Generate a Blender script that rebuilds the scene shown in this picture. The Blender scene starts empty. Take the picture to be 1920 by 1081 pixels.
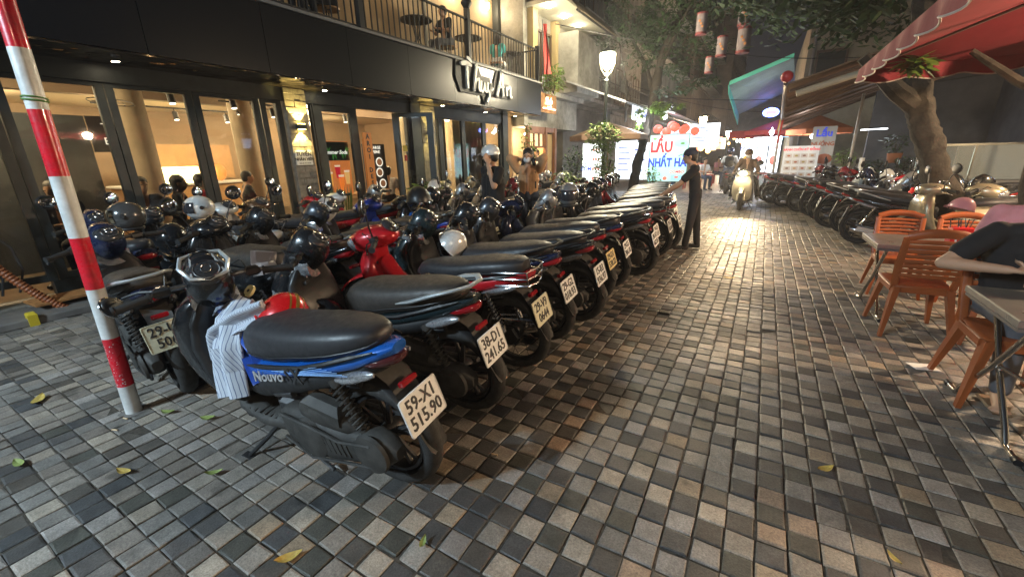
import bpy, math, random
from math import sin, cos, pi, radians as rad
from mathutils import Vector as V, Matrix, Euler, noise
random.seed(7)
S = bpy.context.scene
COL = S.collection
# ---------------------------------------------------------------- camera
CH = 1.5
cam_d = bpy.data.cameras.new('camera'); cam = bpy.data.objects.new('camera', cam_d); COL.objects.link(cam)
S.camera = cam
cam_d.sensor_width = 36.0; cam_d.lens = 782.2 / 1920 * 36; cam_d.clip_start = .05; cam_d.clip_end = 900
_r = V((0.86423795, 0.50257018, -0.02271521)); _d = V((0.13273086, -0.27133563, -0.95328878)); _f = V((-0.48525795, 0.82085333, -0.30120512))
cam.matrix_world = Matrix(((_r.x, -_d.x, -_f.x, 0), (_r.y, -_d.y, -_f.y, 0), (_r.z, -_d.z, -_f.z, CH), (0, 0, 0, 1)))
# ---------------------------------------------------------------- world, exposure
W = bpy.data.worlds.new('World'); S.world = W; W.use_nodes = True
_n = W.node_tree.nodes; _l = W.node_tree.links
_sky = _n.new('ShaderNodeTexSky'); _sky.sky_type = 'NISHITA'; _sky.sun_disc = False
_sky.sun_elevation = rad(-5); _sky.sun_rotation = rad(200); _sky.air_density = 1.6; _sky.dust_density = 3.0
_bg = _n['Background']; _bg.inputs['Strength'].default_value = 0.9
_mix = _n.new('ShaderNodeMix'); _mix.data_type = 'RGBA'; _mix.blend_type = 'ADD'; _mix.inputs['Factor'].default_value = 1; _mix.inputs['B'].default_value = (.0085, .0088, .0115, 1)   # city glow on the night sky
_l.new(_sky.outputs[0], _mix.inputs['A']); _l.new(_mix.outputs['Result'], _bg.inputs['Color'])
S.view_settings.view_transform = 'Standard'; S.view_settings.look = 'None'
S.view_settings.exposure = 0.9; S.view_settings.gamma = 1.0; S.view_settings.use_curve_mapping = False
S.cycles.use_denoising = True
try: S.cycles.denoiser = 'OPENIMAGEDENOISE'
except Exception: pass
S.cycles.max_bounces = 6; S.cycles.diffuse_bounces = 3; S.cycles.glossy_bounces = 3; S.cycles.transmission_bounces = 4
S.cycles.transparent_max_bounces = 12; S.cycles.sample_clamp_indirect = 4.0
S.cycles.caustics_reflective = False; S.cycles.caustics_refractive = False

def lamp(name, kind, loc, energy, color=(1, 1, 1), size=.1, rot=None, spot=None, blend=.6, parent=None):
    d = bpy.data.lights.new(name, kind); d.energy = energy; d.color = color
    if kind == 'AREA': d.size = size
    elif kind in ('POINT', 'SPOT'): d.shadow_soft_size = size
    if kind == 'SPOT': d.spot_size = spot or 1.2; d.spot_blend = blend
    o = bpy.data.objects.new(name, d); COL.objects.link(o); o.location = loc
    if rot is not None:
        if isinstance(rot, V): o.rotation_mode = 'QUATERNION'; o.rotation_quaternion = rot.to_track_quat('-Z', 'Y')
        else: o.rotation_euler = rot
    if parent: o.parent = parent
    return o

# ---------------------------------------------------------------- materials
_M = {}
def mat(name, col=(.5, .5, .5), rough=.5, metal=0., emit=None, es=0., coat=0., trans=0., noise_s=0., var=.25, bump=0., bs=80., alpha=1., ior=1.45, spec=None, rvar=.0, sub=0.):
    if name in _M: return _M[name]
    m = bpy.data.materials.new(name); m.use_nodes = True; _M[name] = m
    nt = m.node_tree; b = nt.nodes['Principled BSDF']; I = b.inputs
    I['Base Color'].default_value = (*col, 1); I['Roughness'].default_value = rough; I['Metallic'].default_value = metal
    I['Coat Weight'].default_value = coat; I['Coat Roughness'].default_value = .06; I['Transmission Weight'].default_value = trans
    I['IOR'].default_value = ior; I['Alpha'].default_value = alpha
    if spec is not None: I['Specular IOR Level'].default_value = spec
    if sub: I['Subsurface Weight'].default_value = sub; I['Subsurface Radius'].default_value = (.02, .008, .004)
    if emit is not None: I['Emission Color'].default_value = (*emit, 1); I['Emission Strength'].default_value = es
    if noise_s or bump or rvar:
        tc = nt.nodes.new('ShaderNodeTexCoord')
    if noise_s:
        n = nt.nodes.new('ShaderNodeTexNoise'); n.inputs['Scale'].default_value = noise_s; n.inputs['Detail'].default_value = 6; n.inputs['Roughness'].default_value = .65
        nt.links.new(tc.outputs['Object'], n.inputs['Vector'])
        mr = nt.nodes.new('ShaderNodeMapRange'); mr.inputs['From Min'].default_value = .3; mr.inputs['From Max'].default_value = .7
        mr.inputs['To Min'].default_value = 1 - var; mr.inputs['To Max'].default_value = 1 + var
        nt.links.new(n.outputs['Fac'], mr.inputs['Value'])
        mx = nt.nodes.new('ShaderNodeVectorMath'); mx.operation = 'SCALE'; mx.inputs[0].default_value = col
        nt.links.new(mr.outputs[0], mx.inputs['Scale']); nt.links.new(mx.outputs[0], I['Base Color'])
        mr2 = nt.nodes.new('ShaderNodeMapRange'); mr2.inputs['From Min'].default_value = .3; mr2.inputs['From Max'].default_value = .7
        mr2.inputs['To Min'].default_value = min(1, rough + rvar + .08); mr2.inputs['To Max'].default_value = max(.02, rough - rvar)
        nt.links.new(n.outputs['Fac'], mr2.inputs['Value']); nt.links.new(mr2.outputs[0], I['Roughness'])
    if bump:
        n2 = nt.nodes.new('ShaderNodeTexNoise'); n2.inputs['Scale'].default_value = bs; n2.inputs['Detail'].default_value = 5
        nt.links.new(tc.outputs['Object'], n2.inputs['Vector'])
        bp = nt.nodes.new('ShaderNodeBump'); bp.inputs['Strength'].default_value = bump; bp.inputs['Distance'].default_value = .01
        nt.links.new(n2.outputs['Fac'], bp.inputs['Height']); nt.links.new(bp.outputs[0], I['Normal'])
    return m

# ---------------------------------------------------------------- mesh builder
class MB:
    def __init__(s, T=None): s.v = []; s.f = []; s.m = []; s.T = T or Matrix.Identity(4); s.cur = 0
    def add(s, vs, fs):
        o = len(s.v); T = s.T
        s.v += [tuple(T @ V(p)) for p in vs]
        for f in fs: s.f.append(tuple(i + o for i in f)); s.m.append(s.cur)
        return s
    def box(s, c, d, r=None, ch=0.):
        x, y, z = d[0] / 2, d[1] / 2, d[2] / 2
        R = Euler(r).to_matrix() if r else None
        if ch:
            ch = min(ch, x * .9, y * .9, z * .9)
            P = []
            for zz, k in ((-z, ch), (-z + ch, 0), (z - ch, 0), (z, ch)):
                for sx, sy in ((-1, -1), (1, -1), (1, 1), (-1, 1)): P.append((sx * (x - k), sy * (y - k), zz))
            F = [(3, 2, 1, 0), (12, 13, 14, 15)]
            for l in range(3):
                for i in range(4): j = (i + 1) % 4; F.append((l * 4 + i, l * 4 + j, l * 4 + 4 + j, l * 4 + 4 + i))
        else:
            P = [(a, b, g) for g in (-z, z) for a, b in ((-x, -y), (x, -y), (x, y), (-x, y))]
            F = [(3, 2, 1, 0), (4, 5, 6, 7), (0, 1, 5, 4), (1, 2, 6, 5), (2, 3, 7, 6), (3, 0, 4, 7)]
        C = V(c)
        return s.add([((R @ V(p)) if R else V(p)) + C for p in P], F)
    def bb(s, x0, x1, y0, y1, z0, z1, ch=0.):
        return s.box(((x0 + x1) / 2, (y0 + y1) / 2, (z0 + z1) / 2), (abs(x1 - x0), abs(y1 - y0), abs(z1 - z0)), None, ch)
    def ring(s, c, u, w, ru, rw, n, a0=0.):
        return [c + u * (ru * cos(a0 + 2 * pi * i / n)) + w * (rw * sin(a0 + 2 * pi * i / n)) for i in range(n)]
    def skin(s, rings, cap0=True, cap1=True, closed=False):
        n = len(rings[0]); vs = [p for r in rings for p in r]; F = []
        m = len(rings)
        for k in range(m if closed else m - 1):
            a = k * n; b = ((k + 1) % m) * n
            for i in range(n): j = (i + 1) % n; F.append((a + i, a + j, b + j, b + i))
        if not closed:
            if cap0: F.append(tuple(range(n - 1, -1, -1)))
            if cap1: F.append(tuple((m - 1) * n + i for i in range(n)))
        return s.add(vs, F)
    def cyl(s, p0, p1, r0, r1=None, n=12, cap=True):
        p0, p1 = V(p0), V(p1); r1 = r0 if r1 is None else r1
        q = (p1 - p0).to_track_quat('Z', 'Y'); u = q @ V((1, 0, 0)); w = q @ V((0, 1, 0))
        return s.skin([s.ring(p0, u, w, r0, r0, n), s.ring(p1, u, w, r1, r1, n)], cap, cap)
    def tube(s, pts, r, n=8, closed=False, sq=None):
        pts = [V(p) for p in pts]; m = len(pts); R = []
        rr = r if isinstance(r, (list, tuple)) else [r] * m
        up = None
        for i in range(m):
            if closed: t = pts[(i + 1) % m] - pts[i - 1]
            else: t = pts[min(i + 1, m - 1)] - pts[max(i - 1, 0)]
            t.normalize()
            if up is None:
                up = V((0, 0, 1)) if abs(t.z) < .9 else V((1, 0, 0))
            w = t.cross(up); w.normalize(); u = w.cross(t); u.normalize(); up = u
            R.append(s.ring(pts[i], w, u, rr[i], rr[i] * (sq or 1), n))
        return s.skin(R, True, True, closed)
    def lathe(s, prof, c=(0, 0, 0), axis=(0, 0, 1), n=16, closed=False):
        A = V(axis).normalized(); q = A.to_track_quat('Z', 'Y'); u = q @ V((1, 0, 0)); w = q @ V((0, 1, 0)); C = V(c)
        return s.skin([s.ring(C + A * h, u, w, max(r, 1e-4), max(r, 1e-4), n) for r, h in prof], True, True, closed)
    def torus(s, c, axis, R, r, n=28, k=8, rz=None):
        A = V(axis).normalized(); q = A.to_track_quat('Z', 'Y'); u = q @ V((1, 0, 0)); w = q @ V((0, 1, 0)); C = V(c)
        rz = rz or r; rings = []
        for i in range(n):
            a = 2 * pi * i / n; d = u * cos(a) + w * sin(a)
            rings.append([C + d * (R + r * cos(2 * pi * j / k)) + A * (rz * sin(2 * pi * j / k)) for j in range(k)])
        return s.skin(rings, closed=True)
    def ell(s, c, r, n=12, m=8, rot=None, a0=0., a1=pi):
        R = Euler(rot).to_matrix() if rot else Matrix.Identity(3); C = V(c); rings = []
        for k in range(m + 1):
            a = a0 + (a1 - a0) * k / m; z = -cos(a); q = max(sin(a), 1e-3)
            rings.append([C + R @ V((r[0] * q * cos(2 * pi * i / n), r[1] * q * sin(2 * pi * i / n), r[2] * z)) for i in range(n)])
        return s.skin(rings)
    def loft(s, secs, n=14, e=2.6, axis='x', cap=True):
        """secs: (pos, lo, hi, half_width[, ycentre]); superellipse sections along x (lo..hi is z) or along z (lo..hi is x)"""
        rings = []
        for q in secs:
            p, lo, hi, hw = q[:4]; yc = q[4] if len(q) > 4 else 0
            c = (lo + hi) / 2; h = (hi - lo) / 2; rg = []
            for i in range(n):
                a = 2 * pi * i / n
                cy = math.copysign(abs(cos(a)) ** (2 / e), cos(a)) * hw + yc; cz = math.copysign(abs(sin(a)) ** (2 / e), sin(a)) * h + c
                rg.append(V((p, cy, cz)) if axis == 'x' else V((cz, cy, p)))
            rings.append(rg)
        return s.skin(rings, cap, cap)
    def prism(s, poly, y0, y1, axis='y', inset=0.):
        n = len(poly)
        def P(a, b, c): return (a, c, b) if axis == 'y' else ((c, a, b) if axis == 'x' else (a, b, c))
        if inset:
            cx = sum(p[0] for p in poly) / n; cy = sum(p[1] for p in poly) / n
            def ins(p): 
                d = math.hypot(p[0] - cx, p[1] - cy); k = max(0, 1 - inset / max(d, 1e-4)); return (cx + (p[0] - cx) * k, cy + (p[1] - cy) * k)
            q = [ins(p) for p in poly]; sg = 1 if y1 > y0 else -1
            L = [(q, y0), (poly, y0 + sg * inset), (poly, y1 - sg * inset), (q, y1)]
        else: L = [(poly, y0), (poly, y1)]
        return s.skin([[V(P(a, b, c)) for a, b in pl] for pl, c in L])
    def strip(s, path, w, t, wide='y'):
        """flat bent strip: path of (x,z[,halfwidth]) in the xz plane, width along y"""
        rings = []
        m = len(path)
        for i in range(m):
            a = path[max(0, i - 1)]; b = path[min(m - 1, i + 1)]; d = V((b[0] - a[0], 0, b[1] - a[1])).normalized(); nr = V((-d.z, 0, d.x))
            hw = path[i][2] if len(path[i]) > 2 else w / 2; c = V((path[i][0], 0, path[i][1])); Y = V((0, 1, 0))
            rings.append([c - Y * hw - nr * (t * 1.6), c - Y * hw * .8 + nr * t * .4, c + nr * t, c + Y * hw * .8 + nr * t * .4, c + Y * hw - nr * (t * 1.6), c + Y * hw * .78 - nr * t * .6, c - nr * t * .2, c - Y * hw * .78 - nr * t * .6])
        return s.skin(rings)
    def quad(s, a, b, c, d): return s.add([a, b, c, d], [(0, 1, 2, 3)])
    def mesh(s, name, mats=None, smooth=True, ang=40):
        me = bpy.data.meshes.new(name); me.from_pydata(s.v, [], s.f)
        for m in (mats if isinstance(mats, (list, tuple)) else [mats] if mats else []): me.materials.append(m)
        if any(s.m): me.polygons.foreach_set('material_index', s.m)
        if smooth:
            me.polygons.foreach_set('use_smooth', [True] * len(me.polygons)); me.set_sharp_from_angle(angle=rad(ang))
        me.update(); return me

def link(name, me, parent=None, loc=None, rot=None, sc=None):
    o = bpy.data.objects.new(name, me); COL.objects.link(o)
    if loc is not None: o.location = loc
    if rot is not None: o.rotation_euler = rot
    if sc is not None: o.scale = sc if isinstance(sc, (tuple, list)) else (sc,) * 3
    if parent: o.parent = parent
    return o
def part(name, mb, m, parent=None, smooth=True, loc=None, rot=None, ang=40, label=None):
    o = link(name, mb.mesh(name, m, smooth, ang), parent, loc, rot)
    if label: o['label'] = label
    return o
def tag(o, label=None, cat=None, group=None, kind=None):
    if label: o['label'] = label
    if cat: o['category'] = cat
    if group: o['group'] = group
    if kind: o['kind'] = kind
    return o
def thing(name, label, cat, loc=(0, 0, 0), rot=(0, 0, 0), group=None, sc=None):
    return tag(link(name, None, None, loc, rot, sc), label, cat, group)
def struct(name, mb, m, smooth=False, **k):
    o = part(name, mb, m, None, smooth, **k); o['kind'] = 'structure'; return o
def copy_tree(o, parent=None):
    c = o.copy(); COL.objects.link(c); c.parent = parent
    for ch in KIDS.get(o.name, []):
        copy_tree(ch, c)
    return c
KIDS = {}
def index_kids(root):
    def rec(o):
        KIDS[o.name] = [x for x in bpy.data.objects if x.parent == o] if False else _ch.get(o.name, [])
        for x in KIDS[o.name]: rec(x)
    _ch = {}
    for x in bpy.data.objects:
        if x.parent: _ch.setdefault(x.parent.name, []).append(x)
    rec(root)
_TS = bpy.data.scenes.new('bench')
def bake(o):
    _TS.collection.objects.link(o); vl = _TS.view_layers[0]; vl.update(); dg = vl.depsgraph; dg.update()
    me = bpy.data.meshes.new_from_object(o.evaluated_get(dg)); bpy.data.objects.remove(o); return me
_TX = {}
def textmesh(t, size=.1, depth=.002, bold=0., shear=0., align='CENTER', spacing=1.):
    key = (t, size, depth, bold, shear, align, spacing)
    if key in _TX: return _TX[key]
    c = bpy.data.curves.new('t', 'FONT'); c.body = t; c.size = size; c.extrude = depth; c.offset = bold; c.shear = shear
    c.align_x = align; c.align_y = 'CENTER'; c.resolution_u = 2; c.space_character = spacing
    o = bpy.data.objects.new('t', c); me = bake(o); bpy.data.curves.remove(c)
    _TX[key] = me; return me
def text(name, t, m, parent=None, loc=(0, 0, 0), facing='-y', size=.1, depth=.002, bold=0., shear=0., align='CENTER', rot=None, sx=1., spacing=1.):
    me = textmesh(t, size, depth, bold, shear, align, spacing).copy(); me.materials.clear(); me.materials.append(m)
    R = {'-y': (pi / 2, 0, 0), '+x': (pi / 2, 0, pi / 2), '+y': (pi / 2, 0, pi), '-x': (pi / 2, 0, -pi / 2), 'z': (0, 0, 0)}[facing] if rot is None else rot
    o = link(name, me, parent, loc, R, (sx, 1, 1)); return o

# palette
BLK = lambda: mat('black_plastic', (.014, .014, .015), .42, noise_s=14, var=.3, rvar=.12, bump=.05)
TYRE = lambda: mat('tyre_rubber', (.022, .021, .02), .78, noise_s=30, var=.45, bump=.25, bs=160)
SEATM = lambda: mat('seat_leather', (.022, .022, .025), .42, noise_s=22, var=.3, bump=.12, bs=320, rvar=.08)
SEATB = lambda: mat('seat_leather_brown', (.036, .031, .027), .46, noise_s=22, var=.3, bump=.14, bs=320, rvar=.08)
CHROME = lambda: mat('chrome', (.62, .62, .63), .16, 1.)
ALU = lambda: mat('cast_aluminium', (.22, .22, .225), .42, .85, noise_s=20, var=.3)
STEEL = lambda: mat('dull_steel', (.11, .11, .112), .38, .8, noise_s=30, var=.4)
DUSTY = lambda: mat('dusty_black', (.035, .033, .03), .62, noise_s=9, var=.5, bump=.1)
RED = lambda: mat('tail_red', (.24, .006, .01), .14, coat=1.)
CLEAR = lambda: mat('clear_lens', (.34, .35, .37), .10, .55, coat=1., noise_s=90, var=.5)
WHITE = lambda: mat('white_paint', (.72, .72, .70), .4, noise_s=8, var=.08)
KEY_E, KEY2_E, LAMP_R, HEAD_E, HAZE = 1450, 520, 620, 520, .0018
# ================================================================ GROUND
def stone_mat():
    m = bpy.data.materials.new('paver_stone'); m.use_nodes = True; nt = m.node_tree; b = nt.nodes['Principled BSDF']; L = nt.links.new
    at = nt.nodes.new('ShaderNodeVertexColor'); at.layer_name = 'tone'
    g = nt.nodes.new('ShaderNodeNewGeometry')
    def noise_(scale, det=6, rough=.65):
        n = nt.nodes.new('ShaderNodeTexNoise'); n.inputs['Scale'].default_value = scale; n.inputs['Detail'].default_value = det; n.inputs['Roughness'].default_value = rough
        L(g.outputs['Position'], n.inputs['Vector']); return n
    def mr(src, a, b_, c, d):
        r = nt.nodes.new('ShaderNodeMapRange'); r.inputs['From Min'].default_value = a; r.inputs['From Max'].default_value = b_; r.inputs['To Min'].default_value = c; r.inputs['To Max'].default_value = d
        L(src, r.inputs['Value']); return r.outputs[0]
    def mul(a, b_):
        r = nt.nodes.new('ShaderNodeMath'); r.operation = 'MULTIPLY'; L(a, r.inputs[0]); L(b_, r.inputs[1]); return r.outputs[0]
    n1, n2, n3 = noise_(110, 10, .8), noise_(13, 6), noise_(1.1, 5)
    s = mul(mul(mr(n1.outputs['Fac'], .32, .68, .42, 1.6), mr(n2.outputs['Fac'], .3, .7, .75, 1.25)), mr(n3.outputs['Fac'], .35, .68, .66, 1.18))
    n6 = noise_(2.6, 3); s = mul(s, mr(n6.outputs['Fac'], .60, .68, 1.0, .62)); n7 = noise_(5.2, 6); s = mul(s, mr(n7.outputs['Fac'], .62, .66, 1.0, .78))
    sc = nt.nodes.new('ShaderNodeVectorMath'); sc.operation = 'SCALE'; L(at.outputs['Color'], sc.inputs[0]); L(s, sc.inputs['Scale']); L(sc.outputs[0], b.inputs['Base Color'])
    L(mul(mr(n2.outputs['Fac'], .3, .7, .88, 1.12), mr(n3.outputs['Fac'], .3, .7, .62, .46)), b.inputs['Roughness'])
    bp = nt.nodes.new('ShaderNodeBump'); bp.inputs['Strength'].default_value = .75; bp.inputs['Distance'].default_value = .003
    n4 = noise_(160, 4, .6); n5 = noise_(26, 4, .6)
    ad = nt.nodes.new('ShaderNodeMath'); ad.operation = 'ADD'; L(n4.outputs['Fac'], ad.inputs[0]); L(n5.outputs['Fac'], ad.inputs[1])
    L(ad.outputs[0], bp.inputs['Height']); L(bp.outputs[0], b.inputs['Normal'])
    b.inputs['Specular IOR Level'].default_value = .55
    return m
STONE = stone_mat()
JOINT = mat('joint_dirt', (.055, .046, .036), .85, noise_s=40, var=.6, bump=.5, bs=60)
P = .111
DARKS = [(.060, .062, .064), (.072, .070, .068), (.052, .054, .056), (.082, .074, .064), (.066, .066, .056)]
LIGHTS = [(.27, .24, .20), (.24, .215, .185), (.30, .26, .21), (.22, .195, .165), (.255, .235, .215)]
TANS = [(.28, .22, .155), (.25, .195, .135), (.29, .21, .15)]
MIDS = [(.17, .16, .145), (.15, .142, .13), (.20, .175, .15)]
def tone(i, j):
    x, y = i * P, j * P
    rnd = random.random()
    if x < -1.7:                                       # under the bicycles and towards the café: plainer greys
        if y < .6: c = random.choice(LIGHTS + MIDS * 2) if ((i + j) % 2 == 0) == (rnd < .7) else random.choice(MIDS * 2 + DARKS)
        else: c = random.choice(MIDS * 2 + LIGHTS * 2 + DARKS[3:4])
    else:
        far = min(1, max(0, (y - 2.2) / 3))
        if (i + j) % 2 == 0: c = random.choice(DARKS if random.random() > far * .62 else MIDS)
        else: c = random.choice(LIGHTS * 3 + TANS)
        if rnd < .09: c = random.choice(LIGHTS + MIDS + DARKS)
        if x > 1.0 and rnd < .5: c = random.choice(MIDS + LIGHTS[3:4])
    k = random.uniform(.85, 1.15)
    return tuple(v * k for v in c)
def paver_geo(mb, tones, cx, cy, wx, wy, z, tilt, c, low=False):
    hx, hy = wx / 2, wy / 2; b = .0042
    jt = lambda a: random.uniform(-a, a)
    corners = [(-1, -1), (1, -1), (1, 1), (-1, 1)]
    top, mid, bot = [], [], []
    for sx, sy in corners:
        jx, jy = jt(.003), jt(.003)
        zz = z + tilt[0] * sx + tilt[1] * sy
        k = b * random.uniform(.7, 2.2)
        top.append((cx + sx * (hx - k) + jx, cy + sy * (hy - k) + jy, zz)); mid.append((cx + sx * hx + jx, cy + sy * hy + jy, zz - .0028)); bot.append((cx + sx * hx + jx, cy + sy * hy + jy, -.03))
    o = len(mb.v); mb.v += top + mid + bot
    F = [(0, 1, 2, 3)]
    for i in range(4):
        j = (i + 1) % 4; F.append((4 + i, 4 + j, j, i)); F.append((8 + i, 8 + j, 4 + j, 4 + i))
    for f in F: mb.f.append(tuple(o + q for q in f)); mb.m.append(0); tones.append(c)
def tone_attr(me, tones):
    a = me.color_attributes.new('tone', 'FLOAT_COLOR', 'CORNER'); buf = []
    for p, c in zip(me.polygons, tones): buf += [c[0], c[1], c[2], 1.] * p.loop_total
    a.data.foreach_set('color', buf)
def right_limit(y): return 4.6
cells = []
for j in range(-14, 160):
    for i in range(-61, 42):
        x, y = i * P, j * P
        if x > .3 * y + 2.4: continue
        if x < -6.55: continue
        if -5.35 < x < -4.35 and -.35 < y < .34: continue        # broken patch by the shop front
        cells.append((i, j))
def infr(x, y):
    c = V((x, y, -CH)); zc = c.dot(_f)
    if zc <= .1: return None
    u = 960 + 782.2 * c.dot(_r) / zc; v = 540 + 782.2 * c.dot(_d) / zc
    return zc if (-20 < u < 1940 and v < 1090) else None
vis = sorted((infr(i * P, j * P), i, j) for i, j in cells if infr(i * P, j * P) is not None and not (-3.3 < i * P < -1.5 and .75 < j * P))
near = set((i, j) for _, i, j in vis[:296])
pav = tag(link('pavement', None), kind='structure')
bulk, bt = MB(), []
for (i, j) in cells:
    x, y = i * P + random.gauss(0, .0012), j * P + random.gauss(0, .0012)
    y += .5 * P * 0; c = tone(i, j)
    # slow waviness, sunken rows
    z = .004 * noise.noise(V((x * .9, y * .9, 0))) + random.gauss(0, .0012) + (-.004 if random.random() < .06 else 0)
    tl = (random.gauss(0, .0011), random.gauss(0, .0011)); w = P - .009; h = P - .009
    if x < -1.75: h = P - .005; w = P - .012
    if (i, j) in near:
        m_, t_ = MB(), []; paver_geo(m_, t_, 0, 0, w, h, z, tl, c)
        me = m_.mesh('paver', STONE, False); tone_attr(me, t_)
        link('paver', me, pav, (x, y, 0))
    else: paver_geo(bulk, bt, x, y, w, h, z, tl, c)
me = bulk.mesh('paver_field', STONE, False); tone_attr(me, bt); o = link('paver_field', me, pav); o['kind'] = 'stuff'
b = MB(); b.bb(-7.4, 5.5, -6, 17.69, -.4, -.0065); struct('ground_bed', b, JOINT)
# farther paving, joints left to the material
def far_pav():
    m = bpy.data.materials.new('far_paving'); m.use_nodes = True; nt = m.node_tree; b = nt.nodes['Principled BSDF']; L = nt.links.new
    g = nt.nodes.new('ShaderNodeNewGeometry'); br = nt.nodes.new('ShaderNodeTexBrick'); L(g.outputs['Position'], br.inputs['Vector'])
    br.offset = 0; br.inputs['Scale'].default_value = 1; br.inputs['Brick Width'].default_value = P; br.inputs['Row Height'].default_value = P; br.inputs['Mortar Size'].default_value = .005
    br.inputs['Color1'].default_value = (.08, .075, .068, 1); br.inputs['Color2'].default_value = (.19, .165, .14, 1); br.inputs['Mortar'].default_value = (.03, .025, .02, 1)
    L(br.outputs['Color'], b.inputs['Base Color']); b.inputs['Roughness'].default_value = .32
    bp = nt.nodes.new('ShaderNodeBump'); bp.inputs['Distance'].default_value = .01; bp.inputs['Strength'].default_value = .5; L(br.outputs['Fac'], bp.inputs['Height']); bp.invert = True; L(bp.outputs[0], b.inputs['Normal'])
    return m
b = MB(); b.quad((-14, 17.69, .002), (12, 17.69, .002), (12, 120, .002), (-14, 120, .002)); struct('street', b, far_pav())
b = MB(); b.quad((-60, -60, -.42), (60, -60, -.42), (60, 160, -.42), (-60, 160, -.42)); struct('ground', b, mat('earth', (.05, .045, .04), .9))
b = MB(); b.bb(5.5, 14, -6, 17.68, -.4, .0); struct('right_forecourt', b, mat('concrete', (.14, .13, .12), .7, noise_s=3, var=.3, bump=.3, bs=30))
# broken patch with loose bricks and earth
BR = mat('broken_brick', (.12, .085, .07), .8, noise_s=12, var=.5, bump=.4, bs=40)
rb = thing('broken_paving', 'broken hollow in the paving with loose brick rubble at the left edge', 'rubble', (-4.85, 0, -.01))
grime = MB()
for k in range(14):
    a_ = 2 * pi * k / 14; grime.v.append((cos(a_) * rp * random.uniform(1.25, 1.9) if False else cos(a_) * .07 * random.uniform(.8, 1.35), sin(a_) * .07 * random.uniform(.8, 1.35), .004))
grime.f.append(tuple(range(14))); grime.m.append(0)
for k in range(22):
    b = MB(); b.box((0, 0, 0), (random.uniform(.08, .2), random.uniform(.05, .1), random.uniform(.02, .05)), None, .008)
    part('loose_brick', b, BR if k % 3 else mat('concrete', ()), rb, False, (random.uniform(-.45, .45), random.uniform(-.3, .3), random.uniform(.0, .02)), (random.uniform(-.25, .25), random.uniform(-.25, .25), random.uniform(0, 3)))
b = MB(); b.box((0, 0, 0), (.5, .2, .06), (0, .03, .35), .01); part('loose_brick', b, mat('concrete', ()), rb, False, (.42, -.05, .03))
# fallen leaves and cigarette ends
LEAFY = mat('dry_leaf', (.42, .30, .07), .6, noise_s=30, var=.35); LEAFG = mat('green_leaf_litter', (.20, .25, .07), .6, noise_s=30, var=.35)
def leafmesh(L_, Wd, curl, name='leaf'):
    b = MB(); n = 7; top = []
    for i in range(n + 1):
        t = i / n; w = Wd * sin(pi * t) ** .8 * (1 - .25 * t); x = (t - .5) * L_; z = curl * (2 * t - 1) ** 2
        top.append([V((x, -w, z + curl * .3)), V((x, 0, z)), V((x, w, z + curl * .5))])
    for i in range(n):
        for k in range(2):
            b.quad(top[i][k], top[i + 1][k], top[i + 1][k + 1], top[i][k + 1])
    return b
for (x, y, L_, r, g_, lab) in [(-4.02, .50, .15, 2.6, 0, 'long tan leaf lying flat left of the striped pole'), (-2.62, .50, .09, .35, 0, 'yellow curled leaf on grey pavers below the striped pole'),
        (-1.0, .93, .06, 1.9, 1, 'small green leaf on a light paver near the bottom edge'), (-1.42, .62, .10, 1.1, 0, 'long twisted yellow leaf at the bottom of the picture'),
        (-.2, 5.6, .14, .3, 0, 'bright yellow leaf in the middle of the street'), (.98, 1.62, .07, .2, 0, 'pale dry leaf near the table foot in the lower right'),
        (.62, 1.75, .06, 2.2, 0, 'ochre leaf lying on brown pavers at the lower right'), (-3.2, .25, .1, .1, 1, 'crumpled pale green leaf near the lower left corner'),
        (-2.75, .95, .1, .5, 1, 'small green leaf beneath the blue scooter front wheel'), (.45, 2.2, .09, .7, 0, 'small straw coloured leaf in the open paving on the right'),
        (-2.2, .72, .08, .9, 1, 'bright green leaf under the blue scooter footrest'), (-3.05, .86, .1, .4, 1, 'green leaf beside the striped pole base')]:
    tag(part('fallen_leaf', leafmesh(L_, L_ * .23, .012), LEAFG if g_ else LEAFY, None, True, (x, y, .012), (random.uniform(-.1, .1), random.uniform(-.1, .1), r)), lab, 'leaf', 'fallen leaves on the pavers')
for (x, y, r, lab) in [(-3.13, .62, .4, 'cigarette end nearest the striped pole base'), (-3.22, .7, .2, 'cigarette end a little behind the striped pole'), (-1.03, 1.52, .2, 'cigarette end on a dark paver right of the blue scooter rear wheel')]:
    b = MB(); b.cyl((-.018, 0, 0), (.018, 0, 0), .004, n=8); tag(part('cigarette_end', b, mat('cig', (.6, .45, .28), .8), None, True, (x, y, .009), (0, 0, r)), lab, 'cigarette end', 'cigarette ends on the pavers')
b = MB(); b.box((0, 0, 0), (.16, .1, .002), (.02, .05, .4)); tag(part('paper_napkin', b, WHITE(), None, False, (1.16, 3.75, .012)), 'white paper napkin dropped under the orange chairs', 'napkin')

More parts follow.
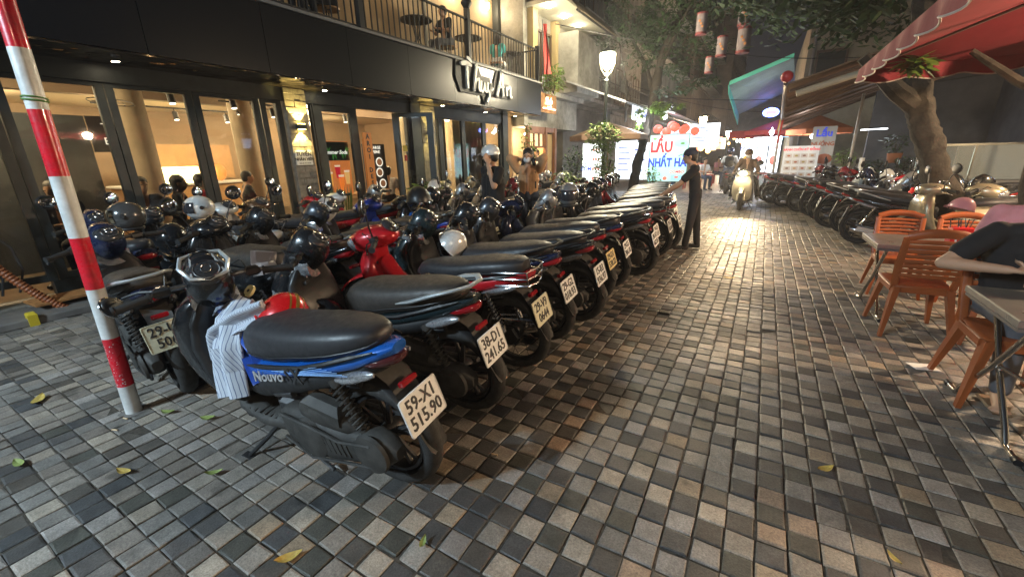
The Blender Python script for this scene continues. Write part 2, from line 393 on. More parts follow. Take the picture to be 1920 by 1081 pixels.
# ================================================================ STRIPED POLE
PR = mat('pole_red', (.52, .012, .025), .26, noise_s=16, var=.30, coat=.3, bump=.08, bs=45, rvar=.08); PW = mat('pole_white', (.52, .535, .53), .36, noise_s=9, var=.24, coat=.12, bump=.08, bs=40, rvar=.08)
pole = thing('striped_pole', 'steel pole painted in red and white bands at the left of the parked motorbikes', 'pole', (-3.285, .765, 0), (rad(-.8), 0, 0))
rp = .0425
bands = [(0, .194, 0), (.194, .514, 1), (.514, .822, 0), (.822, 1.121, 1), (1.121, 1.454, 0), (1.454, 1.785, 1), (1.785, 2.068, 0), (2.068, 2.42, 1), (2.42, 2.75, 0), (2.75, 3.2, 1)]
for k, (a, c, q) in enumerate(bands):
    b = MB(); b.cyl((0, 0, a), (0, 0, c), rp * (1 - a * .0), rp, 40, cap=(k in (0, len(bands) - 1))); part('painted_band', b, PR if q else PW, pole)
b = MB(); b.torus((0, 0, 1.83), (.05, .08, 1), rp + .004, .005, 30, 6); b.torus((0, 0, 1.842), (-.04, .1, 1), rp + .004, .004, 30, 6); b.tube([(-.045, -.01, 1.84), (-.065, -.02, 1.80), (-.055, -.03, 1.76)], .004, 6)
part('green_twine', b, mat('twine', (.10, .2, .06), .7), pole)
part('mortar_collar', grime, mat('concrete', ()), pole, False)
# chipped paint flecks on the lower red band and white scuffs
import itertools
b = MB()
for k in range(70):
    a = random.uniform(-2.6, -.2); zz = .205 + .28 * random.random() ** 1.6
    s_ = random.uniform(.001, .0045); zl = s_ * random.uniform(.6, 2)
    def pp(da, dz): return (cos(a + da) * (rp + .0006), sin(a + da) * (rp + .0006), zz + dz)
    b.add([pp(-s_ / rp, 0), pp(0, -zl), pp(s_ / rp, zl * .2), pp(.3 * s_ / rp, zl)], [(0, 1, 2, 3)])
part('bare_chips', b, mat('chip_grey', (.45, .45, .45), .5), pole, False)
# ================================================================ MOTORBIKES
def arc(c, r, a0, a1, n, z=True): return [(c[0] + r * cos(rad(a0 + (a1 - a0) * i / n)), c[1] + r * sin(rad(a0 + (a1 - a0) * i / n))) for i in range(n + 1)]
WR = .287
FSH_DEF = -.11
def add_wheel(root, x, kind, rimm, front=False, T=None, name=None):
    T = T or Matrix.Identity(4)
    b = MB(); b.T = T
    if kind == 'spoke':
        b.torus((x, 0, WR), (0, 1, 0), .216, .012, 36, 6, .016)
        b.lathe([(.05, -.055), (.06, -.045), (.03, -.03), (.03, .03), (.075, .04), (.08, .055), (.04, .06)], (x, 0, WR), (0, 1, 0), 16)
        for k in range(18):
            a = 2 * pi * k / 18; a2 = a + (.55 if k % 2 else -.55)
            b.cyl((x + .05 * cos(a2), .045 if k % 2 else -.045, WR + .05 * sin(a2)), (x + .212 * cos(a), 0, WR + .212 * sin(a)), .0016, n=4, cap=False)
    else:
        b.torus((x, 0, WR), (0, 1, 0), .20, .015, 36, 6, .032)
        b.torus((x, 0, WR), (0, 1, 0), .222, .007, 36, 6, .038)
        b.lathe([(.03, -.07), (.045, -.05), (.05, -.03), (.05, .03), (.045, .05), (.03, .07)], (x, 0, WR), (0, 1, 0), 14)
        for k in range(5):
            a = 2 * pi * k / 5 + .3
            for da in (-.16, .16):
                b.loft([(0, -.012, .012, .018), (1, -.009, .009, .012)], 6) if False else b.tube([(x + .04 * cos(a), 0, WR + .04 * sin(a)), (x + .13 * cos(a + da * .8), 0, WR + .13 * sin(a + da * .8)), (x + .195 * cos(a + da), 0, WR + .195 * sin(a + da))], [.018, .013, .012], 6)
        b.lathe([(.085, .01), (.088, .016), (.06, .018)], (x, 0, WR), (0, 1, 0), 24) if front else None
    w = part(name or ('front_wheel' if front else 'rear_wheel'), b, rimm, root)
    b = MB(); b.T = T
    # tyre with rounded tread and shallow grooves
    R0, r0 = .262, .05
    rings = []; n = 40
    prof = [(-.85, .0), (-1., .25), (-.93, .55), (-.7, .82), (-.35, .97), (0, 1.0), (.35, .97), (.7, .82), (.93, .55), (1., .25), (.85, 0)]
    for i in range(n):
        a = 2 * pi * i / n; rg = []
        for (py_, pr) in prof:
            rr = .222 + (WR - .222) * pr
            if abs(py_) in (.35, .7) and i % 2: rr -= .004
            rg.append(V((x + rr * cos(a), py_ * .052, WR + rr * sin(a))))
        rings.append(rg)
    b.skin(rings, closed=True)
    part('tyre', b, TYRE(), w, ang=55)
    return w

def spring(b, p0, p1, r, turns, wr=.006, n=10):
    p0, p1 = V(p0), V(p1); d = p1 - p0; q = d.to_track_quat('Z', 'Y'); u = q @ V((1, 0, 0)); w = q @ V((0, 1, 0)); pts = []
    N = int(turns * n)
    for i in range(N + 1):
        t = i / N; a = 2 * pi * turns * t; pts.append(p0 + d * t + u * (r * cos(a)) + w * (r * sin(a)))
    b.tube(pts, wr, 5)

def build_plate(root, txt, col=(.72, .72, .70), T=(0, 0, 0), dust=False, scale=1.):
    """rear registration plate: two embossed lines"""
    pm = mat('plate_%d_%d' % (int(col[0] * 100), int(col[2] * 100)), col, .42, noise_s=25, var=.14)
    b = MB(); w, h, r = .118 * scale, .088 * scale, .012
    poly = []
    for (cx, cz, a0) in ((w - r, h - r, 0), (-w + r, h - r, 90), (-w + r, -h + r, 180), (w - r, -h + r, 270)): poly += arc((cx, cz), r, a0, a0 + 90, 3)
    b.prism(poly, .002, -.002, axis='x')
    p = part('license_plate', b, pm, root, False, T, (0, rad(16), 0))
    b = MB(); pts = [(-.003, a * .975, c * .965) for a, c in poly]; b.tube(pts, .0022, 5, closed=True); part('plate_rim', b, mat('plate_ink', (.03, .03, .032), .5) if False else pm, p)
    ink = mat('plate_ink', (.03, .03, .032), .5)
    l1, l2 = txt
    text('plate_text', l1, ink, p, (-.0035, 0, .037 * scale), '-x', .085 * scale, .0012, .0014, sx=.86)
    text('plate_text', l2, ink, p, (-.0035, 0, -.040 * scale), '-x', .085 * scale, .0012, .0014, sx=.86)
    return p

def shrink(secs, k): return [tuple([s[0], s[1] + k, s[2] - k, s[3] - k]) for s in secs]

def bike(kind, label, cat, group, plate, loc, yaw, lean=-.10, paint=None, tail=None, cowlm=None, steer=.42, seat=None, grab=None, mirrors=0, wheels=None, detail=True, rack=False, rimcol=None, rider=False, white_panel=None, nameplate=None, letters=None, fsh=None):
    FSH = FSH_DEF if fsh is None else fsh
    paint = paint or BLK(); cowlm = cowlm or paint; seat = seat or SEATM(); rimm = rimcol or BLK()
    _n0 = len(COL.objects)
    root = thing('motorbike', label, cat, loc, (lean, 0, yaw), group)
    FS = Matrix.Translation((FSH, 0, 0))
    TS = FS @ Matrix.Translation((1.44, 0, 0)) @ Matrix.Rotation(steer, 4, 'Z') @ Matrix.Translation((-1.44, 0, 0))
    wk = wheels or ('spoke' if kind == 'underbone' else 'alloy')
    add_wheel(root, .06, wk, rimm, False); add_wheel(root, 1.53, wk, rimm, True, TS)
    ax_m = STEEL()
    # ---------------- chassis pieces
    b = MB()
    b.tube([(.80, 0, .42), (1.1, 0, .24), (1.34, 0, .3), (1.42, 0, .62)], .028, 8)
    b.tube([(.05, .09, .60), (.4, .1, .52), (.8, .07, .40)], .018, 6); b.tube([(.05, -.09, .60), (.4, -.1, .52), (.8, -.07, .40)], .018, 6)
    part('frame', b, BLK(), root)
    # engine
    b = MB()
    if kind in ('scooter', 'retro'):
        # belt case on the left: long rounded housing
        b.loft([(.68, .25, .29, .02, .10), (.655, .205, .335, .045, .105), (.60, .165, .37, .06, .11), (.50, .135, .385, .066, .112), (.40, .13, .375, .068, .112), (.30, .145, .355, .066, .112), (.20, .175, .355, .062, .112), (.10, .20, .375, .06, .112), (.02, .215, .39, .058, .112), (-.05, .235, .375, .05, .11), (-.10, .275, .335, .028, .108)], 20, 3.2)
        b.loft([(.50, .36, .40, .02, .11), (.46, .35, .445, .05, .11), (.36, .34, .475, .06, .115), (.24, .34, .465, .058, .115), (.16, .34, .42, .045, .115), (.12, .35, .38, .02, .115)], 14, 2.8)
        b.tube([(.60, .178, .35), (.40, .186, .352), (.20, .182, .32), (.0, .178, .36)], .009, 6); b.tube([(.62, .172, .20), (.42, .186, .15), (.20, .182, .20), (.02, .176, .235)], .008, 6)
        b.lathe([(.118, 0), (.112, .018), (.085, .028), (.05, .03)], (.42, .16, .25), (0, 1, 0), 22)
        b.lathe([(.1, 0), (.094, .016), (.06, .024)], (.02, .16, .30), (0, 1, 0), 22)
        for a in range(7): b.cyl((.42 + .105 * cos(a), .165, .25 + .105 * sin(a)), (.42 + .105 * cos(a), .18, .25 + .105 * sin(a)), .007, n=6)
        for k in range(5): b.box((.30 - k * .035, .172, .27), (.012, .012, .10 - k * .008), (0, .3, 0), .003)
        b.box((.30, .12, .43), (.24, .1, .11), (0, -.1, 0), .03)
        part('belt_case', b, DUSTY(), root, ang=30)
        b = MB(); b.cyl((.60, -.08, .30), (.86, -.02, .33), .075, .06, 14)
        for k in range(6): b.cyl((.66 + k * .03, -.065 + k * .007, .305), (.672 + k * .03, -.062 + k * .007, .306), .095, n=14)
        b.box((.62, .02, .28), (.22, .16, .18), None, .04); b.cyl((.50, -.02, .22), (.50, -.14, .22), .10, .09, 16)
        b.tube([(.74, .05, .36), (.66, .13, .42), (.50, .14, .47)], .017, 6); b.tube([(.80, .03, .30), (.7, .12, .2), (.55, .13, .19)], .01, 6)
        part('engine', b, STEEL(), root, ang=35)
    else:
        b.cyl((.66, -.13, .28), (.66, .13, .28), .12, .12, 20); b.cyl((.66, .13, .28), (.66, .145, .28), .105, .08, 20); b.cyl((.66, -.13, .28), (.66, -.15, .28), .105, .08, 20)
        b.box((.78, 0, .27), (.22, .18, .16), None, .04); b.cyl((.86, 0, .28), (1.05, 0, .31), .065, .06, 12)
        for k in range(7): b.cyl((.88 + k * .024, 0, .283 + k * .004), (.89 + k * .024, 0, .284 + k * .004), .085, n=14)
        part('engine', b, ALU(), root, ang=35)
        b = MB(); b.prism([(-.03, .37), (.58, .36), (.66, .30), (.6, .24), (-.02, .24), (-.08, .30)], .085, .115, inset=.012); part('chain_case', b, BLK(), root)
    # swing arm + exhaust (right)
    b = MB(); b.tube([(.55, -.09, .26), (.3, -.1, .28), (0, -.08, .31)], .02, 8); b.tube([(.55, .09, .26), (.3, .09, .28), (0, .08, .31)], .018, 8); part('swing_arm', b, STEEL(), root)
    b = MB(); b.tube([(.84, -.05, .26), (.7, -.15, .16), (.5, -.17, .2)], .016, 8); b.lathe([(.02, 0), (.05, .04), (.058, .12), (.058, .5), (.045, .56), (.02, .57)], (.5, -.17, .2), (-.97, 0, .13), 14); part('exhaust', b, STEEL() if kind != 'underbone' else CHROME(), root)
    b = MB(); b.prism([(.4, .27), (.34, .18), (-.02, .27), (.0, .33)], -.225, -.235, inset=.004); part('exhaust_shield', b, CHROME() if kind != 'scooter' else DUSTY(), root)
    # shocks
    for sy in ((1,) if kind == 'scooter' else (1, -1)):
        b = MB(); b.cyl((.05, sy * .12, .36), (.19, sy * .125, .62), .017, n=8); spring(b, (.07, sy * .12, .40), (.175, sy * .125, .59), .032, 8, .0065); b.cyl((.04, sy * .12, .34), (.06, sy * .12, .385), .026, n=10); b.cyl((.17, sy * .12, .585), (.19, sy * .12, .62), .03, n=10)
        part('shock_absorber', b, (DUSTY() if kind == 'scooter' else CHROME()), root)
    # stand
    b = MB(); b.tube([(.70, .10, .25), (.80, .17, .13), (.90, .24, .028)], [.014, .012, .012], 8); b.box((.91, .245, .022), (.07, .04, .012), (0, -.1, 0), .003); part('side_stand', b, BLK(), root)
    b = MB(); b.tube([(.62, .11, .2), (.45, .13, .07), (.36, .14, .05)], .011, 6); b.tube([(.62, -.11, .2), (.45, -.13, .07), (.36, -.14, .05)], .011, 6); b.tube([(.5, -.13, .1), (.5, .13, .1)], .01, 6); part('centre_stand', b, STEEL(), root)
    # rear mudguard
    b = MB()
    b.strip([(.22, .52, .05), (.12, .60, .065), (-.02, .655, .07), (-.10, .62, .07), (-.165, .53, .065), (-.205, .45, .06), (-.25, .37, .06), (-.29, .30, .055), (-.30, .28, .04)], .14, .006)
    b.loft([(-.18, .30, .31, .02)], 4) if False else None
    part('rear_mudguard', b, DUSTY(), root)
    b = MB(); b.strip(arc((.06, WR), .305, 150, 62, 8), .11, .005); part('inner_mudguard', b, BLK(), root)
    b = MB(); b.box((-.165, 0, .61), (.03, .09, .03), (0, .3, 0), .006); part('reflector', b, RED(), root)
    if plate: build_plate(root, plate[0], plate[1] if len(plate) > 1 else (.72, .72, .70), (-.172, 0, .50))
    # ---------------- seat
    if kind == 'retro':
        sc = [(.88, .70, .74, .07), (.84, .69, .80, .12), (.72, .69, .825, .15), (.55, .695, .83, .165), (.35, .70, .85, .165), (.15, .71, .865, .15), (.0, .73, .865, .12), (-.07, .75, .85, .07)]
    elif kind == 'underbone':
        sc = [(.86, .66, .70, .05), (.80, .64, .76, .085), (.68, .65, .785, .115), (.5, .67, .80, .135), (.36, .70, .82, .14), (.24, .72, .845, .14), (.08, .735, .855, .125), (-.06, .75, .86, .10), (-.12, .77, .85, .06)]
    else:
        sc = [(.885, .60, .66, .055), (.86, .565, .71, .10), (.79, .56, .77, .135), (.68, .575, .795, .152), (.55, .60, .805, .16), (.42, .64, .82, .16), (.30, .665, .84, .155), (.16, .70, .855, .142), (.04, .735, .86, .115), (-.04, .765, .855, .08), (-.075, .79, .84, .045)]
    b = MB(); b.loft(sc, 20, 2.9); st = part('seat', b, seat, root, ang=70)
    b = MB(); b.tube([(s_[0], s_[3] * .985, s_[1] + (s_[2] - s_[1]) * .30) for s_ in sc], .0035, 5); b.tube([(s_[0], -s_[3] * .985, s_[1] + (s_[2] - s_[1]) * .30) for s_ in sc], .0035, 5); part('seat_piping', b, BLK(), st)
    # ---------------- body
    b = MB(); b2 = MB()
    if kind == 'scooter':
        up = [(.84, .50, .55, .10), (.80, .49, .575, .145), (.7, .495, .60, .158), (.52, .545, .64, .168), (.35, .590, .675, .166), (.18, .635, .725, .152), (.04, .67, .765, .128), (-.08, .715, .79, .085), (-.155, .75, .80, .04)]
        lo = [(.96, .30, .50, .08), (.88, .30, .56, .135), (.80, .32, .58, .15), (.70, .36, .56, .155), (.52, .43, .60, .160), (.35, .50, .64, .156), (.2, .545, .69, .142), (.05, .60, .73, .115), (-.07, .66, .76, .075), (-.12, .70, .77, .05)]
        b.loft(up, 18, 2.6); b2.loft(lo, 16, 2.5)
    elif kind == 'retro':
        up = [(.95, .44, .70, .10), (.88, .38, .72, .15), (.7, .38, .73, .185), (.45, .42, .735, .2), (.2, .50, .75, .19), (0, .58, .765, .155), (-.1, .64, .77, .11), (-.17, .70, .76, .05)]
        lo = [(.98, .27, .42, .12), (.8, .27, .42, .16), (.6, .33, .43, .16), (.4, .4, .48, .15)]
        b.loft(up, 20, 2.3); b2.loft(lo, 16, 2.5)
    else:
        up = [(.86, .46, .66, .05), (.76, .46, .665, .085), (.6, .50, .68, .115), (.4, .55, .71, .13), (.2, .61, .735, .128), (.04, .66, .76, .11), (-.08, .70, .78, .085), (-.17, .73, .78, .05)]
        lo = [(.9, .36, .5, .04), (.75, .38, .52, .08), (.55, .43, .54, .09), (.35, .5, .58, .09)]
        b.loft(up, 16, 2.5); b2.loft(lo, 14, 2.4)
    bp = part('body_panel', b, paint, root, ang=60); part('under_panel', b2, BLK(), root, ang=60)
    if letters:
        for (sgn, face, x0) in ((1, '+y', 0),):
            text('lettering', letters[0], mat('silver_letter', (.75, .75, .76), .3, .6), bp, (.62, .170, .552), None, .082, .002, .001, .35, rot=(pi / 2 + .05, -.24, pi), sx=1.1)
            text('lettering', letters[1], mat('plate_ink', ()), bp, (.40, .181, .612), None, .115, .002, .0015, .35, rot=(pi / 2 + .05, -.24, pi), sx=.9)
    # side trim stripe above panel
    for sy in (1, -1):
        b = MB(); pts = [(s_[0], sy * (s_[3] + .004), s_[2] - .012) for s_ in up[1:-1]]; b.tube(pts, [.004] + [.011] * (len(pts) - 2) + [.004], 6); part('trim_strip', b, white_panel or BLK(), root)
    # tail light & signals
    b = MB(); b.loft([(.02, .675, .735, .10), (-.06, .675, .745, .09), (-.12, .69, .752, .066), (-.155, .705, .752, .045), (-.168, .72, .748, .02)], 16, 2.2); part('tail_light', b, tail or RED(), root, ang=60)
    for sy in (1, -1):
        b = MB(); b.T = Matrix.Translation((0, sy * .112, 0))
        b.loft([(.235, .610, .616, .008), (.17, .600, .640, .026), (.10, .605, .662, .034), (.03, .625, .682, .032), (-.05, .655, .700, .018), (-.09, .678, .70, .006)], 12, 2.0); sg = part('turn_signal', b, CLEAR(), root, ang=60)
    # grab rail
    if grab == 'silver' or grab == 'black':
        b = MB(); gm = mat('silver_plastic', (.46, .5, .52), .3, .45) if grab == 'silver' else BLK()
        pts = [(.36, .150, .735), (.22, .165, .775), (.06, .155, .825), (-.08, .12, .855), (-.15, .05, .862), (-.15, -.05, .862), (-.08, -.12, .855), (.06, -.155, .825), (.22, -.165, .775), (.36, -.150, .735)]
        b.tube(pts, [.010, .020, .022, .020, .020, .020, .020, .022, .020, .010], 8, sq=.55); part('grab_rail', b, gm, root)
    elif grab == 'chrome':
        b = MB()
        for dz, k in ((0, 1), (-.05, .9), (-.10, .8)):
            b.tube([(.10, .14 * k, .78 + dz), (-.08, .15 * k, .80 + dz), (-.19, .12 * k, .80 + dz), (-.22, 0, .80 + dz), (-.19, -.12 * k, .80 + dz), (-.08, -.15 * k, .80 + dz), (.10, -.14 * k, .78 + dz)], .006, 6)
        for sy in (1, -1): b.tube([(-.19, sy * .12, .80), (-.19, sy * .095, .70)], .006, 6)
        part('grab_rail', b, CHROME(), root)
    if rack:
        b = MB()
        for y in (-.09, -.03, .03, .09): b.tube([(-.08, y, .87), (-.36, y, .875)], .006, 6)
        for x in (-.10, -.22, -.34): b.tube([(x, -.10, .872), (x, .10, .872)], .006, 6)
        b.tube([(-.3, .09, .87), (-.12, .09, .76)], .007, 6); b.tube([(-.3, -.09, .87), (-.12, -.09, .76)], .007, 6); part('luggage_rack', b, CHROME(), root)
    # ---------------- leg shield and floor
    b = MB(FS)
    if kind == 'scooter':
        b.loft([(.22, 1.22, 1.34, .10), (.30, 1.27, 1.45, .17), (.42, 1.36, 1.58, .195), (.55, 1.42, 1.68, .20), (.68, 1.44, 1.70, .185), (.78, 1.42, 1.64, .15), (.845, 1.40, 1.55, .10)], 18, 2.4, 'z'); part('leg_shield', b, cowlm, root, ang=60)
        b = MB(FS); b.loft([(.23, 1.20, 1.28, .10), (.32, 1.25, 1.33, .175), (.45, 1.33, 1.40, .2), (.6, 1.385, 1.45, .2), (.72, 1.385, 1.46, .17), (.82, 1.36, 1.45, .11)], 16, 3, 'z'); part('inner_shield', b, BLK(), root, ang=60)
        b = MB(FS); b.loft([(.74, .22, .335, .11), (.85, .20, .30, .165), (1.05, .19, .265, .175), (1.25, .21, .28, .155), (1.32, .25, .31, .12)], 14, 3.2)
        for k in range(9):
            b.box((.86 + k * .045, .11, .272 - .002 * k), (.02, .09, .008), (0, .05, 0), .002); b.box((.86 + k * .045, -.11, .272 - .002 * k), (.02, .09, .008), (0, .05, 0), .002)
        b.box((1.02, 0, .33), (.5, .12, .12), (0, .1, 0), .045)
        part('footboard', b, DUSTY(), root, ang=50)
    elif kind == 'retro':
        b.loft([(.22, 1.20, 1.28, .14), (.30, 1.27, 1.36, .21), (.45, 1.36, 1.50, .235), (.60, 1.40, 1.58, .235), (.75, 1.41, 1.58, .215), (.86, 1.40, 1.54, .15), (.90, 1.40, 1.50, .10)], 22, 2.6, 'z'); part('leg_shield', b, cowlm, root, ang=60)
        b = MB(FS); b.loft([(.78, .22, .32, .14), (.9, .20, .27, .185), (1.1, .19, .25, .19), (1.25, .21, .28, .17)], 14, 3.2); part('footboard', b, BLK(), root, ang=50)
        b = MB(FS); b.loft([(.86, .58, .66, .05), (.9, .5, .6, .04)], 8) if False else b.box((1.39, 0, .62), (.05, .3, .16), None, .02); part('inner_shield', b, BLK(), root)
    else:
        b.loft([(.36, 1.14, 1.20, .10), (.42, 1.19, 1.28, .18), (.52, 1.26, 1.40, .20), (.62, 1.33, 1.53, .17), (.70, 1.36, 1.58, .13), (.78, 1.35, 1.54, .10), (.84, 1.34, 1.48, .08)], 18, 2.5, 'z'); part('leg_shield', b, cowlm, root, ang=60)
        b = MB(FS); b.loft([(.78, .44, .60, .06), (.92, .42, .54, .075), (1.08, .42, .54, .08), (1.22, .46, .62, .08), (1.33, .58, .76, .075)], 14, 2.6); part('centre_cover', b, paint if not letters else BLK(), root, ang=60)
        b = MB(FS); b.tube([(.72, -.24, .24), (.72, .24, .24)], .012, 8); b.cyl((.72, .15, .24), (.72, .26, .24), .02, n=10); b.cyl((.72, -.15, .24), (.72, -.26, .24), .02, n=10); part('foot_peg', b, BLK(), root)
    # ---------------- steered front
    b = MB(); b.T = TS
    for sy in (1, -1): b.cyl((1.535, sy * .078, WR), (1.44, sy * .078, .72), .021, .024, 10); b.cyl((1.55, sy * .078, WR - .03), (1.50, sy * .078, .46), .029, .026, 10)
    b.box((1.435, 0, .72), (.06, .2, .03), (0, -.25, 0), .008); b.cyl((1.44, 0, .70), (1.39, 0, .92), .022, n=10)
    part('fork', b, STEEL() if kind != 'retro' else cowlm, root)
    b = MB(); b.T = TS; fpath = arc((1.53, WR), .315, 175, 35, 12); b.strip([(p_[0], p_[1], .062 if 1 < k < 11 else .045) for k, p_ in enumerate(fpath)], .12, .006); part('front_mudguard', b, cowlm, root)
    b = MB(); b.T = TS
    if kind == 'retro': cs = [(1.25, .90, .94, .06), (1.28, .87, .98, .13), (1.36, .85, 1.01, .165), (1.46, .84, 1.02, .16), (1.54, .85, 1.0, .12), (1.58, .88, .97, .07)]
    elif kind == 'underbone': cs = [(1.23, .89, .93, .05), (1.27, .85, .97, .10), (1.36, .82, 1.0, .125), (1.46, .79, 1.0, .125), (1.55, .79, .97, .11), (1.62, .82, .93, .06)]
    else: cs = [(1.255, .91, .96, .045), (1.272, .86, 1.01, .082), (1.32, .81, 1.062, .104), (1.385, .76, 1.085, .112), (1.45, .725, 1.045, .112), (1.51, .71, .96, .10), (1.56, .72, .89, .07), (1.585, .76, .83, .03)]
    b.loft(cs, 18, 2.3); hc = part('headlight_cowl', b, cowlm, root, ang=60)
    b = MB(); b.T = TS @ Matrix.Translation((1.285, 0, 1.0)) @ Matrix.Rotation(rad(-42), 4, 'Y')
    b.ell((0, 0, -.008), (.078, .098, .034), 22, 8); ins = part('instrument_cluster', b, mat('dial_glass', (.03, .032, .035), .06, coat=1.), hc)
    b = MB(); b.T = TS @ Matrix.Translation((1.285, 0, 1.0)) @ Matrix.Rotation(rad(-42), 4, 'Y')
    b.torus((0, 0, .019), (0, 0, 1), .052, .0045, 28, 5); b.torus((0, 0, .026), (0, 0, 1), .022, .002, 20, 4)
    for a in range(9): b.box((cos(a * .6 - .8) * .030, sin(a * .6 - .8) * .036, .0255), (.009, .003, .001), (0, 0, a * .6 - .8))
    part('dial_ring', b, CHROME(), hc)
    b = MB(); b.T = TS
    if kind == 'retro': b.ell((1.555, 0, .925), (.035, .075, .065), 16, 8)
    elif kind == 'underbone': b.loft([(1.53, .80, .92, .10), (1.60, .81, .93, .095), (1.645, .84, .90, .05)], 14, 2.2)
    else:
        b.loft([(1.36, .735, .90, .110), (1.44, .715, .93, .118), (1.52, .70, .90, .106), (1.575, .715, .86, .076), (1.605, .745, .82, .04), (1.612, .77, .79, .015)], 18, 2.3)
    hl = part('headlight', b, mat('headlamp_lens', (.55, .57, .60), .08, .75, coat=1., noise_s=26, var=.6), hc, ang=60)
    if kind != 'retro':
        b = MB(); b.T = TS
        for sy in (1, -1): b.loft([(1.60 if kind == 'scooter' else 1.50, .60, .68, .03, sy * .10), (1.66 if kind == 'scooter' else 1.545, .61, .68, .02, sy * .09)], 8, 2)
        part('front_signal', b, CLEAR(), root)
    # bars, grips, levers
    b = MB(); b.T = TS; b.tube([(1.33, -.36, .905), (1.37, -.2, .93), (1.38, 0, .925), (1.37, .2, .93), (1.33, .36, .905)], .013, 8); hb = part('handlebar', b, STEEL(), root)
    for sy in (1, -1):
        b = MB(); b.T = TS
        b.cyl((1.352, sy * .25, .917), (1.33, sy * .385, .902), .0205, .0195, 12); b.cyl((1.33, sy * .385, .902), (1.329, sy * .395, .901), .025, n=12); b.cyl((1.353, sy * .245, .917), (1.351, sy * .255, .916), .026, n=12); part('grip', b, mat('grip_rubber', (.012, .012, .012), .7, bump=.3, bs=300), hb)
        b = MB(); b.T = TS; b.box((1.37, sy * .20, .925), (.05, .07, .05), None, .012); part('switch_box', b, BLK(), hb)
        b = MB(); b.T = TS; b.tube([(1.39, sy * .21, .915), (1.415, sy * .24, .905), (1.405, sy * .30, .885), (1.375, sy * .37, .87), (1.372, sy * .385, .868)], [.007, .0075, .006, .0055, .009], 6, sq=.7); part('brake_lever', b, CHROME(), hb)
        if mirrors & (1 if sy > 0 else 2):
            b = MB(); b.T = TS; b.tube([(1.38, sy * .18, .94), (1.385, sy * .20, 1.0), (1.37, sy * .26, 1.10), (1.36, sy * .30, 1.15)], .0065, 6); b.ell((1.365, sy * .33, 1.20), (.020, .085, .068), 16, 8, (0, 0, sy * .1)); mr = part('mirror', b, BLK(), hb)
            b = MB(); b.T = TS; b.ell((1.350, sy * .33, 1.20), (.006, .075, .059), 16, 6, (0, 0, sy * .1)); part('mirror_glass', b, mat('mirror_glass', (.5, .5, .5), .03, 1.), mr)
    # cables
    b = MB(); b.T = TS
    for sy in (1, -1): b.tube([(1.39, sy * .19, .91), (1.46, sy * .17, .98), (1.50, sy * .05, .93), (1.44, 0, .78)], .004, 5)
    part('cable', b, BLK(), root)
    def squeeze(o):
        if o.name.split('.')[0] in ('rear_wheel', 'front_wheel', 'license_plate', 'lettering', 'belt_case', 'engine', 'exhaust', 'swing_arm'): return
        if o.location.length < 1e-6 and o.data:
            for v in o.data.vertices:
                if v.co.x < .25: v.co.x = .25 + (v.co.x - .25) * .86
        for c in _kids.get(o.name, ()): squeeze(c)
    _kids = {}
    for o in COL.objects[_n0:]:
        if o.parent: _kids.setdefault(o.parent.name, []).append(o)
    for o in _kids.get(root.name, ()): squeeze(o)
    return root
_hc = [0]
# ---------------------------------------------------------------- bike paints
def paint(n, c, rough=.2, metal=.15): return mat('paint_' + n, c, rough, metal, coat=.8, noise_s=5, var=.12, rvar=.04)
PK = paint('black', (.012, .013, .015)); PD = paint('dark_teal', (.012, .022, .026)); PB = paint('blue', (.010, .10, .42)); PB2 = paint('deep_blue', (.012, .03, .22))
PR_ = paint('red', (.42, .012, .018)); PWh = paint('white', (.62, .63, .62)); PS = paint('silver', (.33, .34, .35), .28, .6); PC = paint('cream', (.55, .50, .36)); PG = paint('gunmetal', (.05, .055, .065), .25, .5)
PBr = paint('brown', (.10, .06, .035)); PN = paint('navy', (.012, .018, .05)); PM = paint('maroon', (.16, .012, .02)); PGo = paint('champagne', (.36, .31, .21), .3, .5); PGr = paint('green', (.02, .16, .08))
SILV = mat('silver_plastic', (.46, .5, .52), .3, .45)
YEL = (.62, .50, .24); OLD = (.62, .60, .44)
G1 = 'motorbikes in the front row with number plates towards the street'; G2 = 'motorbikes in the middle row behind the front row'; G3 = 'motorbikes against the café windows'; G4 = 'motorbikes on the right side of the street'
RX, LM = pi, -.10
# front row
hero = bike('scooter', 'blue and black scooter nearest the camera with plate 59-X1 515.90 and blue stripe lettering', 'motorbike', G1, (('59-X1', '515.90'),), (-1.30, 1.18, 0), pi + .05, -.10, paint=PB, cowlm=PK, steer=-.38, letters=('Nouvo', 'SX'), grab='none', fsh=-.24, tail=mat('smoked_lens', (.06, .012, .014), .10, coat=1.))
bike('scooter', 'black scooter with silver grab rail and plate 38-D1 241.65', 'motorbike', G1, (('38-D1', '241.65'),), (-1.36, 1.83, 0), pi + .03, -.10, paint=PD, cowlm=PK, grab='silver', seat=SEATB(), steer=.45)
bike('underbone', 'red motorbike with chrome tail guard, spoked wheels and plate 29-V9 0644', 'motorbike', G1, (('29-V9', '0644'), OLD), (-1.36, 2.45, 0), pi + .02, -.09, paint=PR_, cowlm=PR_, grab='chrome', mirrors=1, steer=.5)
bike('scooter', 'dark blue-black scooter with plate 29-G2 018.93 beside the red motorbike', 'motorbike', G1, (('29-G2', '018.93'),), (-1.38, 2.97, 0), pi + .0, -.09, paint=PN, cowlm=PD, grab='black', steer=.4)
bike('scooter', 'black scooter with plate 15-B3 936.97', 'motorbike', G1, (('15-B3', '936.97'),), (-1.30, 3.50, 0), pi - .02, -.09, paint=PK, grab='black', steer=.5)
bike('scooter', 'black scooter with the yellow plate in the front row', 'motorbike', G1, (('29-D1', '538.22'), YEL), (-1.38, 4.06, 0), pi, -.08, paint=PK, cowlm=PG, steer=.4)
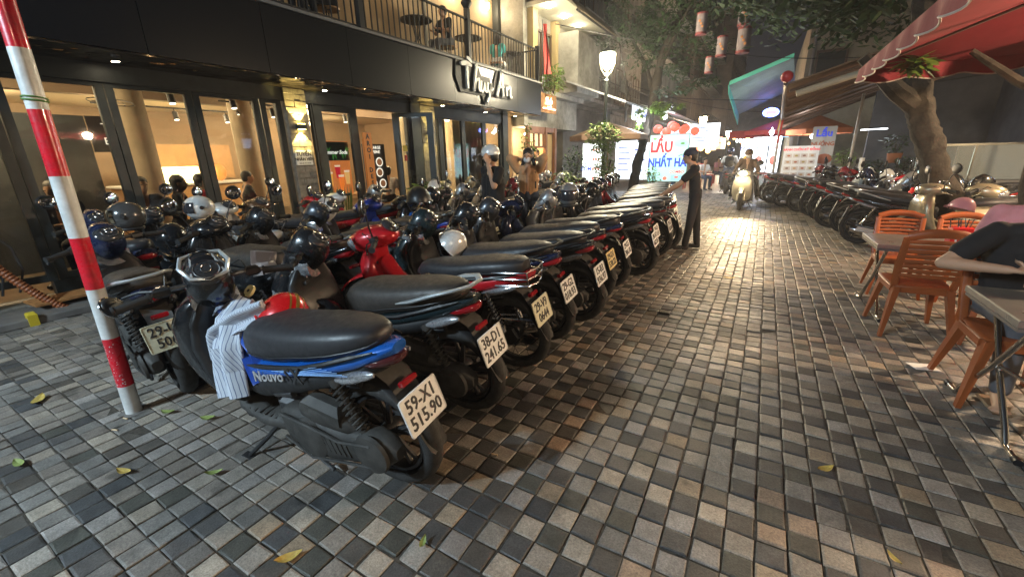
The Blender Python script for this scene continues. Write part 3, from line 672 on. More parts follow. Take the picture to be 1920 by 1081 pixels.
bike('underbone', 'dark motorbike with plate 29-K5 304.18 just past the yellow plate', 'motorbike', G1, (('29-K5', '304.18'),), (-1.38, 4.62, 0), pi + .02, -.08, paint=PN, grab='black', wheels='alloy', steer=.4)
bike('scooter', 'black scooter with big rear tyre and plate 30-H7 662.05', 'motorbike', G1, (('30-H7', '662.05'),), (-1.22, 5.30, 0), pi, -.08, paint=PK, cowlm=PS, grab='black', steer=.35)
bike('scooter', 'charcoal scooter with plate 29-E1 749.31', 'motorbike', G1, (('29-E1', '749.31'),), (-1.32, 5.86, 0), pi - .02, -.08, paint=PG, cowlm=PG, steer=.4)
bike('underbone', 'black motorbike with plate 29-L2 187.60', 'motorbike', G1, (('29-L2', '187.60'),), (-1.25, 6.40, 0), pi, -.08, paint=PK, grab='chrome', wheels='alloy', steer=.4)
bike('scooter', 'black scooter with plate 36-B5 402.77 by the man in the cap', 'motorbike', G1, (('36-B5', '402.77'),), (-1.20, 6.92, 0), pi + .02, -.08, paint=PK, steer=.4)
fr = [('scooter', PG, 'grey scooter whose seat the man in the cap leans on', ('29-M1', '553.86')), ('scooter', PN, 'navy scooter just beyond the man in the cap', ('29-P1', '118.42')), ('underbone', PM, 'maroon motorbike behind the man in the cap', ('29-S6', '290.33')), ('scooter', PK, 'black scooter third beyond the man in the cap', ('29-T1', '676.01')), ('scooter', PS, 'silver scooter near the far end of the front row', ('29-X3', '845.12')), ('scooter', PK, 'black scooter at the far end of the front row', ('29-Y1', '330.95'))]
for k, (kd, p_, lab, pl) in enumerate(fr): bike(kd, lab, 'motorbike', G1, (pl,), (-1.38 - k * .1, 7.65 + k * .56, 0), pi, -.08, paint=p_, steer=.4)
# middle row
bike('scooter', 'dark blue motorbike with red tail lamp and old plate 29-U5 5063 by the striped pole', 'motorbike', G2, (('29-U5', '5063'), OLD), (-3.22, 1.06, 0), pi - .18, -.10, paint=PN, cowlm=PN, seat=SEATB(), grab='silver', steer=.3)
mids = [('retro', PK, PK, -3.15, 1.86, 'black round-fronted scooter with tall mirrors behind the blue scooter', 3, None), ('scooter', PK, PK, -3.05, 2.42, 'black scooter with glossy dash between the first and third bikes of the middle row', 0, None),
    ('scooter', PD, PG, -3.0, 2.98, 'dark scooter with chrome-edged dash in the middle row behind the red motorbike', 0, None), ('scooter', PWh, PWh, -3.35, 3.5, 'white scooter cowl with black vents in the middle row', 0, None),
    ('underbone', PB2, PB2, -3.4, 4.12, 'deep blue motorbike right of the white cowl in the middle row', 0, None), ('underbone', PB, PK, -3.25, 4.75, 'blue-tailed motorbike with yellowed plate in the middle row', 0, (('29-N3', '7128'), OLD)),
    ('scooter', PK, PK, -3.3, 5.3, 'black scooter in front of the man in the white helmet', 1, None), ('underbone', PG, PG, -3.35, 5.85, 'gunmetal motorbike in front of the woman with raised arms', 0, None),
    ('scooter', PN, PS, -3.3, 6.4, 'silver-cowled scooter with blue glint beside the woman', 1, None), ('scooter', PK, PWh, -3.3, 6.95, 'white-fronted scooter carrying the silver helmet', 0, None),
    ('underbone', PR_, PR_, -3.35, 7.5, 'red motorbike in the middle row before the plant pots', 0, None), ('scooter', PM, PM, -3.4, 8.05, 'maroon scooter in the middle row before the lamp post', 0, None),
    ('scooter', PG, PS, -3.45, 8.6, 'grey and silver scooter near the lamp post planter', 0, None), ('underbone', PR_, PK, -3.5, 9.2, 'red and black motorbike just before the lamp post', 0, None), ('scooter', PS, PS, -3.5, 9.8, 'silver scooter beside the leafy lamp post', 0, None), ('scooter', PK, PWh, -3.3, 10.6, 'black and white scooter under the leaning tree', 0, None)]
for kd, p_, cw, x, y, lab, mi, pl in mids: bike(kd, lab, 'motorbike', G2, pl, (x + random.uniform(-.12, .12), y, 0), pi + random.uniform(-.12, .12), random.uniform(-.13, -.05), paint=p_, cowlm=cw, mirrors=mi or random.choice((0, 1, 2, 3)), rack=random.random() < .25, grab=random.choice(('none', 'black', 'silver', 'chrome')), seat=random.choice((SEATM(), SEATB())), steer=random.uniform(.25, .5), white_panel=None)
thirds = [('scooter', PN, PN, -4.75, 1.55, 'navy scooter behind the striped pole with a chrome visor helmet on it', 1), ('underbone', PK, PK, -4.8, 2.15, 'black motorbike in front of the first café pane', 3), ('retro', PWh, PWh, -4.75, 2.75, 'white round scooter in front of the café counter window', 1),
    ('retro', PBr, PBr, -4.8, 3.4, 'brown scooter below the staff wanted notice', 3), ('underbone', PR_, PR_, -4.75, 4.1, 'red motorbike before the potted snake plant', 0), ('underbone', PR_, PWh, -4.8, 4.75, 'red and white motorbike in front of the soda poster', 0), ('scooter', PK, PS, -4.85, 5.4, 'black and silver scooter before the open café door', 0),
    ('scooter', PK, PGo, -4.9, 7.2, 'champagne scooter in front of the second stone column', 0), ('retro', PC, PC, -4.9, 7.8, 'cream scooter before the café windows with reflections', 0), ('scooter', PGo, PGo, -4.9, 8.5, 'gold-tinted scooter beside the man in the white helmet', 0), ('scooter', PWh, PWh, -4.7, 10.9, 'white scooter behind the woman near the green plants', 0), ('underbone', PR_, PR_, -4.6, 11.6, 'red motorbike by the wooden shop door', 0), ('scooter', PS, PS, -4.6, 12.3, 'silver scooter under the brown parasol', 0)]
for kd, p_, cw, x, y, lab, mi in thirds: bike(kd, lab, 'motorbike', G3, None, (x, y, 0), pi + random.uniform(-.16, .16), random.uniform(-.13, -.05), paint=p_, cowlm=cw, mirrors=mi, steer=random.uniform(.2, .5), rack=(kd == 'retro'))
# right side: rear wheels to the street
rr = [('underbone', PK, PGo, 1.42, 8.75, -.1, 'gold and silver motorbike just behind the orange chairs'), ('scooter', PK, PK, 1.38, 9.70, -.04, 'black scooter with the widest rear tyre on the right'), ('scooter', PG, PG, 1.20, 10.46, .06, 'dark grey scooter second from the widest tyre'), ('underbone', PR_, PR_, 1.14, 11.36, -.05, 'red motorbike in the right hand row'),
    ('scooter', PK, PWh, 1.02, 12.14, .05, 'black scooter with white front beside the red one'), ('scooter', PN, PN, .80, 12.93, -.06, 'navy scooter in the right row before the menu board'), ('scooter', PM, PM, .50, 13.92, .04, 'maroon scooter at the foot of the menu board'), ('underbone', PK, PK, .25, 14.6, .08, 'black motorbike last in the right row beside the oncoming scooter'), ('scooter', PR_, PM, .12, 15.3, .1, 'red-rimmed scooter at the far corner of the right row')]
for kd, p_, cw, x, y, dy, lab in rr: bike(kd, lab, 'motorbike', G4, (('29-%s%d' % (random.choice('BCDHKL'), random.randint(1, 9)), '%03d.%02d' % (random.randint(100, 999), random.randint(10, 99))),), (x, y, 0), dy - .12, random.uniform(.05, .13), paint=p_, cowlm=cw, grab=random.choice(('black', 'chrome', 'silver', 'none')), seat=random.choice((SEATM(), SEATB())), mirrors=random.choice((0, 1, 2, 3)), steer=random.uniform(-.4, -.2), wheels='alloy')
rs = [('retro', PC, PGo, 3.35, 8.3, pi + .2, 'cream scooter facing the street behind the orange chairs'), ('scooter', PS, PWh, 4.1, 7.5, pi + .3, 'white fronted scooter behind the diner in pink'), ('scooter', PK, PK, 4.2, 9.3, pi, 'black scooter beside the leaning tree trunk'), ('scooter', PG, PS, 3.6, 10.3, pi - .1, 'grey and silver scooter by the tree trunk on the right'), ('underbone', PK, PK, 4.0, 11.2, pi, 'black motorbike in front of the glass food cart'),
    ('scooter', PN, PG, 3.7, 12.1, pi, 'navy motorbike between the food cart and the pot plants'), ('scooter', PK, PWh, 3.4, 13.0, pi, 'black and white scooter before the potted shrubs'), ('underbone', PK, PR_, 3.2, 13.9, pi, 'black and red motorbike before the hotpot banner'), ('scooter', PK, PK, 2.9, 14.8, pi, 'black scooter between the banner and the menu board')]
for kd, p_, cw, x, y, a, lab in rs: bike(kd, lab, 'motorbike', G4, None, (x, y, 0), a, .06, paint=p_, cowlm=cw, steer=random.uniform(-.4, .4), mirrors=random.choice((0, 3)))

# ================================================================ HELMETS AND THINGS ON THE BIKES
def helmet(label, loc, m, rot=(0, 0, 0), visor=None, full=False, s=1., vis_m=None, stripes=None):
    t = thing('helmet', label, 'helmet', loc, rot, 'helmets left on the motorbikes', s)
    b = MB()
    prof = []
    if full:
        b.ell((0, 0, .12), (.155, .125, .135), 24, 14, a0=.35)
        part('shell', b, m, t)
        b = MB(); b.torus((0, 0, .0), (0, 0, 1), .105, .014, 24, 6); part('rim', b, BLK(), t)
        b = MB(); R_ = Matrix.Translation((.0, 0, .12)); n = 12; vs = []; fs = []
        for i in range(n + 1):
            a = rad(-62 + 124 * i / n)
            for k in range(5):
                e = rad(-22 + 50 * k / 4); vs.append((.162 * cos(a) * cos(e), .133 * sin(a) * cos(e), .12 + .142 * sin(e)))
        for i in range(n):
            for k in range(4): q = i * 5 + k; fs.append((q, q + 1, q + 6, q + 5))
        b.add(vs, fs); part('visor', b, vis_m or mat('smoke_visor', (.03, .03, .035), .05, coat=1.), t)
        for sy in (1, -1):
            b = MB(); b.cyl((0, sy * .125, .125), (0, sy * .142, .125), .022, .018, 12); part('visor_screw', b, BLK(), t)
    else:
        b.ell((0, 0, .0), (.145, .125, .155), 26, 12, a0=pi / 2); b.torus((0, 0, .004), (0, 0, 1), .134, .008, 26, 6); part('shell', b, m, t)
        b = MB(); b.ell((0, 0, .006), (.13, .11, .13), 20, 8, a0=pi / 2); b.v = [(x, y, min(z, .02) if z < .02 else z * .9) for x, y, z in b.v]; part('lining', b, BLK(), t)
        if visor: b = MB(); b.strip([(.115, .035, .085), (.16, .02, .08), (.20, -.0, .05)], .16, .004); part('peak', b, m, t)
        b = MB(); b.tube([(.03, .12, 0), (.03, .09, -.09), (.04, 0, -.13), (.03, -.09, -.09), (.03, -.12, 0)], .005, 5); part('strap', b, BLK(), t)
    if stripes:
        b = MB()
        for k in range(3):
            y0 = -.05 + k * .034; pts = []
            for i in range(10):
                a = rad(25 + 130 * i / 9); xx = .146 * cos(a); zz = .156 * sin(a); sc = math.sqrt(max(.05, 1 - (y0 / .125) ** 2)); pts.append((xx * sc, y0, zz * sc))
            b.tube(pts, .0045 if k != 1 else .010, 5, sq=.4)
        part('gold_stripe', b, stripes, t)
    return t
GLK = mat('gloss_black_helmet', (.013, .013, .014), .2, coat=.6)
h = helmet('red open helmet with black and gold stripes on the blue scooter footwell', (-2.10, 1.16, .70), paint('helmet_red', (.55, .01, .012)), (.5, -.3, 2.6), stripes=mat('gold_stripe', (.35, .22, .05), .3, .6))
text('helmet_print', 'NH', WHITE(), h, (.05, -.118, .035), '-y', .05, .001, .002)
helmet('shiny black half helmet perched on a middle row mirror', (-3.02, 3.28, 1.08), mat('satin_black_helmet', (.014, .015, .016), .38), (0, .05, 2.5))
helmet('chrome visored full helmet on the bike behind the striped pole', (-5.25, 1.62, .92), mat('helm_gun', (.05, .05, .05), .2, coat=.8), (0, 0, -2.1), full=True, vis_m=mat('chrome_visor', (.75, .66, .48), .08, 1.))
helmet('silver full helmet with dark band resting on a middle row scooter', (-1.98, 4.72, .94), PS, (0, .1, -1.2), full=True)
helmet('black open helmet hanging on the second front row scooter footwell', (-2.03, 2.2, .56), GLK, (.4, .3, 2.2))
helmet('grey and white helmet tucked behind the red motorbike seat', (-2.25, 2.78, .78), PWh, (.9, .2, 1.8), visor=True)
helmet('green rimmed black helmet on the navy scooter by the pole', (-5.0, 1.85, .80), GLK, (0, 0, 2), full=False)
helmet('white vented helmet on the motorbike by the café glass', (-5.6, 2.4, .90), PWh, (0, 0, -1.8), full=True)
helmet('pale pink helmet on a motorbike behind the orange chairs', (2.25, 7.6, .72), mat('pink_helmet', (.55, .26, .30), .3), (.3, 0, 2), visor=True)
helmet('gold half helmet at the right edge behind the diner in pink', (3.35, 6.6, 1.02), mat('gold_helmet', (.42, .30, .13), .25, .5), (0, .2, 2), visor=False)
helmet('white half helmet on a third row bike by the café windows', (-5.9, 6.9, .92), PWh, (0, 0, 1), visor=True)
# cloth, bag, phone holder, disc on the blue scooter
def drape(name, m, label, cat, pathL, widths, thick=.02, folds=5, seed=1):
    rnd = random.Random(seed); b = MB(); n = 30; rings = []
    pts = [V(p) for p in pathL]
    def samp(t):
        q = t * (len(pts) - 1); i = min(int(q), len(pts) - 2); f = q - i; f = f * f * (3 - 2 * f); return pts[i].lerp(pts[i + 1], f)
    M_ = 26
    for i in range(M_ + 1):
        t = i / M_; c = samp(t); w = widths[0] + (widths[1] - widths[0]) * t
        d = (samp(min(1, t + .02)) - samp(max(0, t - .02))).normalized(); side = d.cross(V((0, -1, .15))).normalized(); nr = side.cross(d).normalized(); rg = []
        for k in range(n):
            a = 2 * pi * k / n; s_ = cos(a) * w * .5; fo = sin(cos(a) * folds * 1.3 + t * 2.2 + seed) * thick * .45; rg.append(c + side * s_ + nr * (sin(a) * thick * .45 + fo))
        rings.append(rg)
    b.skin(rings); return tag(part(name, b, m, None, True, ang=80), label, cat)
def stripe_cloth():
    m = mat('striped_cloth', (.45, .50, .56), .85, bump=.5, bs=14); nt = m.node_tree; tc = nt.nodes.new('ShaderNodeTexCoord'); w = nt.nodes.new('ShaderNodeTexWave'); w.bands_direction = 'X'; w.inputs['Scale'].default_value = 26; w.inputs['Distortion'].default_value = .8; w.inputs['Detail'].default_value = 1
    mp = nt.nodes.new('ShaderNodeMapping'); mp.inputs['Rotation'].default_value = (0, .35, 0); nt.links.new(tc.outputs['Object'], mp.inputs[0]); nt.links.new(mp.outputs[0], w.inputs['Vector'])
    r = nt.nodes.new('ShaderNodeValToRGB'); r.color_ramp.elements[0].position = .03; r.color_ramp.elements[0].color = (.10, .13, .24, 1); r.color_ramp.elements[1].position = .14; r.color_ramp.elements[1].color = (.46, .51, .58, 1)
    nt.links.new(w.outputs['Fac'], r.inputs[0]); nt.links.new(r.outputs[0], nt.nodes['Principled BSDF'].inputs['Base Color']); return m
SC = stripe_cloth()
drape('striped_shirt', SC, 'white and blue striped shirt hanging from the blue scooter beside the red helmet', 'shirt', [(-2.32, 1.10, .80), (-2.30, .99, .72), (-2.24, .93, .60), (-2.25, .92, .48), (-2.22, .90, .35)], (.16, .22), .055, 4, 2)
drape('striped_shirt_sleeve', SC, 'rolled sleeve of the striped shirt bunched over the scooter hook', 'sleeve', [(-2.08, 1.08, .78), (-2.2, 1.0, .74), (-2.34, .95, .66), (-2.36, .95, .52)], (.13, .10), .06, 3, 5)
drape('rain_jacket', mat('blue_nylon', (.02, .07, .35), .35, bump=.3, bs=25), 'crumpled blue jacket stuffed under the striped shirt', 'jacket', [(-2.50, 1.08, .74), (-2.30, 1.06, .68), (-2.12, 1.02, .58), (-2.02, 1.0, .46)], (.18, .16), .09, 5, 9)
drape('plastic_bag', mat('thin_plastic', (.6, .55, .55), .3, alpha=.75), 'thin white plastic bag hanging on a middle row bike', 'bag', [(-3.0, 1.62, .90), (-3.0, 1.6, .82), (-2.98, 1.6, .74)], (.05, .13), .10, 9, 4)
t = thing('phone_holder', 'black phone holder clamped to the blue scooter bar', 'phone holder', (-2.46, 1.02, 1.04), (.5, .2, .6)); b = MB(); b.box((0, 0, 0), (.10, .06, .014), None, .005); part('cradle', b, BLK(), t); b = MB(); b.cyl((0, 0, -.01), (.02, 0, -.09), .01, n=8); b.box((0, .034, .012), (.10, .006, .016)); part('clamp', b, BLK(), t)
t = thing('cup_badge', 'round yellow disc badge on the blue scooter front', 'badge', (-2.44, 1.2, .80)); b = MB(); b.cyl((0, 0, 0), (0, -.012, .010), .036, n=24); part('disc', b, mat('badge_yellow', (.7, .62, .3), .4), t); b = MB(); b.cyl((0, -.012, .010), (0, -.0135, .0115), .010, n=16); part('disc_centre', b, mat('plate_ink', ()), t)

# hero extras: swung-out mirror and silver dash frame
HF = Matrix.Translation((-.24 + 1.44, 0, 0)) @ Matrix.Rotation(-.38, 4, 'Z') @ Matrix.Translation((-1.44, 0, 0))
b = MB(); b.tube([(1.20, .20, .93), (1.32, .26, .93), (1.42, .30, .90)], .007, 6); b.ell((1.44, .34, .87), (.03, .085, .05), 22, 10, (.3, .2, .9)); mr = part('mirror', b, BLK(), hero)
b = MB(); b.tube([V((1.44, .34, .87)) + Euler((.3, .2, .9)).to_matrix() @ V((.01, .087 * cos(a_ * .314), .052 * sin(a_ * .314))) for a_ in range(20)], .004, 5, closed=True); part('mirror_rim', b, CHROME(), mr)
b = MB(HF); b.tube([(1.24, .0, .965), (1.25, .075, .985), (1.31, .105, 1.03), (1.38, .085, 1.065), (1.41, 0, 1.07), (1.38, -.085, 1.065), (1.31, -.105, 1.03), (1.25, -.075, .985)], .010, 6, closed=True); b.tube([(1.25, .07, .985), (1.33, .05, 1.05), (1.41, .04, 1.07)], .007, 6); b.tube([(1.25, -.07, .985), (1.33, -.05, 1.05), (1.41, -.04, 1.07)], .007, 6); part('dash_frame', b, mat('silver_plastic', ()), hero)

for k in range(7):
    b = MB(); b.tube([(.56 - k * .035, .172 + .0015 * k, .60 + k * .006), (.36 - k * .035, .177, .655 + k * .004), (.22 - k * .03, .170, .70)], .0013, 4); part('printed_line', b, mat('pale_blue_print', (.25, .45, .8), .3), hero)
# ================================================================ CAFÉ BUILDING (left)
FRM = mat('frame_charcoal', (.022, .026, .026), .45, .2, noise_s=6, var=.2, bump=.04, bs=40)
FAS = mat('fascia_panel', (.0055, .0062, .0085), .30, .1)
def glossy_soffit():
    m = mat('soffit_gloss', (.20, .165, .12), .10, .9); nt = m.node_tree; b = nt.nodes['Principled BSDF']
    tc = nt.nodes.new('ShaderNodeTexCoord'); n = nt.nodes.new('ShaderNodeTexNoise'); n.inputs['Scale'].default_value = 1.8; n.inputs['Detail'].default_value = 2; bp = nt.nodes.new('ShaderNodeBump'); bp.inputs['Strength'].default_value = 1.0; bp.inputs['Distance'].default_value = .16
    nt.links.new(tc.outputs['Object'], n.inputs['Vector']); nt.links.new(n.outputs['Fac'], bp.inputs['Height']); nt.links.new(bp.outputs[0], b.inputs['Normal']); return m
SOF = glossy_soffit()
GLS = mat('window_glass', (.9, .93, .92), .02, trans=1., ior=1.45, spec=.5)
STN = mat('stone_cladding', (.17, .155, .13), .75, noise_s=14, var=.35, bump=.5, bs=50)
PLAS = mat('warm_plaster', (.42, .33, .22), .8, noise_s=1.5, var=.1); CONC = mat('concrete')
WOOD = mat('light_wood', (.34, .19, .08), .45, noise_s=3, var=.25, bump=.1, bs=12); DWOOD = mat('dark_wood', (.09, .035, .015), .4, noise_s=5, var=.3)
WARM = (1.0, .76, .43)
GX = -6.9
cafe = thing('cafe_building', 'dark café front with glass folding doors, black fascia and a balcony above', 'building', (0, 0, 0))
# fascia panels and soffit
seams = [-2.6, -.3, 1.08, 2.45, 3.82, 5.19, 6.56, 7.93, 9.3, 10.7, 12.1]
for a, c in zip(seams, seams[1:]):
    b = MB(); b.bb(-6.12, -6.0, a + .004, c - .004, 2.66, 3.49); part('fascia_panel', b, FAS, cafe, False)
    b = MB(); b.bb(-6.98, -6.03, a + .004, c - .004, 2.64, 2.655); part('soffit_panel', b, SOF, cafe, False)
b = MB(); b.bb(-6.9, -6.125, -2.6, 12.1, 2.67, 3.40); b.bb(-6.98, -6.2, -2.6, 12.1, 3.40, 3.50); part('balcony_slab', b, CONC, cafe, False)
b = MB(); b.bb(-6.22, -5.96, -2.6, 12.12, 3.50, 3.545, .006); part('coping', b, mat('coping_grey', (.16, .16, .16), .5), cafe, False)
b = MB(); b.bb(-6.96, -6.84, -2.6, 11.43, 2.44, 2.64); part('door_head', b, FRM, cafe, False)
# plinth and step
b = MB(); b.bb(-7.0, -6.62, -.2, 11.4, 0, .10, .01); part('step', b, mat('terrazzo_grey', (.15, .14, .12), .6, noise_s=20, var=.3), cafe, False)
b = MB(); b.bb(-6.96, -6.84, 1.3, 11.43, .10, .26); part('door_sill', b, FRM, cafe, False)
# folding doors: (y0, y1, glass inset)
def leaf(y0, y1, z0=.26, z1=2.44, fr=.085, x=GX, name='glass_door', pane=True, rot=None, at=None):
    b = MB(); y = y1 - y0
    b.bb(-.035, .035, 0, fr, 0, z1 - z0, .006); b.bb(-.035, .035, y - fr, y, 0, z1 - z0, .006); b.bb(-.03, .03, fr, y - fr, z1 - z0 - fr * .6, z1 - z0); b.bb(-.03, .03, fr, y - fr, 0, fr)
    o = part(name, b, FRM, cafe, False, (x, y0, z0), rot)
    b = MB(); b.bb(-.004, .004, fr, y - fr, fr, z1 - z0 - fr * .6); part('pane', b, GLS, o, False)
    return o
for y0, y1 in ((-.2, 1.36), (1.36, 2.26), (2.26, 3.18), (3.18, 4.09), (4.10, 4.45), (4.86, 5.0)):
    leaf(y0 + .006, y1 - .006, fr=.08 if y1 - y0 > .2 else .03)
leaf(5.01, 5.94, fr=.17); leaf(6.72, 7.0, fr=.0801) if False else None
leaf(0, .86, z0=.26, z1=2.42, fr=.13, rot=(0, 0, rad(-62)), x=-6.95).location.y = 6.95
leaf(7.0, 7.36, fr=.06)
for y0, y1 in ((8.16, 8.42), (8.42, 9.34), (9.34, 10.30), (10.30, 11.20)): leaf(y0 + .004, y1 - .004, fr=.07)
b = MB(); b.bb(-7.05, -6.8, 7.37, 7.66, 0, 2.64); b.bb(-7.0, -6.8, 11.21, 11.5, 0, 2.64); part('dark_pier', b, FRM, cafe, False)
# stone-clad columns, tile by tile
for y0, y1 in ((4.47, 4.85), (7.67, 8.15)):
    b = MB(); b.bb(-7.15, -6.82, y0 + .01, y1 - .01, 0, 2.635); cmn = part('column', b, STN, cafe, False)
    z = .0; k = 0
    while z < 2.6:
        h = .102; w = y1 - y0; cut = (y0 + w * (.38 if k % 2 else .66) + random.uniform(-.03, .03))
        for a, c in ((y0, cut), (cut, y1)):
            b = MB(); b.bb(-6.83, -6.80 + random.uniform(0, .008), a + .003, c - .003, z + .003, min(z + h, 2.632) - .003, .003); part('stone_tile', b, STN, cmn, False)
        z += h; k += 1
def wall_light(lab, loc, p=None, e=9, face=1):
    t = thing('wall_light', lab, 'wall light', loc, (0, 0, 0), 'up and down wall lights of the café')
    b = MB(); b.bb(-.0, .10, -.07, .07, -.04, .04, .006); part('housing', b, FRM, t, False)
    b = MB(); b.bb(.02, .09, -.05, .05, .041, .044); b.bb(.02, .09, -.05, .05, -.044, -.041); part('led', b, mat('led_yellow', (1, .8, .3), emit=(1, .72, .18), es=30), t, False)
    for s_ in (1, -1):
        lamp('spot', 'SPOT', (.06, 0, s_ * .05), e, (1, .74, .22), .01, V((-.16, 0, s_)), rad(86), .15, t)
    return t
wall_light('up and down light on the first stone column', (-6.795, 4.66, 2.05), e=60); wall_light('up and down light on the second stone column', (-6.795, 7.91, 2.06), e=60)
# recessed soffit downlights
for k, (x, y, lab) in enumerate([(-6.55, 2.33, 'round downlight in the soffit at the far left'), (-6.6, 5.1, 'downlight in the soffit between poster door and first column'), (-6.5, 8.1, 'downlight in the soffit by the second column'), (-6.6, 10.0, 'downlight in the soffit under the café lettering'), (-6.55, 11.5, 'last downlight in the soffit at the café corner')]):
    t = thing('downlight', lab, 'downlight', (x, y, 2.637), (0, 0, 0), 'recessed soffit downlights'); b = MB(); b.lathe([(.055, 0), (.05, -.01), (.04, -.004)], n=16); part('bezel', b, CHROME(), t)
    b = MB(); b.cyl((0, 0, -.006), (0, 0, -.008), .036, n=16); part('bulb', b, mat('bulb_warm', (1, .9, .7), emit=(1, .85, .6), es=60), t)
    lamp('spot', 'SPOT', (0, 0, -.02), 7, (1, .82, .55), .03, V((0, 0, -1)), rad(120), .5, t)
# ---------------- interior
ix0 = -13.5
def room(n, x0, x1, y0, y1, z0, z1, m):
    b = MB(); b.bb(x0, x1, y0, y1, z0, z1); part(n, b, m, cafe, False)
ICE = mat('cafe_ceiling', (.58, .47, .33), .8)
room('interior_floor', ix0, -7.0, -.3, 12, .08, .10, mat('cafe_floor', (.10, .07, .045), .35, noise_s=4, var=.3))
room('interior_ceiling', ix0, -6.99, -.3, 12, 2.78, 2.84, ICE)
room('back_wall', ix0 - .1, ix0, -.3, 12, .1, 2.78, mat('cafe_wall', (.30, .21, .13), .7, noise_s=1, var=.15))
room('side_wall', ix0, -7.0, -.45, -.3, .1, 2.78, mat('cafe_wall', ())); room('side_wall', ix0, -7.0, 12, 12.1, .1, 2.78, mat('cafe_wall', ()))
room('dark_partition', -8.7, -8.6, -.3, 2.5, .1, 2.2, mat('slate_board', (.045, .05, .055), .5, noise_s=2, var=.3))
room('wood_partition', -12.2, -12.1, 3.9, 6.2, 1.15, 1.95, WOOD)
room('beam', -9.7, -9.5, -.3, 12, 2.60, 2.78, mat('beam_brown', (.16, .11, .07), .6))
for (x, y, r) in ((-8.6, 3.05, .22), (-9.1, 5.0, .2), (-8.4, 8.8, .2), (-8.8, 11.2, .22)):
    b = MB(); b.cyl((x, y, .1), (x, y, 2.78), r, n=24); part('interior_column', b, mat('column_plaster', (.36, .29, .2), .75, noise_s=3, var=.15), cafe)
# vertical slats behind window 3 (blinds) and the far windows' drapes
CUR = mat('sheer_blind', (.50, .40, .27), .8, noise_s=3, var=.1)
for y0, y1 in ((8.2, 9.2), (9.5, 11.15)):
    b = MB(); n = 26; top = [( -7.35 + .02 * sin(i * 1.9), y0 + (y1 - y0) * i / n) for i in range(n + 1)]
    for i in range(n): b.quad((top[i][0], top[i][1], .3), (top[i + 1][0], top[i + 1][1], .3), (top[i + 1][0], top[i + 1][1], 2.45), (top[i][0], top[i][1], 2.45))
    part('blind', b, CUR, cafe)
# counter with display, menu board and shelf lights
t = thing('service_counter', 'lit service counter with a glass display case deep in the café', 'counter', (-11.4, 5.0, .1))
b = MB(); b.bb(-.35, .35, -1.5, 1.5, 0, .95, .01); part('counter_body', b, WOOD, t, False); b = MB(); b.bb(-.4, .4, -1.55, 1.55, .951, 1.0, .01); part('counter_top', b, WHITE(), t, False)
b = MB(); b.bb(-.2, .38, -1.0, -.1, 1.0, 1.35, .01); part('display_case', b, mat('display_glow', (1, .9, .5), emit=(1, .85, .35), es=3.5), t, False)
for k in range(3): b = MB(); b.bb(-.21, .385, -1.0, -.1, 1.06 + k * .12, 1.075 + k * .12); part('shelf', b, STEEL(), t, False)
b = MB(); b.ell((0, .5, 1.2), (.12, .15, .2), 12, 8); part('lucky_figure', b, mat('glazed_orange', (.7, .3, .1), .3), t)
# pendant and track lights
def spot_head(y, x, z, t):
    b = MB(); b.cyl((x, y, z), (x + .03, y, z - .16), .045, .05, 12); b.cyl((x, y, z + .08), (x, y, z), .01, n=6); part('spot_head', b, BLK(), t)
    b = MB(); b.cyl((x + .03, y, z - .161), (x + .0305, y, z - .164), .04, n=12); part('lamp_face', b, mat('bulb_warm', ()), t)
for (x, ys, lab) in ((-8.0, (3.4, 4.3, 5.3), 'black track with spotlights near the first panes'), (-9.0, (4.9, 5.6, 6.6, 7.4), 'black track with spotlights behind the poster door'), (-10.8, (3.6, 4.6, 5.6), 'black track with spotlights above the counter')):
    t = thing('track_light', lab, 'track light'); b = MB(); b.bb(x - .015, x + .015, ys[0] - .3, ys[-1] + .3, 2.60, 2.63); part('rail', b, BLK(), t, False)
    for y in ys: spot_head(y, x, 2.55, t)
for (x, y, e, lab) in ((-8.2, 1.0, 120, 'nearest the striped pole'), (-9.6, 3.2, 190, 'over the seated group'), (-11.0, 5.0, 220, 'above the service counter'), (-9.2, 6.6, 160, 'inside the open café door'), (-8.3, 8.6, 120, 'behind the first far window'), (-8.3, 10.5, 130, 'behind the last far window'), (-12.2, 8.8, 60, 'deep at the back on the right'), (-11.5, 2.0, 40, 'deep at the back on the left')):
    t = thing('ceiling_lamp', 'small round ceiling lamp ' + lab, 'ceiling lamp', (x, y, 2.74), (0, 0, 0), 'ceiling lamps inside the café'); b = MB(); b.cyl((0, 0, 0), (0, 0, -.04), .06, n=16); part('diffuser', b, mat('bulb_warm', ()), t)
    lamp('glow', 'POINT', (0, 0, -.14), e, WARM, .08, parent=t)
t = thing('ceiling_fan', 'wall-mounted fan with round cage under the café ceiling', 'fan', (-7.8, 2.6, 2.45)); 
b = MB(); b.cyl((0, 0, .3), (0, 0, .05), .02, n=8); b.ell((0, 0, 0), (.07, .07, .09), 12, 8); part('motor', b, STEEL(), t)
b = MB(); b.torus((0, 0, -.12), (.3, 0, 1), .24, .006, 28, 5); b.torus((0, 0, -.14), (.3, 0, 1), .14, .004, 24, 5); part('cage', b, STEEL(), t)
for k in range(3): b = MB(); b.box((.1 * cos(k * 2.1), .1 * sin(k * 2.1), -.12), (.18, .07, .006), (.2, 0, k * 2.1), .002); part('blade', b, WHITE(), t, False)
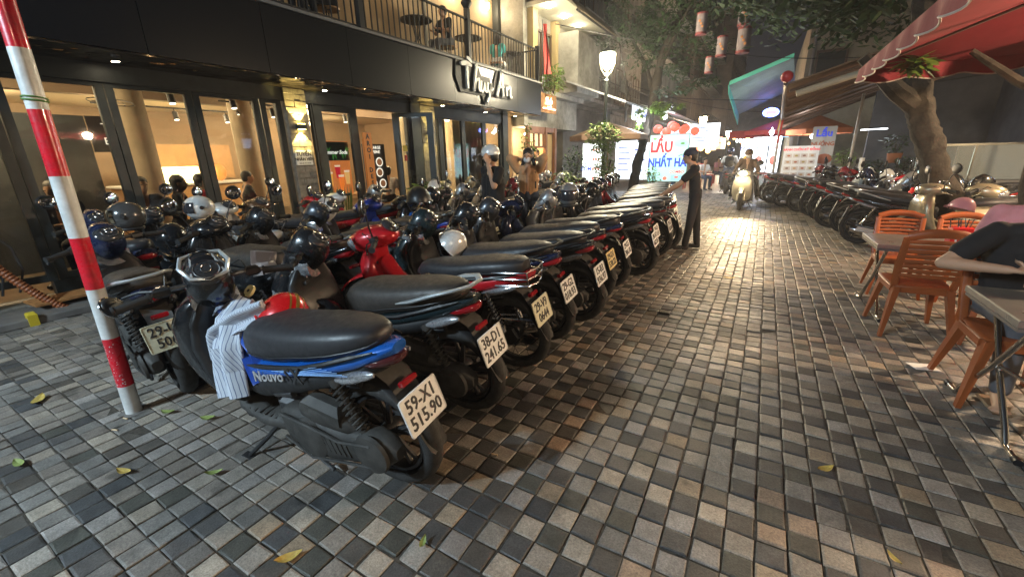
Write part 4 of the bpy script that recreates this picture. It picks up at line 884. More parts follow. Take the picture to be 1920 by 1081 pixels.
# café tables and chairs just inside
for (y, x, lab) in ((2.1, -7.7, 'small wooden café table under the seated heads, first window'), (3.6, -7.9, 'small wooden café table behind the second pane'), (6.6, -7.7, 'small wooden café table by the man in the white top')):
    t = thing('cafe_table', lab, 'table', (x, y, .1)); b = MB(); b.cyl((0, 0, .68), (0, 0, .71), .36, n=24); part('table_top', b, WOOD, t); b = MB(); b.cyl((0, 0, 0), (0, 0, .68), .025, n=8); b.cyl((0, 0, 0), (0, 0, .02), .2, n=16); part('pedestal', b, BLK(), t)
# ---------------- posters, signs
def board(name, lab, cat, c, w, h, col, face='+x', thick=.02, emit=0., edge=None, rot=None):
    R = {'+x': (0, 0, pi / 2), '-y': (0, 0, 0), '+y': (0, 0, pi), '-x': (0, 0, -pi / 2)}[face] if rot is None else rot
    t = thing(name, lab, cat, c, R); b = MB(); b.bb(-w / 2, w / 2, 0, thick, -h / 2, h / 2, .003)
    m = mat('board_%s_%d' % (name, int(sum(col) * 100)), col, .5, emit=col if emit else None, es=emit, noise_s=4, var=.06); part('panel', b, m, t, False); return t
def ink(n, c, e=0.): return mat('ink_' + n, c, .5, emit=c if e else None, es=e)
t = board('notice', 'white staff-wanted notice in black letters tied to the first stone column', 'notice', (-6.77, 4.64, 1.56), .30, .24, (.62, .62, .58)); text('lettering', 'TUYỂN', ink('black', (.02, .02, .02)), t, (0, -.003, .055), size=.085, bold=.002); text('lettering', 'NHÂN VIÊN', ink('black', ()), t, (0, -.003, -.025), size=.066, bold=.002); text('lettering', 'LIÊN HỆ: 0912 345 078', ink('black', ()), t, (0, -.003, -.09), size=.022)
# summer soda poster behind first glass door
t = board('poster', 'poster of iced summer drinks among green leaves behind the café door', 'poster', (-7.05, 5.48, 1.36), .62, .98, (.50, .15, .035), emit=.55)  # panel and printed inks emit light to brighten the poster, no lamp behind
b = MB(); b.bb(-.31, .31, -.004, -.001, .14, .48); part('poster_dark_top', b, ink('dgreen', (.015, .03, .015)), t, False)
random.seed(3)
for k in range(16):
    b = MB(); a = random.uniform(-1.2, 1.2); x0, z0 = random.uniform(-.28, .28), random.uniform(.05, .3); L_ = random.uniform(.1, .2)
    b.add([(x0, -.006, z0), (x0 + L_ * .4 * sin(a - .3), -.007, z0 + L_ * .5), (x0 + L_ * sin(a), -.007, z0 + L_ * cos(a)), (x0 + L_ * .4 * sin(a + .4), -.007, z0 + L_ * .5)], [(0, 1, 2, 3)]); part('printed_leaf', b, ink('leaf', (.05, .25, .04), .3), t, False)
for k, (x0, z0, h, c) in enumerate(((-.19, -.32, .26, (.75, .35, .06)), (.0, -.18, .24, (.5, .02, .03)), (.06, -.42, .3, (.85, .2, .03)), (.2, -.30, .26, (.75, .4, .12)))):
    b = MB(); b.add([(x0 - .045, -.008, z0), (x0 + .045, -.008, z0), (x0 + .065, -.008, z0 + h), (x0 - .065, -.008, z0 + h)], [(0, 1, 2, 3)]); part('printed_glass', b, ink('drink%d' % k, c, .5), t, False)
    b = MB(); b.add([(x0 - .062, -.009, z0 + h * .86), (x0 + .062, -.009, z0 + h * .86), (x0 + .065, -.009, z0 + h), (x0 - .065, -.009, z0 + h)], [(0, 1, 2, 3)]); part('printed_foam', b, ink('foam', (.8, .6, .4), .5), t, False)
text('lettering', 'Summer Soda', ink('cream', (.8, .8, .7), .5), t, (0, -.01, .29), size=.095, shear=.3, bold=.003)
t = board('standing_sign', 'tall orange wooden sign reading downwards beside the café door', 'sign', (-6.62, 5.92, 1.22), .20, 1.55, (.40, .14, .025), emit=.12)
for k, ch in enumerate('AROI DESSERT'):
    if ch != ' ': text('lettering', ch, ink('black', ()), t, (0, -.004, .70 - k * .122), size=.12, bold=.004)
t = board('standing_sign', 'plain orange wooden board behind the vertical lettered sign', 'sign', (-6.95, 6.18, 1.15), .2, 1.5, (.40, .15, .03))
t = board('poster', 'dark coffee poster with round cups inside the open café door', 'poster', (-7.4, 6.75, 1.35), .62, .95, (.05, .05, .055))
text('lettering', 'RECHARGE', ink('cream', ()), t, (-.02, -.004, .40), size=.085, bold=.002); text('lettering', 'CAFFEINE', ink('cream', ()), t, (-.02, -.004, .31), size=.085, bold=.002)
for (x0, z0) in ((-.16, .1), (.12, .1), (-.16, -.15), (.1, -.12), (-.1, -.36), (.16, -.36)):
    b = MB(); b.lathe([(.10, 0), (.10, .003), (.085, .004)], (x0, -.002, z0), (0, -1, 0), 20); part('printed_cup', b, ink('cream', ()), t); b = MB(); b.lathe([(.072, 0), (.072, .003)], (x0, -.005, z0), (0, -1, 0), 20); part('printed_coffee', b, ink('coffee', (.3, .14, .06), .2), t)
t = board('sticker', 'round yellow sticker on the side pane near the second column', 'sticker', (-6.88, 7.18, 1.72), .12, .12, (.8, .6, .05)); t = board('sticker', 'small red sticker below the yellow one', 'sticker', (-6.88, 7.18, 1.52), .07, .12, (.6, .04, .03))
t = board('wall_sign', 'dark framed menu sign with pale letters inside the café', 'sign', (-8.55, 2.75, 1.95), .5, .5, (.03, .03, .03)); text('lettering', 'T I', ink('cream', ()), t, (-.02, -.004, .1), size=.14); text('lettering', 'E E', ink('cream', ()), t, (-.02, -.004, -.1), size=.14)
# ---------------- café lettering: brush strokes
LET = mat('brushed_letter', (.5, .5, .49), .5, .1); LETB = mat('letter_backing', (.008, .008, .008), .6)
sgn = thing('shop_sign', 'silver brush-script letters reading Thuy An on black backing', 'sign', (-5.94, 8.18, 3.12))
def stroke(pts, ws, name='letter', sc=1.0, m=LET, x=.0, th=.035):
    b = MB(); n = len(pts); L_ = []; R_ = []
    P_ = []
    for i in range(n - 1):                                # smooth by Catmull-Rom
        p0, p1, p2, p3 = [V((*pts[max(0, min(n - 1, i + d))], 0)) for d in (-1, 0, 1, 2)]
        for k in range(6):
            t_ = k / 6; w_ = ws[i] + (ws[i + 1] - ws[i]) * t_
            P_.append((.5 * ((2 * p1) + (-p0 + p2) * t_ + (2 * p0 - 5 * p1 + 4 * p2 - p3) * t_ ** 2 + (-p0 + 3 * p1 - 3 * p2 + p3) * t_ ** 3), w_))
    P_.append((V((*pts[-1], 0)), ws[-1])); rings = []
    for i in range(len(P_)):
        a = P_[max(0, i - 1)][0]; c = P_[min(len(P_) - 1, i + 1)][0]; d = (c - a); d = d.normalized() if d.length > 1e-6 else V((1, 0, 0)); nr = V((-d.y, d.x, 0)); q, w_ = P_[i]
        e1 = q + nr * w_ / 2; e2 = q - nr * w_ / 2
        rings.append([V((x + th, e1.x, e1.y)), V((x + th, e2.x, e2.y)), V((x, e2.x, e2.y)), V((x, e1.x, e1.y))])
    b.skin(rings); return b
K = 1.0
strokes = [([(-.10, .24), (.10, .28), (.30, .25)], [.05, .075, .03]), ([(.13, .27), (.12, .05), (.13, -.22)], [.06, .06, .045]), ([(.14, .40), (.23, .36), (.30, .31)], [.045, .06, .02]), 
    ([(.44, .26), (.50, .30), (.42, .02), (.38, -.24), (.44, -.06), (.56, .02), (.56, -.18), (.62, -.23)], [.03, .05, .05, .05, .035, .05, .05, .03]),
    ([(.66, .0), (.64, -.18), (.72, -.22), (.80, -.04), (.82, -.20), (.90, -.2)], [.05, .05, .04, .05, .05, .03]),
    ([(.94, .0), (.92, -.16), (1.0, -.20), (1.08, -.02), (1.02, -.24), (.88, -.44)], [.05, .05, .04, .055, .05, .05]), ([(1.0, -.2), (1.1, -.16), (1.16, -.1)], [.03, .03, .02]),
    ([(1.34, -.26), (1.46, .0), (1.58, .34)], [.05, .05, .055]), ([(1.58, .34), (1.60, .05), (1.64, -.24)], [.055, .055, .05]), ([(1.40, -.05), (1.6, -.03), (1.68, -.02)], [.03, .04, .03]),
    ([(1.80, .0), (1.80, -.22)], [.055, .05]), ([(1.80, -.1), (1.92, .0), (1.98, -.02), (1.98, -.2), (2.08, -.22)], [.03, .05, .055, .05, .03])]
for pts, ws in strokes:
    part('letter', stroke(pts, [w * 1.35 for w in ws]), LET, sgn, False, loc=(0, 0, .06))
bk = MB(); bk.prism([(-.25, .0), (-.22, .36), (.0, .36), (.35, .45), (.62, .3), (.75, .12), (1.1, .12), (1.15, -.08), (1.05, -.34), (.95, -.48), (.8, -.48), (.75, -.3), (-.1, -.3)], -.06, -.045, 'x'); bk.prism([(1.2, -.28), (1.3, .1), (1.42, .34), (1.6, .42), (1.7, .2), (1.75, .08), (2.1, .06), (2.15, -.28)], -.06, -.045, 'x'); part('backing_shape', bk, LETB, sgn, False, loc=(.02, 0, .06))
lamp('glow', 'POINT', (-.02, 1.25, -.0), 1.6, (1, .95, .7), .12, parent=sgn); lamp('glow', 'POINT', (-.02, 1.75, .1), 1.6, (1, .95, .7), .12, parent=sgn)
# ---------------- balcony railing
rail = thing('balcony_railing', 'black iron railing of thin uprights along the café balcony', 'railing', (-6.1, 0, 3.545))
RM = mat('iron_black', (.012, .012, .013), .5)
bal = MB(); bal.box((0, 0, .42), (.018, .018, .84)); bme = bal.mesh('baluster', RM, False)
y = 2.2
while y < 12.05: link('baluster', bme, rail, (0, y, 0)); y += .135
b = MB(); b.bb(-.025, .025, -2, 12.08, .84, .87); b.bb(-.012, .012, -2, 12.08, .05, .07); b.bb(-.9, .0, 12.06, 12.1, .84, .87); part('top_rail', b, RM, rail, False)
for yy in (5.6, 8.65, 12.06): b = MB(); b.bb(-.05, .05, yy - .05, yy + .05, 0, .95 if yy != 8.65 else 1.05); part('rail_post', b, RM, rail, False)
k = 0; y = 12.08
while k < 7: link('baluster', bme, rail, (-.12 * (k + 1), 12.08, 0)); k += 1
# planter lamp on the balcony post
t = thing('carriage_lantern', 'black lantern with a knob cap standing on the balcony post', 'lantern', (-6.1, 8.65, 4.6)); b = MB(); b.lathe([(.06, 0), (.09, .05), (.12, .1), (.12, .12), (.10, .16), (.06, .24), (.02, .28)], n=16); part('lantern_body', b, RM, t)
# upper wall, glazing and piers behind the balcony
UW = mat('upper_plaster', (.30, .22, .13), .75, noise_s=1.4, var=.15, bump=.1, bs=20)
b = MB(); b.bb(-7.7, -7.55, 4.4, 12.1, 3.5, 7.0); part('upper_wall', b, UW, cafe, False)
b = MB(); b.bb(-7.7, -7.5, -3, 3.2, 3.5, 7.0); part('upper_wall', b, mat('upper_grey', (.10, .11, .13), .7, noise_s=2, var=.3), cafe, False)
for yy in (8.9, 10.6): b = MB(); b.bb(-7.56, -7.5, yy, yy + .06, 3.5, 7.0); part('conduit', b, mat('conduit_grey', (.13, .12, .10), .6), cafe, False)
b = MB(); b.bb(-7.56, -7.35, 12.0, 12.35, 3.5, 7.0); part('dark_pier', b, FRM, cafe, False)
b = MB(); b.bb(-7.7, -6.3, 3.0, 3.15, 3.5, 6.5); b.bb(-7.7, -6.9, 3.9, 4.0, 3.5, 6.5); part('door_jamb', b, mat('jamb_blue', (.08, .10, .16), .5), cafe, False)
b = MB(); b.bb(-9.5, -9.4, 3.1, 4.5, 3.5, 6.5); part('upper_room_wall', b, PLAS, cafe, False)
b = MB(); b.bb(-9.5, -6.0, -3, 12.3, 6.6, 6.75); part('upper_ceiling', b, UW, cafe, False)
b = MB(); b.bb(-14, -7.7, -3, 12.3, 7.0, 11); b.bb(-14, -7.56, -3.2, -3, 0, 11); part('upper_storey', b, mat('upper_grey', ()), cafe, False)
for (y, e, lab) in ((4.6, 7, 'at the left end of the café balcony'), (7.2, 16, 'above the table with glasses'), (10.0, 22, 'above the woman in turquoise'), (11.6, 14, 'at the flag end of the balcony')):
    t = thing('balcony_lamp', 'small wall lamp ' + lab, 'wall lamp', (-7.5, y, 5.6), (0, 0, 0), 'wall lamps over the balcony'); b = MB(); b.ell((.05, 0, 0), (.05, .05, .09), 12, 8); part('shade', b, mat('bulb_warm', ()), t); lamp('glow', 'POINT', (.16, 0, 0), e * 1.6, WARM, .06, parent=t)
# round bistro tables on the balcony
def bistro(y, x, lab, z=3.5):
    t = thing('bistro_table', lab, 'table', (x, y, z), (0, 0, 0), 'round tables on the balcony'); b = MB(); b.cyl((0, 0, .72), (0, 0, .745), .33, n=26); part('table_top', b, mat('iron_dark', (.025, .018, .014), .5), t)
    for k in range(4): b = MB(); a = k * pi / 2 + .4; b.tube([(.1 * cos(a), .1 * sin(a), .72), (.03 * cos(a), .03 * sin(a), .4), (.22 * cos(a), .22 * sin(a), 0)], .011, 6); part('leg', b, RM, t)
    return t
bistro(4.95, -6.6, 'round dark table at the left end of the balcony'); bistro(7.6, -6.65, 'round table with glasses in the middle of the balcony'); bistro(9.35, -6.6, 'round table behind the lantern post'); bistro(11.35, -6.6, 'round table beside the woman in turquoise')
for k, (dx, dy) in enumerate(((0, 0), (.08, .1), (-.1, .05))): b = MB(); b.lathe([(.02, 0), (.03, .09), (.028, .09), (.018, .005)], n=12); tag(part('drinking_glass', b, WHITE(), None, True, (-6.65 + dx, 7.6 + dy, 4.247)), ['glass in the centre of the middle balcony table', 'glass nearest the wall on the middle balcony table', 'glass nearest the railing on the middle balcony table'][k], 'glass', 'glasses on the balcony table')
# Vietnamese flag on a pole at the balcony end
t = thing('flag', 'limp red flag hanging from a pole at the end of the balcony', 'flag', (-5.95, 12.1, 3.6), (rad(8), rad(4), 0)); b = MB(); b.cyl((0, 0, -.3), (0, 0, 1.5), .012, n=8); part('flagpole', b, STEEL(), t)
b = MB(); n = 14
for i in range(n):
    def fp(i, k): return (.015 + .05 * k * (.35 + .65 * i / n) + .012 * sin(i * .6 + k), .05 * sin(k * 2.6 + i * .2) + .03 * k, 1.4 - 1.25 * i / n)
    for k in range(4): b.quad(fp(i, k), fp(i, k + 1), fp(i + 1, k + 1), fp(i + 1, k))
part('cloth', b, mat('flag_red', (.30, .02, .015), .7), t, ang=80)
# ---------------- left corner: meter box, cables, orange conduit, kerb
b = MB(); b.bb(-7.3, -6.75, -.75, .55, 0, 2.64); tag(part('end_pier', b, mat('grimy_render', (.055, .05, .045), .8, noise_s=5, var=.5, bump=.4, bs=20), cafe, False))
t = thing('meter_box', 'pale grey electricity meter box above tangled cables at the far left', 'meter box', (-6.62, .62, 1.75)); b = MB(); b.bb(-.08, .06, -.32, .30, -.35, .45, .01); part('case', b, mat('meter_grey', (.42, .43, .42), .5, noise_s=6, var=.15), t, False); b = MB(); b.bb(.061, .067, -.06, .22, -.18, -.05); part('meter_window', b, mat('meter_dark', (.1, .1, .1), .2), t, False)
t = thing('cable_bundle', 'tangle of black and grey cables running down the corner pier', 'cables')
random.seed(11)
for k in range(16):
    y0 = random.uniform(.25, 1.05); pts = [(-6.62 + random.uniform(-.04, .06), y0 + random.uniform(-.12, .12) + .05 * j * 0, 1.45 - j * .24) for j in range(6)]; b = MB(); b.tube(pts, random.uniform(.006, .02), 6); part('cable', b, mat('cable_%d' % (k % 3), [(.02, .02, .02), (.09, .085, .08), (.15, .12, .09)][k % 3], .6), t)
b = MB(); b.box((-6.55, .95, .95), (.05, .10, .12), None, .01); part('junction_box', b, mat('meter_grey', ()), t, False)
OR = mat('orange_conduit', (.24, .07, .02), .5)
t = thing('corrugated_conduit', 'orange corrugated pipe curving down onto the paving at the far left', 'pipe'); b = MB(); pts = []; rr_ = []
for i in range(90):
    u = i / 89; pts.append((-6.55 + .25 * u ** 2, .78 + .48 * u ** 1.6 - .1 * (1 - u), 1.25 * (1 - u) ** 1.2 + .02)); rr_.append(.042 if i % 2 else .034)
b.tube(pts, rr_, 12); part('pipe', b, OR, t)
b = MB(); b.box((-6.35, .95, .035), (.5, 1.3, .08), (0, 0, .02), .012); tag(part('kerb_block', b, CONC), 'low concrete ledge with a rusty sheet at the foot of the meter pier', 'kerb')
b = MB(); b.box((-6.12, .93, .06), (.09, .07, .14), (0, .12, 0), .01); tag(part('yellow_block', b, mat('yellow_paint', (.6, .45, .03), .5)), 'small yellow painted block at the corner of the ledge', 'block')
b = MB(); b.box((-6.5, 1.35, .14), (.3, .7, .02), (0, .05, .1)); tag(part('rusty_sheet', b, mat('rust_sheet', (.35, .16, .05), .7, noise_s=9, var=.4)), 'orange rusty plate leaning on the café step', 'plate')
# ================================================================ PEOPLE
def remeshed(b, voxel, smooth=2, disp=0., seed=0):
    me = bpy.data.meshes.new('tmp'); me.from_pydata(b.v, [], b.f); o = bpy.data.objects.new('tmp', me)
    r = o.modifiers.new('r', 'REMESH'); r.mode = 'VOXEL'; r.voxel_size = voxel; r.use_smooth_shade = True
    if smooth: s_ = o.modifiers.new('s', 'SMOOTH'); s_.iterations = smooth; s_.factor = .6
    out = bake(o); bpy.data.meshes.remove(me)
    if disp:
        for v in out.vertices:
            n = noise.noise(V((v.co.x * 9, v.co.y * 9, v.co.z * 5 + seed))); v.co += v.normal * disp * n
    out.polygons.foreach_set('use_smooth', [True] * len(out.polygons)); return out
def cap_(b, p0, p1, r0, r1=None, n=12, sq=1.):
    p0, p1 = V(p0), V(p1); r1 = r0 if r1 is None else r1; d = p1 - p0
    if d.length < 1e-5: d = V((0, 0, 1e-4))
    q = d.to_track_quat('Z', 'Y'); u = q @ V((1, 0, 0)); w = q @ V((0, 1, 0)); t = d.normalized(); R = []
    for a in (-80, -50, -20): R.append(b.ring(p0 + t * (r0 * sin(rad(a))), u, w, r0 * cos(rad(a)), r0 * cos(rad(a)), n))
    for a in (20, 50, 80): R.append(b.ring(p1 + t * (r1 * sin(rad(a))), u, w, r1 * cos(rad(a)), r1 * cos(rad(a)), n))
    b.skin(R)
def chain(b, pts, rs, n=12):
    for i in range(len(pts) - 1): cap_(b, pts[i], pts[i + 1], rs[i], rs[i + 1], n)
def hand(b, wr, el, s=1., curl=.5, side=1, down=V((0, 0, -1))):
    d = (V(wr) - V(el)).normalized(); w = V(wr); lat = d.cross(down); lat = lat.normalized() if lat.length > .1 else V((0, 1, 0)); nr = lat.cross(d).normalized()
    palm = w + d * .085 * s
    for k in range(4): o = lat * ((k - 1.5) * .02 * s); cap_(b, w + d * .01, palm + o, .017 * s, .012 * s, 8)
    for k, L_ in enumerate((.062, .072, .068, .052)):
        o = lat * ((k - 1.5) * .0215 * s); p = palm + o; a = d; 
        for j in range(3):
            a = (a - nr * (curl * (.5 + .35 * j))).normalized(); q = p + a * (L_ * s * (.45 - .09 * j)); cap_(b, p, q, .0095 * s, .0085 * s, 8); p = q
    tb = w + d * .025 * s - lat * side * .022 * s; t1 = tb + (d * .6 - lat * side * .7 - nr * .25).normalized() * .038 * s; t2 = t1 + (d * .9 - lat * side * .2 - nr * .3).normalized() * .034 * s
    cap_(b, tb, t1, .013 * s, .011 * s, 8); cap_(b, t1, t2, .011 * s, .009 * s, 8)
SKIN = lambda: mat('skin', (.42, .25, .16), .5, noise_s=12, var=.06, sub=.08)
HAIR = lambda: mat('hair_black', (.012, .010, .009), .5, bump=.5, bs=120)
STAND = dict(pelvis=(0, 0, .88), chest=(0, 0, 1.18), neck=(0, 0, 1.37), head=(.02, 0, 1.51), sh=(0, .19, 1.32), el=(-.02, .25, 1.05), wr=(.06, .26, .82), hip=(0, .085, .86), kn=(.02, .095, .47), an=(0, .10, .08), toe=(.16, .12, .03))
def person(label, loc, yaw, J=None, shirt=None, trouser=None, shoe=None, skin=None, hair='short', s=.94, voxel=.014, sleeve='short', pants='long', face=(1, 0, 0), mask=None, hat=None, curl=.4, fat=1., skirt=False, extra=None, group=None, fingers=True, upper_only=False, barefoot=False):
    t = thing('person', label, 'person', loc, (0, 0, yaw), group, s)
    j = {}
    for k, v_ in STAND.items():
        if k in ('sh', 'el', 'wr', 'hip', 'kn', 'an', 'toe'): j[k + 'L'] = V(v_); j[k + 'R'] = V((v_[0], -v_[1], v_[2]))
        else: j[k] = V(v_)
    for k, v_ in (J or {}).items(): j[k] = V(v_)
    sk = skin or SKIN(); b = MB(); f = V(face).normalized(); up = V((0, 0, 1)); hd = j['head']; rt = f.cross(up).normalized(); up = rt.cross(f).normalized()
    Rm = Matrix((f, -rt, up)).transposed()
    def H(x, y, z): return hd + Rm @ V((x, y, z))
    # head: cranium, jaw, nose, ears
    def ELL(c, r):
        q = MB(); q.ell((0, 0, 0), r, 16, 10); o = len(b.v); b.v += [tuple(Rm @ V(p) + c) for p in q.v]; b.f += [tuple(i + o for i in ff) for ff in q.f]; b.m += q.m
    ELL(H(-.005, 0, .03), (.098, .078, .092)); ELL(H(.025, 0, -.045), (.066, .056, .062)); ELL(H(.055, 0, -.082), (.026, .028, .02))
    cap_(b, H(.088, 0, .012), H(.108, 0, -.022), .011, .014, 8); cap_(b, H(.078, -.02, -.052), H(.078, .02, -.052), .011, .011, 8)
    for sy in (1, -1): cap_(b, H(-.002, sy * .080, .02), H(.0, sy * .078, -.018), .012, .009, 8)
    cap_(b, j['neck'] - V((0, 0, .05)), H(-.02, 0, -.06), .052, .048)
    cap_(b, j['chest'], j['neck'], .10, .06)
    for sd in 'LR':
        sh, el, wr = j['sh' + sd], j['el' + sd], j['wr' + sd]
        cap_(b, j['neck'] - V((0, 0, .04)), sh, .05, .05); mid = sh.lerp(el, .35); chain(b, [sh, mid, el], [.052, .050, .040]); fm = el.lerp(wr, .3); chain(b, [el, fm, wr], [.040, .041, .026])
        if fingers: hand(b, wr, el, 1., curl, 1 if sd == 'L' else -1)
        else: cap_(b, wr, wr + (wr - el).normalized() * .1, .03, .022)
        if not upper_only:
            hp, kn, an, to = j['hip' + sd], j['kn' + sd], j['an' + sd], j['toe' + sd]
            chain(b, [hp, kn], [.078, .052]); cf = kn.lerp(an, .3); chain(b, [kn, cf, an], [.05, .052, .034]); cap_(b, an, an + V((0, 0, -.03)), .036, .034)
            chain(b, [an - V((0, 0, .03)), to], [.036, .03])
            if barefoot:
                dd = (to - an); dd.z = 0; dd.normalize(); la = V((-dd.y, dd.x, 0))
                for k in range(5): o = to + la * ((k - 2) * .019) ; cap_(b, o, o + dd * (.035 - abs(k - 1) * .005 * 1), .011, .010, 8)
    cap_(b, j['pelvis'], j['chest'], .10, .10)
    link('body', remeshed(b, voxel, 1), t).data.materials.append(sk)
    # eyes, brows
    for sy in (1, -1):
        e = MB(); q = MB(); q.ell((0, 0, 0), (.006, .013, .0065), 10, 6); e.v = [tuple(H(.087, sy * .032, .012) + Rm @ V(p)) for p in q.v]; e.f = q.f; e.m = q.m; part('eye', e, mat('eye_dark', (.02, .015, .01), .15), t)
    # shirt
    if shirt:
        b = MB(); pel, ch, nk = j['pelvis'], j['chest'], j['neck']; lat = (j['shL'] - j['shR']).normalized(); lh = (j['hipL'] - j['hipR']).normalized()
        for q in (-1, -.45, .45, 1):
            cap_(b, pel + lh * (.065 * q * fat) - V((0, 0, .02)), ch + lat * (.085 * q * fat), .098 * fat - .018 * abs(q), .100 * fat - .02 * abs(q)); cap_(b, ch + lat * (.085 * q * fat), nk.lerp(ch, .25) + lat * (.09 * q) - V((0, 0, .02)), .095 * fat, .055)
        for sd in 'LR':
            sh, el, wr = j['sh' + sd], j['el' + sd], j['wr' + sd]; cap_(b, nk - V((0, 0, .03)), sh, .055, .062)
            if sleeve == 'short': cap_(b, sh, sh.lerp(el, .62),   .070, .068)
            elif sleeve == 'long': chain(b, [sh, el, el.lerp(wr, .93)], [.062, .054, .042])
            elif sleeve == 'puff': cap_(b, sh, el, .075, .075); cap_(b, el, el.lerp(wr, .5), .07, .05)
        o = link('shirt', remeshed(b, voxel, 2, .006), t); o.data.materials.append(shirt)
    if trouser and not upper_only:
        b = MB(); cap_(b, j['hipL'] + V((0, 0, .06)), j['hipR'] + V((0, 0, .06)), .088 * fat, .088 * fat); cap_(b, j['pelvis'], j['pelvis'] + V((0, 0, .05)), .105 * fat, .10 * fat)
        for sd in 'LR':
            hp, kn, an = j['hip' + sd], j['kn' + sd], j['an' + sd]
            cap_(b, hp, kn, .096 * fat, .070)
            if pants == 'long': chain(b, [kn, kn.lerp(an, .5), an + V((0, 0, .02))], [.070, .064, .056])
            elif pants == 'short': pass
        o = link('trousers', remeshed(b, voxel, 2, .006, 3), t); o.data.materials.append(trouser)
    if shoe and not upper_only:
        for sd in 'LR':
            b = MB(); an, to = j['an' + sd], j['toe' + sd]; cap_(b, an - V((0, 0, .035)), to + V((0, 0, .005)), .044, .037); cap_(b, an - V((.02, 0, .035)), an - V((.02, 0, -.0)), .042, .04)
            o = link('shoe', remeshed(b, voxel, 1), t); o.data.materials.append(shoe)
    # hair
    if hair:
        b = MB(); b.T = Matrix.Translation(hd) @ Rm.to_4x4()
        b.ell((-.016, 0, .045), (.104, .088, .092), 18, 12, a0=.9 if hair != 'none' else 1.6)
        b.ell((-.05, 0, .0), (.066, .082, .085), 14, 10)
        if hair == 'long': b.ell((-.06, 0, -.1), (.05, .085, .17), 14, 10)
        if hair == 'plaits':
            for sy in (1, -1): chain(b, [V((-.03, sy * .07, -.03)), V((.0, sy * .105, -.16)), V((.05, sy * .12, -.34)), V((.07, sy * .13, -.48))], [.035, .032, .028, .014])
        o = link('hair', remeshed(b, voxel * .9, 1, .004), t); o.data.materials.append(HAIR())
    if mask:
        b = MB(); q = MB(); q.ell((0, 0, 0), (.055, .062, .05), 16, 10); b.v = [tuple(H(.050, 0, -.045) + Rm @ V(p)) for p in q.v]; b.f = q.f; b.m = q.m; mk = part('face_mask', b, mask, t)
        b = MB(); b.tube([H(.06, .055, -.03), H(.02, .082, -.005), H(.0, .088, .0)], .002, 4); b.tube([H(.06, -.055, -.03), H(.02, -.082, -.005), H(.0, -.088, .0)], .002, 4); part('ear_loop', b, mask, mk)
    if hat:
        kind, hm = hat; b = MB(); b.T = Matrix.Translation(hd) @ Rm.to_4x4()
        if kind == 'cap': b.ell((-.01, 0, .045), (.112, .092, .10), 20, 10, a0=pi / 2 - .1); part('cap_crown', b, hm, t); b = MB(); b.T = Matrix.Translation(hd) @ Rm.to_4x4(); b.strip([(.07, .06, .075), (.13, .052, .072), (.175, .036, .04)], .14, .004); part('cap_peak', b, hm, t)
        else:
            b.ell((-.005, 0, .04), (.13, .112, .115), 22, 12, a0=pi / 2 - .25); b.strip([(.08, .06, .085), (.13, .045, .085), (.17, .03, .06)], .16, .005); part('worn_helmet', b, hm, t)
    return t
CL = lambda n, c, r=.85: mat('cloth_' + n, c, r, noise_s=6, var=.18, bump=.25, bs=18)
KB = CL('black', (.010, .010, .012)); KW = CL('white', (.55, .55, .55)); KJ = CL('jeans', (.03, .045, .08)); KG = CL('grey', (.10, .10, .11)); KP = CL('pink', (.50, .24, .27)); KT = CL('tan', (.42, .25, .13)); KR = CL('red', (.35, .03, .03)); KBr = CL('brown', (.09, .05, .03)); KTq = CL('turquoise', (.06, .35, .36)); KBl = CL('blue', (.05, .10, .28)); KBe = CL('beige', (.38, .30, .2))
SHO = mat('shoe_white', (.45, .45, .44), .6); SHK = mat('shoe_black', (.02, .02, .02), .5)
# attendant in the dark cap, hands on a seat
t = person('man in black t-shirt and dark cap pulling at a parked scooter seat', (-.92, 7.2, 0), pi + .12, dict(pelvis=(-.04, 0, .90), chest=(.0, 0, 1.2), neck=(.04, 0, 1.38), head=(.10, 0, 1.505), elL=(.22, .2, 1.10), wrL=(.44, .16, .95), elR=(.20, -.2, 1.08), wrR=(.40, -.16, .93), hipL=(-.04, .09, .87), hipR=(-.04, -.09, .87), knL=(.0, .1, .47), knR=(-.10, -.1, .47), anL=(.04, .1, .08), anR=(-.14, -.1, .08), toeL=(.2, .12, .03), toeR=(.02, -.12, .03)),
    shirt=KB, trouser=KB, shoe=SHK, hat=('cap', CL('navy', (.02, .025, .045))), s=.95, voxel=.012, curl=.3, fat=1.05, sleeve='short', face=(1, .1, -.08))
b = MB()
for k in range(4): b.box((.10 + k * .03, .125, .04), (.012, .03, .05), (0, .5, 0))
part('shoe_stripe', b, SHO, t, False)
# helmeted man, hand at his cheek, and woman tying her hair
person('man in black jacket, white helmet and black mask with one hand at his cheek', (-3.20, 4.96, 0), rad(-120), dict(elL=(.12, .27, 1.13), wrL=(.12, .12, 1.40), elR=(-.04, -.27, 1.06), shL=(0, .21, 1.32), shR=(0, -.21, 1.32)), shirt=KB, trouser=KB, shoe=SHK, hair='short', hat=('helmet', PWh), mask=KB, s=1.0, voxel=.012, fat=1.38, sleeve='short', face=(.8, -.75, -.1))
person('woman in beige jacket and white face mask with both arms raised behind her head', (-3.26, 6.12, 0), rad(-75), dict(elL=(.10, .27, 1.48), wrL=(-.08, .10, 1.46), elR=(.10, -.27, 1.48), wrR=(-.08, -.10, 1.46)), shirt=KT, trouser=KJ, shoe=SHO, hair='plaits', mask=KW, s=.99, voxel=.012, fat=1.05, sleeve='puff', face=(1, -.05, -.08))
